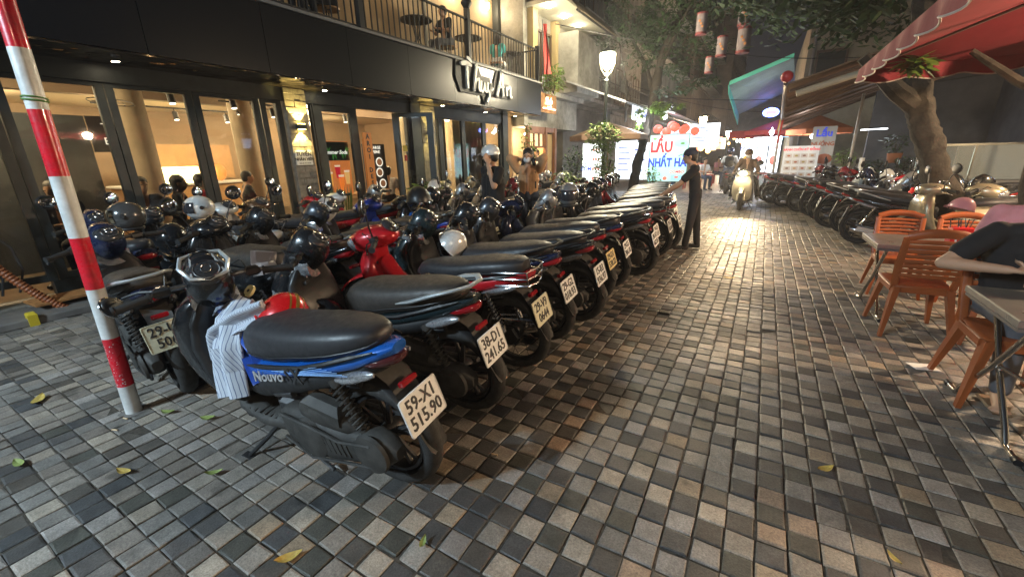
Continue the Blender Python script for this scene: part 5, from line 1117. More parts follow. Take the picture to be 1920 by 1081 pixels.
# oncoming rider with a passenger
sc_ = bike('retro', 'cream scooter with lit headlight ridden towards the camera down the street', 'motorbike', None, None, (-.42, 14.1, 0), -pi / 2 - .02, 0, paint=PC, cowlm=PC, steer=0, mirrors=3, wheels='alloy', rimcol=ALU())
sit = dict(pelvis=(0, 0, .84), chest=(.04, 0, 1.12), neck=(.06, 0, 1.30), head=(.09, 0, 1.43), shL=(.05, .17, 1.25), shR=(.05, -.17, 1.25), elL=(.22, .27, 1.04), elR=(.22, -.27, 1.04), wrL=(.46, .30, .96), wrR=(.46, -.30, .96), hipL=(.02, .09, .83), hipR=(.02, -.09, .83), knL=(.40, .16, .72), knR=(.40, -.16, .72), anL=(.44, .21, .22), anR=(.44, -.21, .22), toeL=(.58, .23, .17), toeR=(.58, -.23, .17))
person('rider in brown jacket and white mask steering the oncoming cream scooter', (-.42, 13.62, 0), -pi / 2, sit, shirt=KBr, trouser=KG, shoe=SHO, hair='short', mask=KW, hat=('helmet', PBr), s=.98, sleeve='long', fat=1.15)
ps = dict(sit); ps.update(elL=(.15, .3, 1.0), wrL=(.34, .2, .92), elR=(.15, -.3, 1.0), wrR=(.34, -.2, .92), knL=(.36, .27, .70), knR=(.36, -.27, .70), anL=(.3, .33, .28), anR=(.3, -.33, .28), toeL=(.42, .36, .22), toeR=(.42, -.36, .22))
person('passenger in a dark top behind the brown-jacketed rider', (-.42, 14.0, 0), -pi / 2, ps, shirt=KG, trouser=KB, shoe=SHO, hair='long', s=.99, sleeve='long')
# bike and rider leaving
bike('scooter', 'dark scooter riding away beyond the oncoming cream scooter', 'motorbike', None, None, (-1.15, 17.5, 0), pi / 2, 0, paint=PK, cowlm=PK, steer=0, mirrors=3)
bp_ = person('rider in white shirt with a black backpack riding away down the street', (-1.15, 17.9, 0), pi / 2, sit, shirt=KW, trouser=KJ, shoe=SHO, hair='short', hat=('helmet', PN), s=1.02, sleeve='short', fingers=False, voxel=.02)
b = MB(); b.box((-.12, 0, 1.12), (.16, .28, .36), (0, .1, 0), .05); part('backpack', b, KB, bp_)
# seated helper
def seated(label, loc, yaw, shirt, trouser=KB, hair='short', s=.95, lean=.08, z=.45, fingers=False, voxel=.024, arms=None, group=None, **k):
    J = dict(pelvis=(0, 0, z + .08), chest=(lean * .5, 0, z + .38), neck=(lean, 0, z + .56), head=(lean * 1.4, 0, z + .70), shL=(lean * .9, .17, z + .51), shR=(lean * .9, -.17, z + .51), elL=(.14, .22, z + .28), elR=(.14, -.22, z + .28), wrL=(.36, .12, z + .30), wrR=(.36, -.12, z + .30), hipL=(0, .09, z + .07), hipR=(0, -.09, z + .07), knL=(.40, .11, z + .06), knR=(.40, -.11, z + .06), anL=(.38, .11, .08), anR=(.38, -.11, .08), toeL=(.54, .12, .03), toeR=(.54, -.12, .03))
    J.update(arms or {}); return person(label, loc, yaw, J, shirt=shirt, trouser=trouser, hair=hair, s=s, voxel=voxel, fingers=fingers, shoe=k.pop('shoe', SHK), group=group, **k)
gi = 'people seated inside the café'
for (x, y, a, sh, hr, lab) in ((-7.55, 1.75, .9, KB, 'long', 'dark haired guest bent over behind the striped pole window'), (-7.75, 2.62, 1.6, KBr, 'short', 'guest looking down at the left of the second café pane'), (-7.6, 2.95, 2.6, KB, 'long', 'guest with long hair reading in the second café pane'), (-7.8, 3.35, 2.9, KR, 'short', 'guest with swept hair at the right of the second café pane'), (-8.6, 4.5, 2.8, KB, 'short', 'man with dark jacket facing left in front of the lit counter'), (-7.5, 7.15, -2.6, KW, 'short', 'man in white top with bowed head beside the second stone column')):
    seated(lab, (x, y, .1), a - pi / 2, sh, hair=hr, group=gi, s=.98)
    b = MB(); b.box((0, 0, .44), (.36, .36, .03), None, .01)
    st = thing('stool', 'wooden stool under the ' + lab.split(' in ')[0][:40], 'stool', (x, y, .1)); part('seat', b, WOOD, st, False)
    for sx in (-1, 1):
        for sy in (-1, 1): b = MB(); b.cyl((sx * .15, sy * .15, 0), (sx * .13, sy * .13, .43), .014, n=6); part('leg', b, BLK(), st)
# balcony guests
seated('seated man in black with short hair on the café balcony', (-6.75, 8.75, 3.5), rad(-100), KB, KG, s=1.0); seated('woman in turquoise top on the café balcony', (-6.75, 10.9, 3.5), rad(100), KTq, KW, hair='long', s=.92)
seated('dark figure seated at the left end of the balcony', (-6.7, 4.5, 3.5), rad(90), KB, KB, s=1.0); seated('guest in white shoes at the left balcony table', (-6.7, 5.5, 3.5), rad(-90), KG, KB, s=1.0, shoe=SHO)
for (y, lab) in ((4.5, 'metal chair of the dark figure on the balcony'), (5.5, 'metal chair of the guest in white shoes'), (8.75, 'pale round-backed chair of the man on the balcony'), (10.9, 'metal chair of the woman in turquoise')):
    c_ = thing('balcony_chair', lab, 'chair', (-6.75, y, 3.5), (0, 0, 0), 'chairs on the balcony'); b = MB(); b.cyl((0, 0, .43), (0, 0, .46), .2, n=18); part('seat', b, WOOD, c_)
    for k in range(4): b = MB(); b.cyl((.16 * cos(k * pi / 2 + .78), .16 * sin(k * pi / 2 + .78), .43), (.2 * cos(k * pi / 2 + .78), .2 * sin(k * pi / 2 + .78), 0), .012, n=6); part('leg', b, RM, c_)
person('shopkeeper in white shirt standing inside the wooden shop window', (-6.7, 13.2, .1), rad(-100), None, shirt=KW, trouser=KG, shoe=SHK, s=.98, voxel=.016, fingers=False, fat=1.1)

# ================================================================ ORANGE CHAIRS, TABLES, DINERS (right)
ORP = mat('orange_plastic', (.27, .068, .018), .36, noise_s=4, var=.12, rvar=.05)
def plastic_chair(label, loc, yaw, s=1.):
    t = thing('plastic_chair', label, 'chair', loc, (0, 0, yaw), 'orange plastic chairs', s)   # faces +x
    b = MB(); b.loft([(-.20, .42, .445, .17), (-.18, .425, .455, .19), (0, .425, .45, .21), (.18, .43, .455, .215), (.22, .42, .45, .19)], 16, 4); part('seat', b, ORP, t, ang=50)
    b = MB()
    for sy in (1, -1): b.tube([(-.17, sy * .185, .42), (-.22, sy * .20, .62), (-.275, sy * .205, .86)], [.026, .030, .026], 8, sq=.7)
    b.tube([(-.285, -.205, .87), (-.315, -.1, .905), (-.32, 0, .912), (-.315, .1, .905), (-.285, .205, .87)], [.016, .018, .018, .018, .016], 8, sq=2.0); part('back_frame', b, ORP, t)
    for k in range(8):
        z = .535 + k * .042; x = -.205 - (z - .5) * .19; w = .195
        b = MB(); b.tube([(x, -w, z), (x - .03, 0, z + .006), (x, w, z)], [.0075, .0085, .0075], 8, sq=2.1) ; part('back_slat', b, ORP, t)
    for sx, sy in ((1, 1), (1, -1), (-1, 1), (-1, -1)):
        b = MB(); xx, yy = sx * .175, sy * .175; fx, fy = (sx * .23 if sx > 0 else -.29), sy * .225
        b.add([(xx - .035, yy - .03 * sy, .43), (xx + .035, yy - .03 * sy, .43), (xx + .04, yy + .02 * sy, .43), (xx - .04, yy + .02 * sy, .43), (fx - .02, fy - .008 * sy, 0), (fx + .02, fy - .008 * sy, 0), (fx + .02, fy + .016 * sy, 0), (fx - .02, fy + .016 * sy, 0)],
              [(0, 1, 5, 4), (1, 2, 6, 5), (2, 3, 7, 6), (3, 0, 4, 7), (4, 5, 6, 7), (3, 2, 1, 0)]); part('leg', b, ORP, t, False)
    b = MB()
    for sy in (1, -1): b.box((0, sy * .20, .405), (.32, .012, .05), None, .004)
    b.box((.2, 0, .405), (.012, .34, .05), None, .004); b.box((-.19, 0, .405), (.012, .32, .05), None, .004); part('apron', b, ORP, t, False)
    return t
SS = mat('stainless_top', (.34, .33, .31), .30, .75, noise_s=3, var=.15, rvar=.06, bump=.03, bs=14); TUBE = mat('chromed_tube', (.55, .53, .5), .2, 1.)
def steel_table(label, loc, yaw, L_=1.1, W_=.62, s=1.):
    t = thing('folding_table', label, 'table', loc, (0, 0, yaw), 'steel topped folding tables', s)
    b = MB(); b.bb(-L_ / 2, L_ / 2, -W_ / 2, W_ / 2, .735, .78, .006); part('table_top', b, SS, t, False)
    b = MB(); b.bb(-L_ / 2 + .006, L_ / 2 - .006, -W_ / 2 + .006, W_ / 2 - .006, .715, .733); part('top_underframe', b, mat('board_edge', (.12, .1, .09), .6), t, False)
    for sx in (-1, 1):
        x = sx * (L_ / 2 - .10)
        b = MB(); b.tube([(x, -W_ / 2 + .06, .73), (x + .0, .0, .36), (x, W_ / 2 - .10, .10), (x, W_ / 2 - .04, .02), (x, W_ / 2 + .10, .015)], .0165, 10); part('leg', b, TUBE, t)
        b = MB(); b.tube([(x + .035, W_ / 2 - .06, .73), (x + .035, .0, .36), (x + .035, -W_ / 2 + .10, .10), (x + .035, -W_ / 2 + .04, .02), (x + .035, -W_ / 2 - .10, .015)], .0165, 10); part('leg', b, TUBE, t)
        for yy in (W_ / 2 + .10, -W_ / 2 - .10): b = MB(); b.cyl((x + (.035 if yy < 0 else 0), yy - .02, .016), (x + (.035 if yy < 0 else 0), yy + .02, .016), .021, n=10); part('rubber_foot', b, BLK(), t)
    b = MB(); b.tube([(-L_ / 2 + .1, -.02, .40), (-.2, -.02, .24), (.2, -.02, .24), (L_ / 2 - .1, -.02, .40)], .012, 8); part('brace', b, TUBE, t)
    return t
steel_table('steel topped folding table nearest the camera with the diner in black', (1.66, 3.12, 0), 0, 1.15, .72, .90)
steel_table('steel topped folding table behind the nearest orange chair with the red cutlery caddy', (1.50, 5.10, 0), .02, 1.25, .72, .88)
plastic_chair('orange chair turned away from the camera at the middle of the right edge', (1.22, 4.60, 0), pi / 2 + .05, .96)
plastic_chair('orange chair half hidden behind the diner in black', (1.42, 3.45, 0), rad(-90), 1.0)
plastic_chair('left of the two orange chairs on the far side of the second table', (1.34, 5.80, 0), rad(-92), .90)
plastic_chair('right of the two orange chairs on the far side of the second table', (1.86, 5.80, 0), rad(-88), .90)
plastic_chair('orange chair cut by the lower right corner', (1.62, 2.10, 0), rad(80), 1.0)
# diners
seated('diner in black t-shirt resting an arm on the steel table', (1.45, 3.72, 0), rad(-95), KB, KG, s=1.02, lean=.12, fingers=True, voxel=.011, fat=1.15, z=.47,
    arms=dict(elL=(.22, .30, .80), wrL=(.30, .02, .82), elR=(.20, -.38, .79), wrR=(.36, -.15, .81), knL=(.36, .24, .53), knR=(.38, -.06, .53), anL=(.28, .20, .09), anR=(.34, -.02, .09), toeL=(.43, .22, .03), toeR=(.49, -.04, .03)), shoe=None, barefoot=True, pants='long')
seated('diner in pink t-shirt with pale lettering on the back', (1.78, 4.62, 0), rad(80), KP, KJ, s=1.02, lean=.05, z=.47, fat=1.25, voxel=.014)
plastic_chair('orange chair under the diner in pink', (1.78, 4.62, 0), rad(80), .96)
t = thing('sandals', 'pair of flat sandals under the diner in black', 'sandals'); 
for dx in (-.18, .16): b = MB(); b.box((1.50 + dx * .7, 3.32, .014), (.085, .24, .02), None, .008); part('sole', b, mat('sandal_tan', (.14, .09, .05), .7), t)
# cutlery caddy
t = thing('cutlery_caddy', 'red box with white spoon and fork emblem holding cutlery', 'cutlery box', (1.52, 4.98, .69)); b = MB(); b.bb(-.07, .07, -.06, .06, 0, .15, .006); part('box', b, mat('caddy_red', (.6, .02, .02), .35), t, False)
for k, (dx, h) in enumerate(((-.035, .07), (0, .08), (.035, .07))): b = MB(); b.box((dx, -.062, .055), (.012, .002, .05)); b.ell((dx, -.062, .095), (.013, .002, .018), 12, 6); part('emblem', b, WHITE(), t)
for k in range(7): b = MB(); a = random.uniform(-.2, .2); x0 = -.05 + k * .016; b.cyl((x0, random.uniform(-.03, .03), .02), (x0 + a * .2, random.uniform(-.04, .04), .22), .004, n=5); part('cutlery', b, STEEL() if k % 2 else BLK(), t)
t = thing('menu_card', 'laminated menu lying on the nearest steel table', 'menu', (1.72, 3.0, .704), (0, 0, .5)); b = MB(); b.box((0, 0, 0), (.26, .18, .002)); part('card', b, WHITE(), t, False)
t = thing('glass_tumbler', 'clear tumbler beside the red cutlery box', 'glass', (1.66, 5.0, .69)); b = MB(); b.lathe([(.03, 0), (.036, .11), (.033, .11), (.027, .008)], n=16); part('tumbler_wall', b, mat('tumbler_glass', (.7, .65, .5), .1, trans=.8), t)
# ================================================================ STREET LAMPS
BULB = mat('street_bulb', (1, .95, .8), emit=(1, .93, .72), es=26)
LMT = mat('lamp_post_iron', (.012, .016, .014), .45, .3)
def street_lamp(label, loc, h, e, s=1., col=(1, .86, .58), b_=None, group='lantern street lamps'):
    t = thing('street_lamp', label, 'street lamp', loc, (0, 0, 0), group)
    b = MB(); b.lathe([(.13, 0), (.14, .08), (.10, .12), (.085, .35), (.10, .40), (.055, .46), (.05, 1.2), (.045, h - .72), (.065, h - .70), (.04, h - .66), (.035, h - .60)], n=18); part('post', b, LMT, t)
    b = MB(); b.lathe([(.02, -.60), (.07, -.56), (.09, -.52), (.03, -.50)], (0, 0, h), n=16)
    for k in range(4): a = k * pi / 2 + .4; b.tube([(.03 * cos(a), .03 * sin(a), h - .56), (.13 * cos(a), .13 * sin(a), h - .46), (.20 * cos(a), .20 * sin(a), h - .28), (.215 * cos(a), .215 * sin(a), h - .04)], .012, 6)
    part('cradle', b, mat('lamp_cradle', (.35, .3, .18), .4), t)
    b = MB(); b.lathe([(.05, -.44), (.12, -.36), (.17, -.22), (.19, -.06), (.19, -.03), (.1, -.01)], (0, 0, h), n=20); part('globe', b, b_ or BULB, t)
    b = MB(); b.lathe([(.225, -.03), (.22, .0), (.14, .05), (.05, .10), (.02, .15)], (0, 0, h), n=20); part('lamp_cap', b, LMT, t)
    lamp('lamp_light', 'POINT', (0, 0, h - .62 + .0), e * .55, col, .10, parent=t); lamp('lamp_light', 'POINT', (.30, -.25, h - .2), e * .45, col, .12, parent=t); return t
street_lamp('tall black street lamp with glowing lantern rising from the leafy planter', (-4.12, 12.4, 0), 4.15, 800)
street_lamp('distant glowing street lamp above the white shop board', (-3.45, 28, 0), 3.45, 700, col=(1, .62, .32), b_=mat('street_bulb_far', (1, .9, .7), emit=(1, .78, .45), es=70)); street_lamp('farthest small glowing street lamp left of the green awning', (-2.75, 38, 0), 3.0, 260)
street_lamp('street lamp on the near left corner behind the photographer', (-4.0, -3.4, 0), 4.0, KEY_E, col=(.66, .86, 1.0), b_=mat('street_bulb_cool', (1, 1, 1), emit=(.85, .95, 1), es=26)) 
street_lamp('street lamp at the near right behind the photographer', (3.4, -3.2, 0), 4.3, KEY2_E, col=(1, .74, .48))

# ================================================================ FOLIAGE
LEAFM = mat('leaf_green', (.028, .060, .020), .62, noise_s=2.5, var=.5); LEAFB = mat('leaf_bright', (.12, .20, .035), .45, noise_s=5, var=.35); LEAFD = mat('leaf_dark', (.018, .04, .02), .5, noise_s=2, var=.4)
BARK = mat('bark', (.034, .027, .020), .85, noise_s=9, var=.45, bump=1., bs=34)
def leaves(b, c, r, n, size, rnd, flat=.6):
    for k in range(n):
        while True:
            p = V((rnd.uniform(-1, 1), rnd.uniform(-1, 1), rnd.uniform(-1, 1)))
            if p.length < 1: break
        p = V(c) + V((p.x * r[0], p.y * r[1], p.z * r[2])); a = rnd.uniform(0, 6.3); d = V((cos(a), sin(a), rnd.uniform(-.9, .3))).normalized(); u = d.cross(V((0, 0, 1))).normalized(); u = (u + V((0, 0, rnd.uniform(-.5, .5)))).normalized(); L_ = size * rnd.uniform(.6, 1.3); w = L_ * rnd.uniform(.28, .42)
        b.add([p, p + d * L_ * .4 + u * w * .5, p + d * L_ * .75 + u * w * .35, p + d * L_, p + d * L_ * .75 - u * w * .35, p + d * L_ * .4 - u * w * .5], [(0, 1, 2, 3), (0, 3, 4, 5)])
def tree(label, loc, trunk, limbs, clumps, leafm, size=.13, seed=1):
    t = thing('tree', label, 'tree', loc); rnd = random.Random(seed)
    pts, rs = zip(*trunk); b = MB(); n = 14
    P_ = []; R_ = []
    for i in range(len(pts) - 1):
        for k in range(10): f_ = k / 10; P_.append(V(pts[i]).lerp(V(pts[i + 1]), f_) + V((rnd.gauss(0, .008), rnd.gauss(0, .008), 0))); R_.append((rs[i] * (1 - f_) + rs[i + 1] * f_) * rnd.uniform(.95, 1.07))
    P_.append(V(pts[-1])); R_.append(rs[-1]); b.tube(P_, R_, 22); b.v = [tuple(V(q) + (lambda z_: V((z_.x, z_.y, 0)) * .045)(noise.noise_vector(V((q[0] * 9, q[1] * 9, q[2] * 2.2 + seed)))) + (lambda z_: V((z_.x, z_.y, 0)) * .02)(noise.noise_vector(V((q[0] * 30, q[1] * 30, q[2] * 6))))) for q in b.v]; part('trunk', b, BARK, t)
    for pl, rl in limbs: b = MB(); b.tube(pl, rl, 8); part('limb', b, BARK, t)
    b = MB()
    for c, r, k in clumps:
        m_ = max(1, k // 60)
        for q in range(m_):
            o = V((rnd.uniform(-1, 1) * r[0], rnd.uniform(-1, 1) * r[1], rnd.uniform(-1, 1) * r[2])) * .8; leaves(b, V(c) + o, (r[0] * .33, r[1] * .33, r[2] * .33), k // m_, size, rnd)
    part('crown', b, leafm, t, False); return t
tree('leaning street tree behind the blue hotpot sign with a leafy collar', (-4.25, 16.2, 0), [((0, 0, 0), .17), ((.18, 0, 1.2), .15), ((.5, 0, 2.6), .14), ((.62, 0, 3.6), .15), ((.75, 0, 4.6), .11), ((1.5, .2, 6.6), .08)],
    [([(.6, 0, 3.4), (.2, .1, 4.4), (-.5, .1, 5.6)], [.1, .07, .03]), ([(.7, 0, 4.2), (1.2, -.2, 5.2), (1.9, -.5, 6.4)], [.08, .06, .03]), ([(-.35, 0, 2.6), (-.4, 0, 3.8), (-.75, 0, 5.3)], [.045, .04, .02])],
    [((1.2, 0, 5.3), (1.7, 1.2, 1.2), 2600), ((-.5, 0, 5.8), (1.2, 1., .8), 1300), ((1.6, .2, 3.9), (.9, .7, .55), 900), ((2.4, -.5, 6.8), (1.6, 1.2, .9), 1500)], LEAFM, .17, 3)
tree('low bright foliage sprouting from the leaning tree below the first floor', (-4.0, 15.9, 2.1), [((.3, 0, 0), .03), ((.3, 0, .9), .02)], [], [((.35, -.2, .75), (.55, .4, .28), 420), ((.95, -.2, .7), (.55, .4, .25), 320), ((.2, -.1, .4), (.3, .3, .3), 160)], LEAFB, .15, 5)
tree('right hand tree with a thick leaning trunk among the parked bikes', (2.65, 9.0, 0), [((.12, 0, 0), .22), ((-.36, 0, 1.1), .17), ((-.62, 0, 1.75), .155), ((-.82, 0, 2.2), .18), ((-1.0, -.1, 3.4), .12), ((-1.2, -.3, 5.0), .08)],
    [([(-.8, 0, 2.1), (-1.1, -.2, 2.3), (-1.6, -.3, 2.8)], [.15, .13, .08]), ([(-.8, -.1, 3.3), (-.2, -.6, 4.4), (.2, -1., 5.4)], [.08, .06, .03])],
    [((-1.5, .3, 4.4), (1.6, 1.6, .9), 2600), ((.4, -.5, 4.8), (1.8, 1.4, 1.0), 2600), ((-2.6, 1.6, 4.9), (1.2, 1.2, .8), 1500), ((-1.6, 3.5, 4.6), (1.6, 1.5, 1.0), 2400), ((-2.9, 3.0, 5.2), (1.3, 1.5, 1.0), 2200), ((-.9, -.4, 3.9), (1.0, .8, .5), 1100)], LEAFM, .22, 8)
tree('second tree at the right edge with a brown warmly lit trunk', (2.62, 6.9, 0), [((.1, 0, 0), .2), ((0, 0, 1.5), .17), ((-.05, 0, 2.4), .2), ((-.1, 0, 4.2), .13)], [([(-.05, 0, 1.9), (-.4, .1, 2.15), (-.8, .2, 2.5)], [.06, .045, .03])], [((-.9, .3, 2.35), (.45, .3, .2), 90), ((-.2, .2, 4.6), (1.6, 1.4, .9), 1500)], LEAFB, .2, 12)
def shrub(label, loc, r, n, m, size, seed, cat='plant', pot=None, stems=6, name='potted_plant'):
    t = thing(name, label, cat, loc); rnd = random.Random(seed)
    z0 = 0
    if pot: b = MB(); b.lathe([(pot[0] * .7, 0), (pot[0] * .8, .03), (pot[0], pot[1]), (pot[0] * .9, pot[1]), (pot[0] * .85, pot[1] - .03)], n=18); part('pot', b, pot[2], t); z0 = pot[1]
    b = MB()
    for k in range(stems): a = rnd.uniform(0, 6.3); b.tube([(0, 0, z0 * .8), (r[0] * .3 * cos(a), r[1] * .3 * sin(a), z0 + r[2] * .6), (r[0] * .6 * cos(a), r[1] * .6 * sin(a), z0 + r[2] * 1.4)], .008, 5)
    part('stems', b, BARK, t); b = MB(); leaves(b, (0, 0, z0 + r[2]), r, n, size, rnd); part('foliage', b, m, t, False); return t
TER = mat('terracotta', (.25, .10, .05), .7); GRP = mat('grey_pot', (.12, .13, .13), .6)
shrub('bushy bright green creeper wrapped around the lamp post', (-4.05, 12.1, 1.55), (.50, .42, .42), 1100, LEAFB, .13, 21, name='climbing_plant'); shrub('hanging green creeper stems around the foot of the lamp post', (-3.98, 12.05, .5), (.34, .3, .6), 700, LEAFB, .11, 22, name='climbing_plant')
shrub('tall dark leafy shrub between the wooden door and the parasol', (-5.4, 13.3, .3), (.38, .35, .62), 420, LEAFM, .13, 23, pot=(.22, .3, TER)); shrub('leafy creeper climbing the yellow lit post at the café corner', (-6.35, 11.9, .5), (.22, .25, 1.0), 380, LEAFB, .11, 24, name='climbing_plant')
shrub('green bush hanging at the balcony corner beside the flag', (-5.9, 12.75, 3.3), (.38, .35, .42), 380, LEAFB, .16, 25, name='hanging_plant'); shrub('spiky potted plant in front of the second stone column', (-6.2, 6.9, .25), (.34, .34, .26), 90, LEAFB, .3, 26, pot=(.17, .3, GRP)); 
t = shrub('tall snake plant in a grey basket by the poster door', (-6.35, 4.95, 0), (.05, .05, .1), 4, LEAFM, .1, 27, pot=(.18, .45, GRP)); b = MB()
for k in range(9): a = k * .7; b.add([(.1 * cos(a) - .02, .1 * sin(a), .4), (.1 * cos(a) + .02, .1 * sin(a), .4), (.16 * cos(a) + .02, .16 * sin(a), .85), (.18 * cos(a), .18 * sin(a), 1.1), (.16 * cos(a) - .025, .16 * sin(a), .85)], [(0, 1, 2, 3, 4)])
part('sword_leaves', b, LEAFM, t, False)
for k, (x, y, r, lab) in enumerate(((-4.9, 11.2, .3, 'low leafy plant beside the wooden shop door'), (-4.4, 10.5, .28, 'green plant between parked bikes near the parasol'), (-3.7, 11.3, .34, 'leafy plant at the foot of the lamp post planter'), (-2.9, 13.4, .28, 'green plant left of the blue hotpot sign'))): shrub(lab, (x, y, .25), (r, r, .3), 160, LEAFB if k % 2 else LEAFM, .13, 30 + k, pot=(.18, .3, TER))
for k, (x, y, z, lab) in enumerate(((2.6, 15.4, .5, 'potted shrub beside the green and white pole on the right'), (1.95, 15.6, .75, 'small plant in a white pot before the hotpot banner'), (3.1, 14.6, .55, 'dark potted shrub in front of the dim shop'), (3.0, 15.5, 1.1, 'reddish potted tree beneath the fluorescent tube'))): shrub(lab, (x, y, z), (.3, .3, .26), 170, LEAFM if k != 1 else LEAFB, .12, 40 + k, pot=(.17, .25, WHITE() if k == 1 else TER))

# ================================================================ NEIGHBOURING BUILDINGS (left side)
WW = mat('old_white_wall', (.27, .26, .23), .8, noise_s=2.2, var=.42, bump=.15, bs=12); GW = mat('grimy_wall', (.14, .135, .12), .85, noise_s=1.2, var=.4, bump=.2, bs=9); YW = mat('yellow_wall', (.42, .32, .16), .75, noise_s=1.5, var=.15)
def win(par, x, y0, y1, z0, z1, glass, frm=None, bars=2):
    b = MB(); b.bb(x - .02, x + .04, y0, y1, z0, z0 + .06); b.bb(x - .02, x + .04, y0, y1, z1 - .06, z1); b.bb(x - .02, x + .04, y0, y0 + .06, z0, z1); b.bb(x - .02, x + .04, y1 - .06, y1, z0, z1)
    for k in range(1, bars): yy = y0 + (y1 - y0) * k / bars; b.bb(x - .02, x + .035, yy - .02, yy + .02, z0, z1)
    w = part('window', b, frm or mat('frame_brown', (.10, .06, .035), .5), par, False); b = MB(); b.bb(x - .03, x - .022, y0, y1, z0, z1); part('pane', b, glass, w, False)
GD = mat('dark_glass', (.03, .035, .035), .1); GP = mat('pale_glass', (.22, .28, .24), .15)
# narrow shop
t = thing('narrow_shop', 'narrow wooden fronted shop house with a white first floor and roller awning', 'building')
b = MB(); b.bb(-8.5, -6.6, 12.15, 16.4, 2.4, 9); part('wall', b, WW, t, False)
b = MB(); b.bb(-6.6, -6.3, 12.35, 16.4, 3.35, 3.5); b.bb(-6.6, -5.7, 14.2, 16.3, 3.5, 5.3, .02); part('bay', b, WW, t, False)
b = MB(); b.bb(-7.4, -5.4, 12.3, 16.3, 5.62, 5.72); part('canopy_ceiling', b, mat('canopy_white', (.42, .40, .33), .7), t, False)
for yy in (12.4, 14.0): b = MB(); b.bb(-6.62, -6.4, yy, yy + .3, 3.5, 5.6); part('pilaster', b, YW, t, False)
win(t, -6.58, 12.75, 13.3, 3.6, 5.2, GP); win(t, -6.57, 13.32, 13.95, 3.6, 5.2, GP)
b = MB(); b.bb(-6.6, -6.52, 12.2, 14.3, 2.25, 2.4); b.bb(-6.6, -6.5, 12.2, 12.3, 0, 2.3); b.bb(-6.6, -6.5, 13.45, 13.6, 0, 2.4); b.bb(-6.6, -6.5, 14.2, 14.35, 0, 2.4); part('door_frame', b, mat('door_brown', (.18, .07, .025), .45, noise_s=4, var=.2), t, False)
b = MB(); b.bb(-6.9, -6.62, 13.62, 14.2, 0, 2.2); part('arched_door', b, mat('door_glow', (.5, .36, .18), .6), t, False)
win(t, -6.55, 12.3, 13.4, 1.75, 2.25, mat('cream_pane', (.6, .5, .3), .4, emit=(1, .75, .4), es=.5), mat('door_brown', ()), 3)
b = MB(); b.bb(-7.6, -7.5, 12.2, 14.4, 0, 2.4); part('shop_interior', b, PLAS, t, False)
for k in range(3):
    l_ = thing('canopy_light', 'round canopy ceiling light %s' % ['nearest the balcony flag', 'in the middle of the canopy', 'farthest along the canopy'][k], 'ceiling light', (-6.0, 12.6 + k * 1.15, 5.60), (0, 0, 0), 'lights under the white canopy'); b = MB(); b.cyl((0, 0, 0), (0, 0, -.02), .10, n=18); part('diffuser', b, mat('bulb_warm', ()), l_); lamp('glow', 'POINT', (0, 0, -.15), 7, (1, .9, .62), .08, parent=l_)
l_ = thing('shop_lamp', 'warm lamp lighting the wooden shop interior', 'lamp', (-7.0, 13.0, 2.2)); b = MB(); b.ell((0, 0, 0), (.06, .06, .06), 12, 8); part('globe', b, mat('bulb_warm', ()), l_); lamp('glow', 'POINT', (.12, 0, -.1), 45, WARM, .08, parent=l_)
aw = thing('roller_awning', 'folded brown and cream awning hung under the canopy edge', 'awning'); b = MB(); b.strip([(-5.45, 5.75), (-5.2, 5.62), (-5.0, 5.4), (-4.95, 5.3)], 4.0, .02); b.v = [(x, y + 14.3, z) for x, y, z in b.v]; part('canvas', b, mat('canvas_brown', (.16, .12, .08), .8, noise_s=3, var=.2), aw)
b = MB(); b.tube([(-5.0, 12.3, 5.28), (-5.0, 16.3, 5.28)], .03, 8); part('front_bar', b, BLK(), aw)
t = board('hanging_sign', 'slatted wooden sign with glowing pink-orange script above the shop door', 'sign', (-6.15, 12.95, 3.05), 1.15, .55, (.16, .09, .04)); t.rotation_euler = (0, 0, pi / 2)
for k in range(12): b = MB(); b.bb(-.56 + k * .095, -.52 + k * .095, -.02, -.001, -.27, .27); part('slat', b, WOOD, t, False)
text('lettering', 'Slub', ink('neon_orange', (1, .45, .25), 9), t, (-.08, -.03, .06), size=.30, shear=.35, bold=.004); b = MB(); b.bb(-.45, .45, -.03, -.022, -.16, -.13); part('underline', b, ink('neon_orange', ()), t, False); text('lettering', 'since 1989', ink('neon_orange', ()), t, (0, -.03, -.09), size=.07)
# grimy bay and later blocks
def block(lab, x, y0, y1, h, m, floors, seed, depth=5, z0=0, balc=True, gl=GD):
    t = thing('town_house', lab, 'building'); rnd = random.Random(seed); sx = 1 if x < 0 else -1
    b = MB(); b.bb(x - sx * depth, x, y0, y1, z0, h); part('wall', b, m, t, False)
    for f_ in range(floors):
        zb = 3.6 + f_ * 3.0
        if zb + 2.2 > h: break
        n = max(1, int((y1 - y0) / 2.2))
        for k in range(n):
            ya = y0 + (y1 - y0) * (k + .2) / n; yb = y0 + (y1 - y0) * (k + .8) / n
            win(t, x + sx * .0, ya, yb, zb + .3, zb + 1.9, gl, None, 3) if sx > 0 else win(t, x, ya, yb, zb + .3, zb + 1.9, gl, None, 3)
        if balc:
            b = MB(); b.bb(x, x + sx * .8, y0 + .2, y1 - .2, zb - .05, zb + .06); part('balcony_slab', b, WW, t, False)
            b = MB(); b.bb(x + sx * .76, x + sx * .8, y0 + .2, y1 - .2, zb + .9, zb + .95)
            yy = y0 + .2
            while yy < y1 - .2: b.bb(x + sx * .77, x + sx * .79, yy, yy + .025, zb + .06, zb + .9); yy += .16
            part('balcony_rails', b, RM, t, False)['kind'] = 'stuff'
        b = MB(); b.bb(x - .02, x + sx * .12, y0, y1, zb - .25, zb - .12); part('string_course', b, m, t, False)
    return t
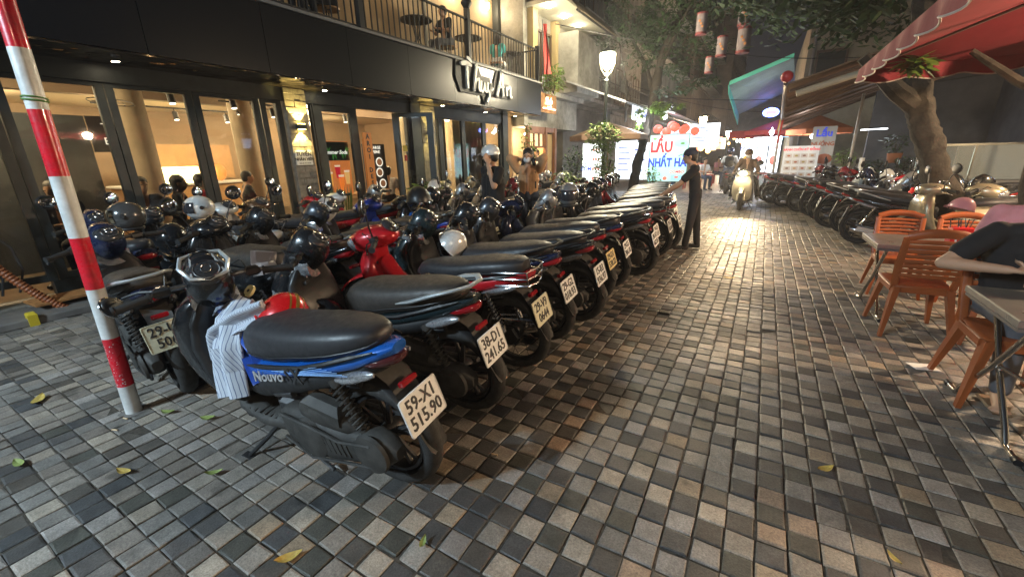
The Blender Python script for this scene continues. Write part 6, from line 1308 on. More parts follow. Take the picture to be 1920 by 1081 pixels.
block('grimy town house with barred balconies behind the street lamp', -7.2, 16.5, 21.5, 10, GW, 2, 1); block('pale town house with white balconies behind the leaning tree', -6.9, 21.5, 27, 12, WW, 3, 2); block('dim town house beyond the hotpot stall', -6.4, 27, 36, 13, GW, 3, 3); block('far brown block at the left of the alley end', -5.4, 36, 50, 13, mat('brown_wall', (.16, .12, .09), .8, noise_s=1, var=.3), 3, 4)
block('tall brown block closing the left side of the alley', -4.0, 50, 70, 15, mat('brown_wall', ()), 4, 5, balc=False)
b = MB(); b.bb(-6, 2, 95, 100, 0, 9); 
t = thing('town_house', 'low dark houses closing the far end of the alley', 'building'); part('wall', b, GW, t, False)
# planks/vents on upper walls: air conditioners
for (x, y, z, lab) in ((-6.95, 17.6, 4.6, 'air conditioner outside the grimy house'), (-6.65, 23.2, 4.4, 'air conditioner on the pale house wall'), (-6.2, 29, 4.8, 'air conditioner beyond the hotpot stall')):
    t = thing('air_conditioner', lab, 'air conditioner', (x, y, z)); b = MB(); b.bb(-.15, .2, -.42, .42, 0, .6, .02); part('case', b, WW, t, False); b = MB(); b.torus((.21, 0, .3), (1, 0, 0), .2, .015, 20, 5); part('fan_guard', b, STEEL(), t)
# ---------------- parasol
def parasol(lab, c, r, z, m, rise=.45, pole_=True, n=8):
    t = thing('parasol', lab, 'parasol', c); b = MB(); ring_ = [(r * cos(2 * pi * (k + .5) / n), r * sin(2 * pi * (k + .5) / n)) for k in range(n)]
    for k in range(n):
        a, c_ = ring_[k], ring_[(k + 1) % n]; b.add([(0, 0, z + rise), (a[0], a[1], z), (c_[0], c_[1], z)], [(0, 1, 2)]); b.add([(a[0], a[1], z), (c_[0], c_[1], z), (c_[0], c_[1], z - .16), (a[0], a[1], z - .16)], [(0, 1, 2, 3)])
    part('canopy', b, m, t, False)
    b = MB(); b.cyl((0, 0, 0), (0, 0, z + rise), .025, n=10); part('pole', b, WOOD, t)
    for k in range(n): b = MB(); b.cyl((0, 0, z + rise - .08), (ring_[k][0] * .98, ring_[k][1] * .98, z - .01), .008, n=5); part('rib', b, WOOD, t)
    return t
parasol('brown parasol over the stall beside the lamp post', (-4.9, 15.2, 0), 1.35, 2.12, mat('canvas_tan', (.22, .14, .09), .8, noise_s=3, var=.15)); parasol('red parasol deep in the right of the alley', (.3, 21, 0), 1.3, 2.25, mat('canvas_red', (.3, .03, .03), .8)); parasol('orange and green parasol behind the menu board', (1.4, 18.5, 0), 1.0, 2.15, mat('canvas_orange', (.4, .12, .04), .8))
# ---------------- hotpot sign
t = board('shop_sign', 'lit pale blue sign reading LẨU NHẤT HÀ in red and blue letters', 'sign', (-2.72, 14.6, 1.33), 1.16, 1.42, (.30, .66, .68), '-y', .12, emit=.62); t.rotation_euler = (0, 0, .06)
text('lettering', 'LẨU', ink('sred', (.75, .03, .05), .25), t, (-.22, -.004, .33), size=.44, bold=.018, sx=.82); text('lettering', 'NHẤT HÀ', ink('sblue', (.03, .06, .6), .25), t, (-.02, -.004, -.14), size=.36, bold=.016, sx=.72); text('lettering', 'COMBO', ink('sred', ()), t, (.30, -.004, -.42), size=.12, bold=.003)
b = MB(); b.ell((.36, 0, .45), (.20, .006, .11), 18, 8); part('printed_bowl', b, ink('bowl', (.25, .6, .55), .6), t); b = MB(); b.ell((-.44, 0, .60), (.06, .006, .035), 14, 6); b.ell((.40, 0, .44), (.09, .009, .04), 12, 6); part('printed_herb', b, ink('herb', (.1, .3, .08), .3), t)
b = MB(); b.bb(.14, .50, -.006, -.002, -.68, -.52); part('printed_photo', b, ink('photo_b', (.2, .45, .65), .6), t, False); b = MB(); b.ell((-.05, 0, -.62), (.07, .006, .06), 12, 6); b.ell((.30, -.004, -.58), (.07, .006, .04), 12, 6); part('printed_dish', b, ink('dish', (.6, .15, .12), .4), t)
b = MB(); b.bb(-.59, .59, -.01, .13, -.73, -.711); b.bb(-.59, .59, -.01, .13, .711, .73); b.bb(.581, .60, -.01, .13, -.73, .73); b.bb(-.60, -.581, -.01, .13, -.73, .73); part('frame', b, STEEL(), t, False)
lamp('sign_glow', 'AREA', (0, -.08, 0), 6, (.65, .95, 1.0), 1.2, (-pi / 2 + pi, 0, 0) if False else V((0, -1, 0)), parent=t)
# ---------------- stalls: canopies, lit boards, bulbs, lanterns
def canopy(lab, pts, m, thick=.05, name='canopy'):
    t = thing(name, lab, 'awning'); b = MB(); a = [V(p) for p in pts]; n = (a[1] - a[0]).cross(a[2] - a[0]).normalized() * thick
    b.skin([[p - n for p in a], [p for p in a]]); part('sheet', b, m, t, False)
    for k in range(1, 6): f_ = k / 6; b = MB(); b.tube([a[0].lerp(a[1], f_) - n * 1.6, a[3].lerp(a[2], f_) - n * 1.6], .018, 6); part('rafter', b, STEEL(), t)
    return t
TIN = mat('tin_sheet', (.30, .31, .32), .45, .4, noise_s=3, var=.25); 
canopy('long tin canopy over the hotpot stall', [(-5.9, 13.6, 3.75), (-5.9, 33, 3.6), (-3.9, 33, 2.95), (-3.9, 13.6, 2.98)], TIN)
canopy('white plastic canopy above the lantern stall', [(-5.2, 17.2, 3.45), (-5.2, 30, 3.4), (-3.1, 30, 2.75), (-3.1, 17.2, 2.85)], mat('white_sheet', (.5, .52, .52), .6, noise_s=2, var=.15))
t = board('shop_sign', 'white fascia board with blue letters above the parasol stall', 'sign', (-4.1, 16.4, 2.85), 2.2, .46, (.7, .75, .8), '+x', .05, emit=1.6); text('lettering', 'LẨU NƯỚNG', ink('sblue', ()), t, (0, -.004, 0), size=.3, bold=.006)
t = board('light_box', 'tall white light box with red dish pictures left of the planter', 'sign', (-4.95, 13.7, 1.1), .62, 1.5, (.7, .78, .8), '-y', .1, emit=1.1)
for k in range(12): b = MB(); b.ell((.08 + (k % 3) * .09 - .02, 0, .55 - (k // 3) * .3), (.035, .006, .05), 10, 6); part('printed_dish', b, ink('dish', ()), t)
text('lettering', 'CƠM', ink('sblue', ()), t, (-.18, -.004, -.05), size=.16, bold=.004)
for (x, y, w, h, z, e, lab) in ((-4.3, 17.5, .7, 1.4, 1.2, 2.0, 'white light panel behind the parasol'), (-5.2, 18.6, .9, 1.6, 1.25, 2.6, 'bright wall panel behind the parasol stall'), (-3.6, 20.4, 1.2, .6, 2.2, 3.5, 'glaring lit panel above the lanterns'), (-2.9, 24.0, 1.5, 1.1, 2.3, 5.0, 'overexposed white board hanging in mid street')):
    t = board('lit_panel', lab, 'lit panel', (x, y, z), w, h, (.8, .86, .9), '-y', .06, emit=e * .5)
    for q in range(5): b = MB(); b.bb(-w * .35, w * (.1 + .08 * (q % 3)), -.004, -.001, h * (.3 - q * .14), h * (.33 - q * .14)); part('printed_line', b, ink('sblue', ()), t, False)
lamp('stall_glow', 'AREA', (-4.4, 18.2, 2.5), 70, (.8, .9, 1.0), 2.0, V((.3, -.3, -1)))
REDL = mat('lantern_red_glow', (.8, .05, .04), .5, emit=(1, .10, .05), es=1.1); ORL = mat('lantern_orange_glow', (.9, .4, .1), .5, emit=(1, .5, .15), es=7)
random.seed(5)
rl = [(-3.65, 17.2, 2.35), (-3.35, 17.3, 2.25), (-3.1, 17.5, 2.4), (-3.3, 18.0, 2.5), (-2.85, 17.8, 2.3), (-2.9, 18.6, 2.4), (-2.6, 19.0, 2.3)]
rn = ['leftmost in the cluster', 'hanging lowest left of centre', 'third along the canopy edge', 'set back behind the others', 'over the sign top edge', 'second from the right', 'at the right end of the cluster']
for k, p_ in enumerate(rl): t = thing('red_lantern', 'round red paper lantern above the hotpot sign, ' + rn[k], 'lantern', p_, (0, 0, 0), 'red lanterns above the hotpot sign'); b = MB(); b.ell((0, 0, 0), (.17, .17, .15), 14, 10); part('paper_shade', b, REDL, t); b = MB(); b.cyl((0, 0, .14), (0, 0, .3), .004, n=4); b.cyl((0, 0, -.17), (0, 0, -.14), .04, n=8); part('cord', b, BLK(), t)
ol = [(-2.35, 19.6, 2.2), (-2.2, 19.8, 1.9), (-2.45, 20.2, 1.65), (-2.15, 20.0, 1.55), (-2.0, 20.6, 2.1), (-1.0, 27, 2.1), (-1.2, 27.4, 1.9)]
for k, p_ in enumerate(ol): t = thing('glowing_lantern', ['orange glowing lantern highest beside the hotpot sign', 'orange glowing lantern below the highest one', 'orange glowing lantern just right of the sign edge', 'lowest orange glowing lantern beside the sign', 'orange glowing lantern nearest the overexposed board', 'orange glowing lantern right of the white board, upper', 'orange glowing lantern right of the white board, lower'][k], 'lantern', p_, (0, 0, 0), 'orange lanterns right of the hotpot sign' if k < 5 else 'orange lanterns by the white board'); b = MB(); b.ell((0, 0, 0), (.10, .10, .11), 12, 8); part('shade', b, ORL, t)
WB = mat('bare_bulb', (1, 1, 1), emit=(.85, .93, 1), es=30)
bl = [(-3.95, 15.6, 2.55, 'cold bulb under the canopy left of the leaning tree', 60), (-3.35, 16.8, 2.75, 'cold bulb above the red lanterns', 22), (.05, 18.0, 2.1, 'cold bulb at the right pole of the stalls', 40), (.9, 18.6, 2.15, 'cold bulb in front of the orange parasol', 24), (1.35, 19.4, 1.95, 'third cold bulb by the menu board', 15), (-1.5, 30, 2.1, 'cold bulb cluster in the alley distance', 80), (-.7, 33, 2.2, 'far bulb over the alley tables', 60), (-2.0, 36, 2.2, 'farthest bulb in the alley', 60)]
for x, y, z, lab, e in bl: t = thing('bulb_lamp', lab, 'bulb', (x, y, z), (0, 0, 0), 'bare bulbs over the food stalls'); b = MB(); b.ell((0, 0, 0), (.07, .07, .09), 12, 8); part('bulb', b, WB, t); b = MB(); b.cyl((0, 0, .08), (0, 0, .16), .03, n=8); part('socket', b, WHITE(), t); lamp('glow', 'POINT', (0, -.12, -.12), e, (.85, .93, 1), .07, parent=t)
random.seed(17)
for k, (x, y, z) in enumerate([(-1.9, 31, 2.3), (-1.3, 32, 2.5), (-.6, 31, 2.2), (-2.3, 33, 2.0), (-1.6, 34.5, 2.6), (-1.0, 29, 1.9), (-.2, 29.5, 2.3), (-.9, 35, 2.1), (-2.0, 29, 2.4)]):
    t = thing('string_bulb', 'small glowing bulb far down the lane, ' + ['upper left of the group', 'above the centre', 'right of centre', 'lowest on the left', 'highest', 'lowest on the right', 'at the right edge', 'small and central', 'next to the white board'][k], 'bulb', (x, y, z), (0, 0, 0), 'far bulbs at the end of the lane'); b = MB(); b.ell((0, 0, 0), (.09, .09, .1), 10, 8); part('bulb', b, ORL if k % 3 == 0 else WB, t)
random.seed(23)
for k in range(12):
    sx = -1 if k % 2 else 1; y = 23.5 + k * 1.7; x = (-3.6 + .02 * k) if sx < 0 else (.75 - .09 * k); c_ = [(.9, .95, 1), (1, .75, .35), (.3, .6, 1), (1, .25, .15), (.5, 1, .9), (1, .9, .6)][k % 6]
    t = board('shop_sign', ['small lit sign', 'tall narrow lit sign'][k % 2] + ' in %s far down the %s side of the lane, %s' % (['white', 'amber', 'blue', 'red', 'mint', 'cream'][k % 6], 'left' if sx < 0 else 'right', 'nearer one' if k < 6 else 'farther one'), 'sign', (x, y, 2.0 + .35 * random.random()), .55 if k % 2 == 0 else .35, .35 if k % 2 == 0 else .9, c_, '-y', .08, emit=1.5)
    b = MB(); b.bb(-.14, .14, -.004, -.001, -.04, .03); part('printed_mark', b, ink('sblue' if k % 3 else 'sred', ()), t, False)
# paper cylinders hanging over the street
for k, (x, y, z, s_, lab) in enumerate(((-2.02, 14, 4.85, 1, 'printed paper lantern hanging left above the street'), (-1.47, 14.2, 4.26, .95, 'printed paper lantern hanging lower in the middle'), (-.93, 14, 4.30, 1.15, 'printed paper lantern hanging at the right with a floral print'), (-1.0, 14.3, 5.0, 1.1, 'topmost printed paper lantern at the picture edge'), (-1.74, 14.2, 3.83, .8, 'lowest printed paper lantern over the alley'))):
    t = thing('paper_lantern', lab, 'paper lantern', (x, y, z), (0, 0, 0), 'cylindrical paper lanterns over the street', s_); b = MB(); b.cyl((0, 0, -.26), (0, 0, .26), .14, .14, 20); part('paper_shade', b, mat('paper_pale', (.17, .14, .15), .8, noise_s=7, var=.2), t)
    b = MB(); b.lathe([(.141, -.27), (.146, -.265), (.146, -.22), (.141, -.215)], n=20); part('red_band', b, mat('band_red', (.14, .022, .025), .7), t); b = MB(); b.lathe([(.141, .22), (.146, .225), (.146, .265), (.141, .27)], n=20); part('red_band', b, mat('band_red', ()), t); b = MB(); b.cyl((0, 0, .26), (0, 0, 1.2), .004, n=4); part('hanging_cord', b, BLK(), t)
    for q in range(3): b = MB(); b.ell((.0 + .04 * (q - 1), -.142, .05 - q * .07), (.03, .004, .03), 8, 6); part('printed_flower', b, mat('flower_print', (.4, .16, .05), .7), t)

# ================================================================ RIGHT SIDE
BRN = mat('brown_sheet', (.13, .07, .045), .6, noise_s=2.5, var=.35, rvar=.05)
aw = thing('corrugated_awning', 'long brown corrugated awning sloping over the right hand bikes', 'awning')
n = 44; b = MB(); 
for k in range(n):
    y = 9.0 + (20.0 - 9.0) * k / n; y2 = 9.0 + 11.0 * (k + 1) / n; dz = .03 if k % 2 else -.03; dz2 = -dz
    e0, e1 = 2.56 - .008 * k, 2.56 - .008 * (k + 1); b.add([(.12 + .005 * k, y, e0 + dz), (.125 + .005 * k, y2, e1 + dz2), (4.8, y2, 4.0 + dz2), (4.8, y, 4.0 + dz)], [(0, 1, 2, 3)])
o = part('corrugated_sheet', b, BRN, aw, False)
for k in range(9): y = 9.3 + k * 1.25; b = MB(); b.tube([(.2 + .02 * k, y, 2.47 - .03 * k), (4.7, y, 3.88)], .028, 6); part('rafter', b, mat('rafter_brown', (.10, .06, .04), .6), aw)
b = MB(); b.tube([(.12, 9.0, 2.56), (.33, 20, 2.21)], .035, 8); part('eave_bar', b, mat('rafter_brown', ()), aw); b = MB(); b.tube([(.3, 9.3, 2.42), (4.0, 9.3, 3.48)], .055, 8); part('rolled_tube', b, mat('cream_roll', (.5, .42, .3), .6), aw)
b = MB(); b.bb(.9, 3.2, 9.6, 9.72, 0, .08); 
wb = MB(); wb.box((2.6, 12.0, 2.75), (.10, 4.2, .05), (0, 0, .1)); part('wood_batten', wb, WOOD, aw, False)
t = thing('red_ball_ornament', 'red ball ornament at the outer corner of the brown awning', 'ornament', (.12, 8.95, 2.66)); b = MB(); b.ell((0, 0, 0), (.09, .09, .09), 14, 10); part('ball', b, mat('ball_red', (.45, .03, .04), .4), t)
for (x, y, h, lab) in ((1.98, 14.9, 2.85, 'thin pale steel post holding the brown awning'), (.24, 15.8, 2.35, 'outer awning post with a red and yellow banner strip'), (3.9, 10.2, 3.7, 'awning post beside the tree trunk')):
    t = thing('awning_post', lab, 'post', (x, y, 0), (0, 0, 0), 'posts under the brown awning'); b = MB(); b.cyl((0, 0, 0), (0, 0, h), .035, n=12); part('tube', b, mat('galv_tube', (.30, .28, .25), .5, .4), t)
t = thing('cloth_banner', 'narrow red and yellow cloth strip hanging on the outer awning post', 'banner', (.26, 15.5, 1.9)); b = MB(); b.box((0, 0, .25), (.05, .16, .9), (0, .06, 0), .01); part('cloth', b, KR, t); b = MB(); b.box((-.05, 0, .45), (.03, .10, .6), (0, .1, 0), .01); part('yellow_cloth', b, mat('cloth_yellow', (.5, .3, .03), .8), t)
cn = canopy('green edged white awning high on the right of the alley', [(-1.40, 17.0, 3.61), (-1.23, 21.0, 2.95), (.62, 21.0, 3.80), (.33, 17.0, 4.24)], mat('green_white_sheet', (.24, .31, .27), .7, noise_s=1, var=.2), .04)
b = MB(); b.skin([[V((-1.43, 17.0, 3.62)), V((-1.40, 17.0, 3.35)), V((-1.24, 21.0, 2.55)), V((-1.26, 21.0, 2.96))], [V((-1.40, 17.0, 3.62)), V((-1.37, 17.0, 3.35)), V((-1.21, 21.0, 2.55)), V((-1.23, 21.0, 2.96))]]); part('valance', b, mat('teal_cloth', (.10, .50, .40), .7), cn, False)
b = MB(); b.skin([[V((-1.4, 16.98, 3.60)), V((.33, 16.98, 4.23)), V((.33, 16.98, 4.35)), V((-1.4, 16.98, 3.72))], [V((-1.4, 16.94, 3.60)), V((.33, 16.94, 4.23)), V((.33, 16.94, 4.35)), V((-1.4, 16.94, 3.72))]]); part('edge_band', b, mat('teal_cloth', ()), cn, False)
t = thing('neon_sign', 'oval neon sign with blue ring and red bar on the right', 'neon sign', (-.08, 20.5, 2.92), (0, 0, -.1), sc=.62); b = MB(); b.tube([(.42 * cos(a * .2618), 0, .24 * sin(a * .2618)) for a in range(24)], .03, 6, closed=True); part('neon_ring', b, mat('neon_blue', (.1, .2, 1), emit=(.12, .2, 1), es=18), t); b = MB(); b.bb(-.26, .26, -.03, .02, -.07, .07); part('neon_bar', b, mat('neon_red', (1, .05, .15), emit=(1, .05, .2), es=7), t, False); b = MB(); b.ell((0, .04, 0), (.4, .02, .22), 20, 8); part('backplate', b, WHITE(), t); lamp('glow', 'POINT', (0, -.2, 0), 4, (.3, .35, 1), .15, parent=t)
t = board('menu_board', 'white menu board headed BÁNH CUỐN KỲ ĐỒNG above rows of dish photos', 'menu board', (.92, 16.4, 1.12), .92, .98, (.55, .56, .56), '-y', .04, emit=.22)
text('lettering', 'BÁNH CUỐN KỲ ĐỒNG', ink('sred', ()), t, (0, -.004, .38), size=.088, bold=.003)
dc = [(.35, .12, .06), (.3, .25, .08), (.2, .12, .1), (.42, .25, .12)]
for r_ in range(4):
    for c_ in range(4):
        b = MB(); x0 = -.40 + c_ * .205; z0 = .26 - r_ * .19; b.bb(x0, x0 + .175, -.004, -.001, z0 - .12, z0); part('photo_tile', b, ink('tile', (.5, .45, .42), .1), t, False); b = MB(); b.ell((x0 + .087, -.001, z0 - .06), (.06, .005, .035), 12, 6); part('printed_dish', b, ink('fd%d' % ((r_ * 3 + c_) % 4), dc[(r_ * 3 + c_) % 4], .1), t)
lamp('menu_light', 'POINT', (.9, 15.6, 2.2), 10, (1, .95, .9), .1)
t = board('banner', 'white vertical banner reading Lẩu and NƯỚNG beside the dim shop', 'banner', (1.48, 17.0, 1.55), .62, 1.25, (.30, .30, .29), '-y', .02, emit=.05); text('lettering', 'Lẩu', ink('sblue', ()), t, (0, -.004, .42), size=.28, bold=.010); text('lettering', 'NƯỚNG', ink('sbrown', (.28, .08, .04)), t, (0, -.004, .10), size=.16, bold=.007); b = MB(); b.ell((.1, 0, -.35), (.22, .006, .16), 16, 6); part('printed_dish', b, ink('sbrown', ()), t)
for (x, y, w, lab) in ((-.25, 19, .5, 'glaring light box with blue letters in the stall row'), (.22, 18.6, .35, 'narrow glaring light box with red letters'), (-.75, 21, .45, 'light box with an orange drink picture')):
    t = board('light_box', lab, 'sign', (x, y, 1.35), w, 1.25, (.75, .82, .9), '-y', .1, emit=1.3); text('lettering', 'NHẬU' if w > .4 else 'LẨU', ink('sblue' if w > .4 else 'sred', ()), t, (0, -.004, .25), size=.17 if w > .4 else .13, bold=.004)
    b = MB(); b.ell((0, 0, -.2), (.12, .006, .16), 12, 6); part('printed_dish', b, ink('dish', ()) if w != .45 else ink('orange_drink', (.8, .35, .03), .8), t)
t = thing('stall_frame', 'lit stall frame with red roof edge beyond the menu board', 'stall'); b = MB(); b.bb(-1.6, 1.8, 22.4, 22.5, 2.05, 2.3); b.bb(-1.6, 1.8, 22.4, 28, 2.3, 2.36); part('red_roof', b, mat('canvas_red', ()), t, False); b = MB(); b.cyl((-1.5, 22.5, 0), (-1.5, 22.5, 2.3), .03); b.cyl((1.7, 22.5, 0), (1.7, 22.5, 2.3), .03); part('posts', b, STEEL(), t)
# right building, dim shop, kitchen wall
t = thing('town_house', 'pale town house with a dark shuttered window rising behind the brown awning', 'building'); b = MB(); b.bb(.95, 9, 24, 38, 0, 7.2); part('wall', b, mat('cream_wall', (.26, .23, .17), .8, noise_s=1.1, var=.3, bump=.2, bs=10), t, False)
for (x0, x1, z0, z1) in ((1.35, 2.3, 4.2, 5.4), (4.2, 5.4, 4.2, 5.6)):
    b = MB(); b.bb(x0, x1, 23.94, 23.99, z0, z1); w_ = part('window', b, GD, t, False); b = MB(); b.bb(x0 - .08, x0, 23.9, 24, z0, z1); b.bb(x1, x1 + .08, 23.9, 24, z0, z1); b.bb(x0 - .08, x1 + .08, 23.9, 24, z1, z1 + .1); part('frame', b, mat('frame_brown', ()), w_, False)
b = MB(); b.cyl((1.15, 23.9, 0), (1.15, 23.9, 7), .05, n=8); part('drain_pipe', b, mat('galv_tube', (.30, .28, .25), .5, .4), t)

t = thing('side_wall', 'dim grey side wall of the restaurant behind the right hand tree', 'wall'); b = MB(); b.bb(5.0, 5.2, 2.0, 13.2, 0, 4.0); part('wall', b, mat('olive_wall', (.17, .165, .125), .8, noise_s=1.2, var=.25, bump=.12, bs=10), t, False)
for (y0, y1, z0, z1) in ((8.3, 9.1, .2, 2.2), (10.0, 10.5, 1.2, 2.3)): b = MB(); b.bb(4.94, 4.99, y0, y1, z0, z1, .01); part('door_panel', b, mat('pale_green_door', (.24, .27, .2), .6), t, False)
b = MB(); b.bb(4.6, 5.0, 9.4, 12.4, 2.45, 2.6); part('ledge', b, GW, t, False)
t = thing('dim_shop', 'dark shop interior behind the hotpot banner with a fluorescent tube', 'shop'); b = MB(); b.bb(2.6, 5.2, 17.2, 17.35, 0, 3.4); part('back_wall', b, mat('slate_wall', (.05, .055, .065), .7, noise_s=2, var=.3), t, False); b = MB(); b.bb(5.2, 5.4, 13.2, 17.3, 0, 4); part('side_panel', b, mat('slate_wall', ()), t, False)
b = MB(); b.cyl((2.25, 16.2, 2.0), (2.85, 16.2, 2.01), .014, n=8); tag(part('fluorescent_tube', b, mat('tube_cold', (1, 1, 1), emit=(.9, .95, 1), es=4)), 'thin fluorescent tube in the dim shop on the right', 'tube light')
lamp('tube_glow', 'POINT', (2.8, 15.9, 2.0), 9, (.8, .9, 1), .2)
# glass food cart
t = thing('food_cart', 'glass fronted steel food cart behind the right hand bikes', 'food cart', (3.75, 12.4, 0), (0, 0, .1)); b = MB(); b.bb(-.9, .9, -.35, .35, 0, .85, .01); part('cart_body', b, mat('cart_steel', (.2, .2, .2), .4, .6), t, False)
b = MB()
for sx in (-.88, .88, -.25):
    for sy in (-.33, .33): b.bb(sx - .015, sx + .015, sy - .015, sy + .015, .85, 1.5)
b.bb(-.9, .9, -.35, .35, 1.5, 1.54); part('cart_frame', b, TUBE, t, False); b = MB(); b.bb(-.88, .88, -.345, -.34, .86, 1.5); part('cart_glass', b, mat('cart_glass', (.35, .4, .4), .1, alpha=.35), t, False)
b = MB(); b.bb(-.82, -.45, .3, .32, .9, 1.45); part('lit_panel', b, mat('panel_glow', (.6, .8, .75), emit=(.6, .85, .8), es=1.2), t, False)
t = thing('lit_window', 'blue-white lit window patch behind the tree branches on the right', 'window light', (4.95, 10.6, 2.35)); b = MB(); b.bb(-.05, 0, -.45, .45, -.28, .28); part('lit_pane', b, mat('pane_blue', (.5, .65, 1), emit=(.55, .7, 1), es=1.6), t, False)  # plain glowing pane on the wall, stands for a lit window
t = thing('striped_post', 'short green and white painted post among the potted plants', 'post', (2.25, 15.0, 0)); b = MB(); b.cyl((0, 0, 0), (0, 0, .75), .06, n=14); part('green_band', b, mat('post_green', (.05, .3, .15), .5), t); b = MB(); b.cyl((0, 0, .75), (0, 0, 1.25), .0605, n=14); part('white_band', b, WHITE(), t)
# big red square parasol, near right
RC = mat('parasol_red', (.20, .016, .026), .75, noise_s=2, var=.12); RC.node_tree.nodes['Principled BSDF'].inputs['Transmission Weight'].default_value = 0; PIP = mat('white_piping', (.42, .36, .33), .6)
t = thing('red_parasol', 'large square red parasol with scalloped white-edged valance at upper right', 'parasol', (0, 0, 0)); cx, cy, hw, hy, ze, za = 2.60, 5.55, 1.72, 1.85, 2.46, 3.05
cs = [(cx - hw, cy - hy), (cx + hw, cy - hy), (cx + hw, cy + hy), (cx - hw, cy + hy)]
for k in range(4):
    a, c_ = cs[k], cs[(k + 1) % 4]; b = MB(); n = 10; rows = []
    for i in range(n + 1):
        u = i / n; rows.append([V((a[0] + (c_[0] - a[0]) * v_ + (cx - (a[0] + (c_[0] - a[0]) * v_)) * u, a[1] + (c_[1] - a[1]) * v_ + (cy - (a[1] + (c_[1] - a[1]) * v_)) * u, ze + (za - ze) * u - .10 * sin(pi * u) * (.4 + .6 * sin(pi * v_)))) for v_ in [q / 8 for q in range(9)]])
    for i in range(n):
        for q in range(8): b.quad(rows[i][q], rows[i][q + 1], rows[i + 1][q + 1], rows[i + 1][q])
    part('canopy_panel', b, RC, t, True, ang=80)
    b = MB(); m_ = 72; L_ = []
    for i in range(m_ + 1):
        u = i / m_; d_ = .13 + .045 * abs(sin(u * pi * 7)); fx = .03 * sin(u * pi * 14); nx, ny = (c_[1] - a[1]), -(c_[0] - a[0]); ln = math.hypot(nx, ny); L_.append((V((a[0] + (c_[0] - a[0]) * u, a[1] + (c_[1] - a[1]) * u, ze)), V((a[0] + (c_[0] - a[0]) * u + nx / ln * fx, a[1] + (c_[1] - a[1]) * u + ny / ln * fx, ze - d_))))
    for i in range(m_): b.quad(L_[i][0], L_[i + 1][0], L_[i + 1][1], L_[i][1])
    part('valance', b, RC, t, True, ang=80); b = MB(); b.tube([q[1] for q in L_], .008, 5); part('piping', b, PIP, t)
    b = MB(); b.tube([(a[0], a[1], ze - .02), (cx, cy, za - .1)], .016, 6); part('rib', b, mat('rib_steel', (.2, .17, .15), .5, .4), t)
b = MB(); b.cyl((cx, cy, 0), (cx, cy, za), .03, n=12); part('pole', b, mat('rib_steel', ()), t)
# restaurant lamps lighting the tables (right, mostly out of frame)
for (x, y, z, e, lab) in ((4.3, 5.2, 2.5, LAMP_R, 'warm wall bulb of the restaurant beside the tables'), (4.6, 8.8, 2.7, LAMP_R * .35, 'warm wall bulb behind the right hand tree')):
    t = thing('wall_bulb', lab, 'bulb', (x, y, z)); b = MB(); b.ell((0, 0, 0), (.06, .06, .08), 12, 8); part('bulb', b, mat('bulb_warm', ()), t); lamp('glow', 'POINT', (-.12, 0, -.1), e, (1, .72, .45), .10, parent=t)
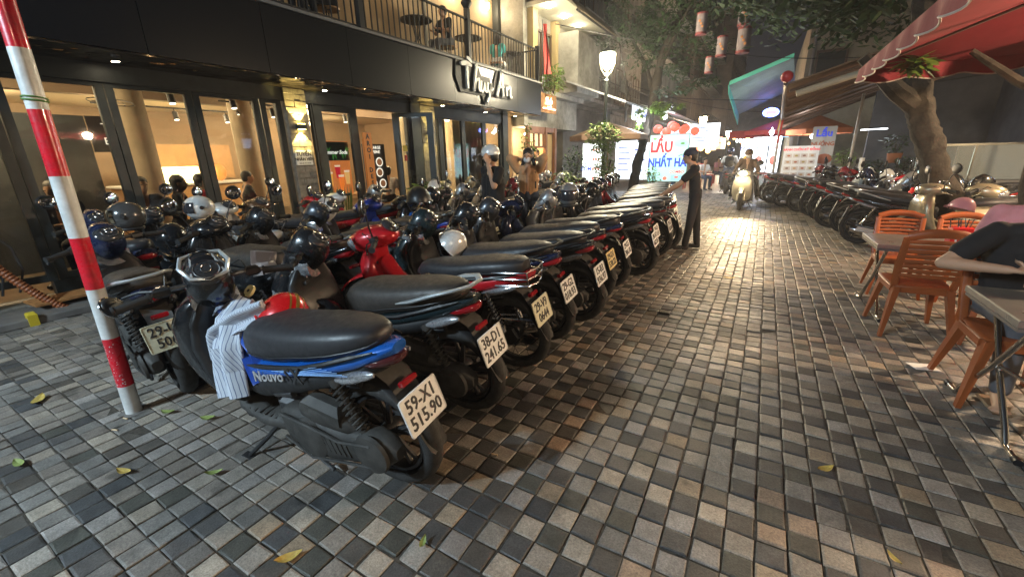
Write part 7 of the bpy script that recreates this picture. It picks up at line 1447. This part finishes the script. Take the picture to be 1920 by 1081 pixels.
# ================================================================ far diners under the canopies
random.seed(9)
fx = [(-2.9, 19.2, KW, 'diner in white left of the overexposed board'), (-2.5, 20.5, KR, 'diner in red at the low alley tables'), (-2.2, 19.4, KW, 'diner with pale top at the low alley tables'), (-2.6, 22.0, KB, 'dark haired diner under the overexposed board'), (-2.0, 22.8, KP, 'diner in pink in the alley'), (-2.9, 24.0, KG, 'diner in grey deep in the alley'), (-.3, 24.5, mat('cloth_yellow', ()), 'person in yellow beyond the rider'), (.3, 23.5, KW, 'person in white in front of the light boxes'), (-1.9, 27, KBl, 'diner in blue in the alley distance'), (-.9, 26, KR, 'diner in red in the alley distance')]
for x, y, sh, lab in fx: seated(lab, (x, y, 0), random.uniform(0, 6.3), sh, KJ, hair=random.choice(('short', 'long')), voxel=.03, s=1.0)
for k, (x, y, lab) in enumerate(((-2.6, 19.7, 'low red plastic table nearest the hotpot sign'), (-2.3, 21.3, 'low red plastic table further along'), (-2.4, 23.4, 'low red plastic table beneath the white board'), (0.1, 22.6, 'low red plastic table on the right of the alley'))):
    t = thing('low_table', lab, 'table', (x, y, 0)); b = MB(); b.bb(-.35, .35, -.3, .3, .5, .54, .01); part('table_top', b, mat('red_plastic', (.4, .03, .04), .4), t, False)
    for sx in (-1, 1):
        for sy in (-1, 1): b = MB(); b.bb(sx * .3 - .02, sx * .3 + .02, sy * .25 - .02, sy * .25 + .02, 0, .5); part('leg', b, mat('red_plastic', ()), t, False)
lamp('alley_glow', 'AREA', (-1.2, 26, 2.6), 90, (1, .9, .8), 3.0, V((0, -.2, -1)))
# oncoming headlight
hl = thing('headlight_beam_lamp', 'glowing headlight of the oncoming cream scooter', 'headlight', (-.46, 12.48, .955)); b = MB(); b.ell((0, 0, 0), (.075, .03, .065), 16, 8); part('lens', b, mat('headlight_glow', (1, .9, .7), emit=(1, .82, .5), es=55), hl); lamp('beam', 'SPOT', (0, -.06, 0), HEAD_E, (1, .74, .42), .05, V((.03, -1, -.055)), rad(80), .9, hl); lamp('glow', 'POINT', (0, -.12, .0), 6, (1, .75, .45), .05, parent=hl)
# overhead cables
for k, (a, c_, sag) in enumerate((((-5.6, 12.2, 5.0), (4.6, 20, 4.4), .5), ((-4.2, 18, 3.6), (4.8, 17, 3.3), .35), ((-6, 22, 4.6), (1, 28, 3.4), .4), ((-6.0, 16.5, 4.2), (-5.6, 40, 4.4), .3))):
    b = MB(); b.tube([V(a).lerp(V(c_), i / 16) - V((0, 0, sag * sin(pi * i / 16))) for i in range(17)], .012, 5); tag(part('overhead_cable', b, BLK()), ['black cable crossing the street from the flag corner', 'cable sagging across below the green awning', 'cable crossing deep in the alley', 'cable running along the left house fronts'][k], 'cable', 'overhead cables')

# ================================================================ THIN VOLUME ADDED TO GIVE LAMPS A LENS-BLOOM HALO
b = MB(); b.bb(-30, 30, -12, 110, -1.5, 18); hz = part('bloom_haze', b, None, None, False); hz['kind'] = 'stuff'
hm = bpy.data.materials.new('bloom_volume'); hm.use_nodes = True; hm.node_tree.nodes.remove(hm.node_tree.nodes['Principled BSDF']); pv = hm.node_tree.nodes.new('ShaderNodeVolumePrincipled'); pv.inputs['Color'].default_value = (.9, .92, 1, 1); pv.inputs['Density'].default_value = HAZE; pv.inputs['Anisotropy'].default_value = .55
hm.node_tree.links.new(pv.outputs[0], hm.node_tree.nodes['Material Output'].inputs['Volume']); hz.data.materials.append(hm)
bpy.data.scenes.remove(_TS)
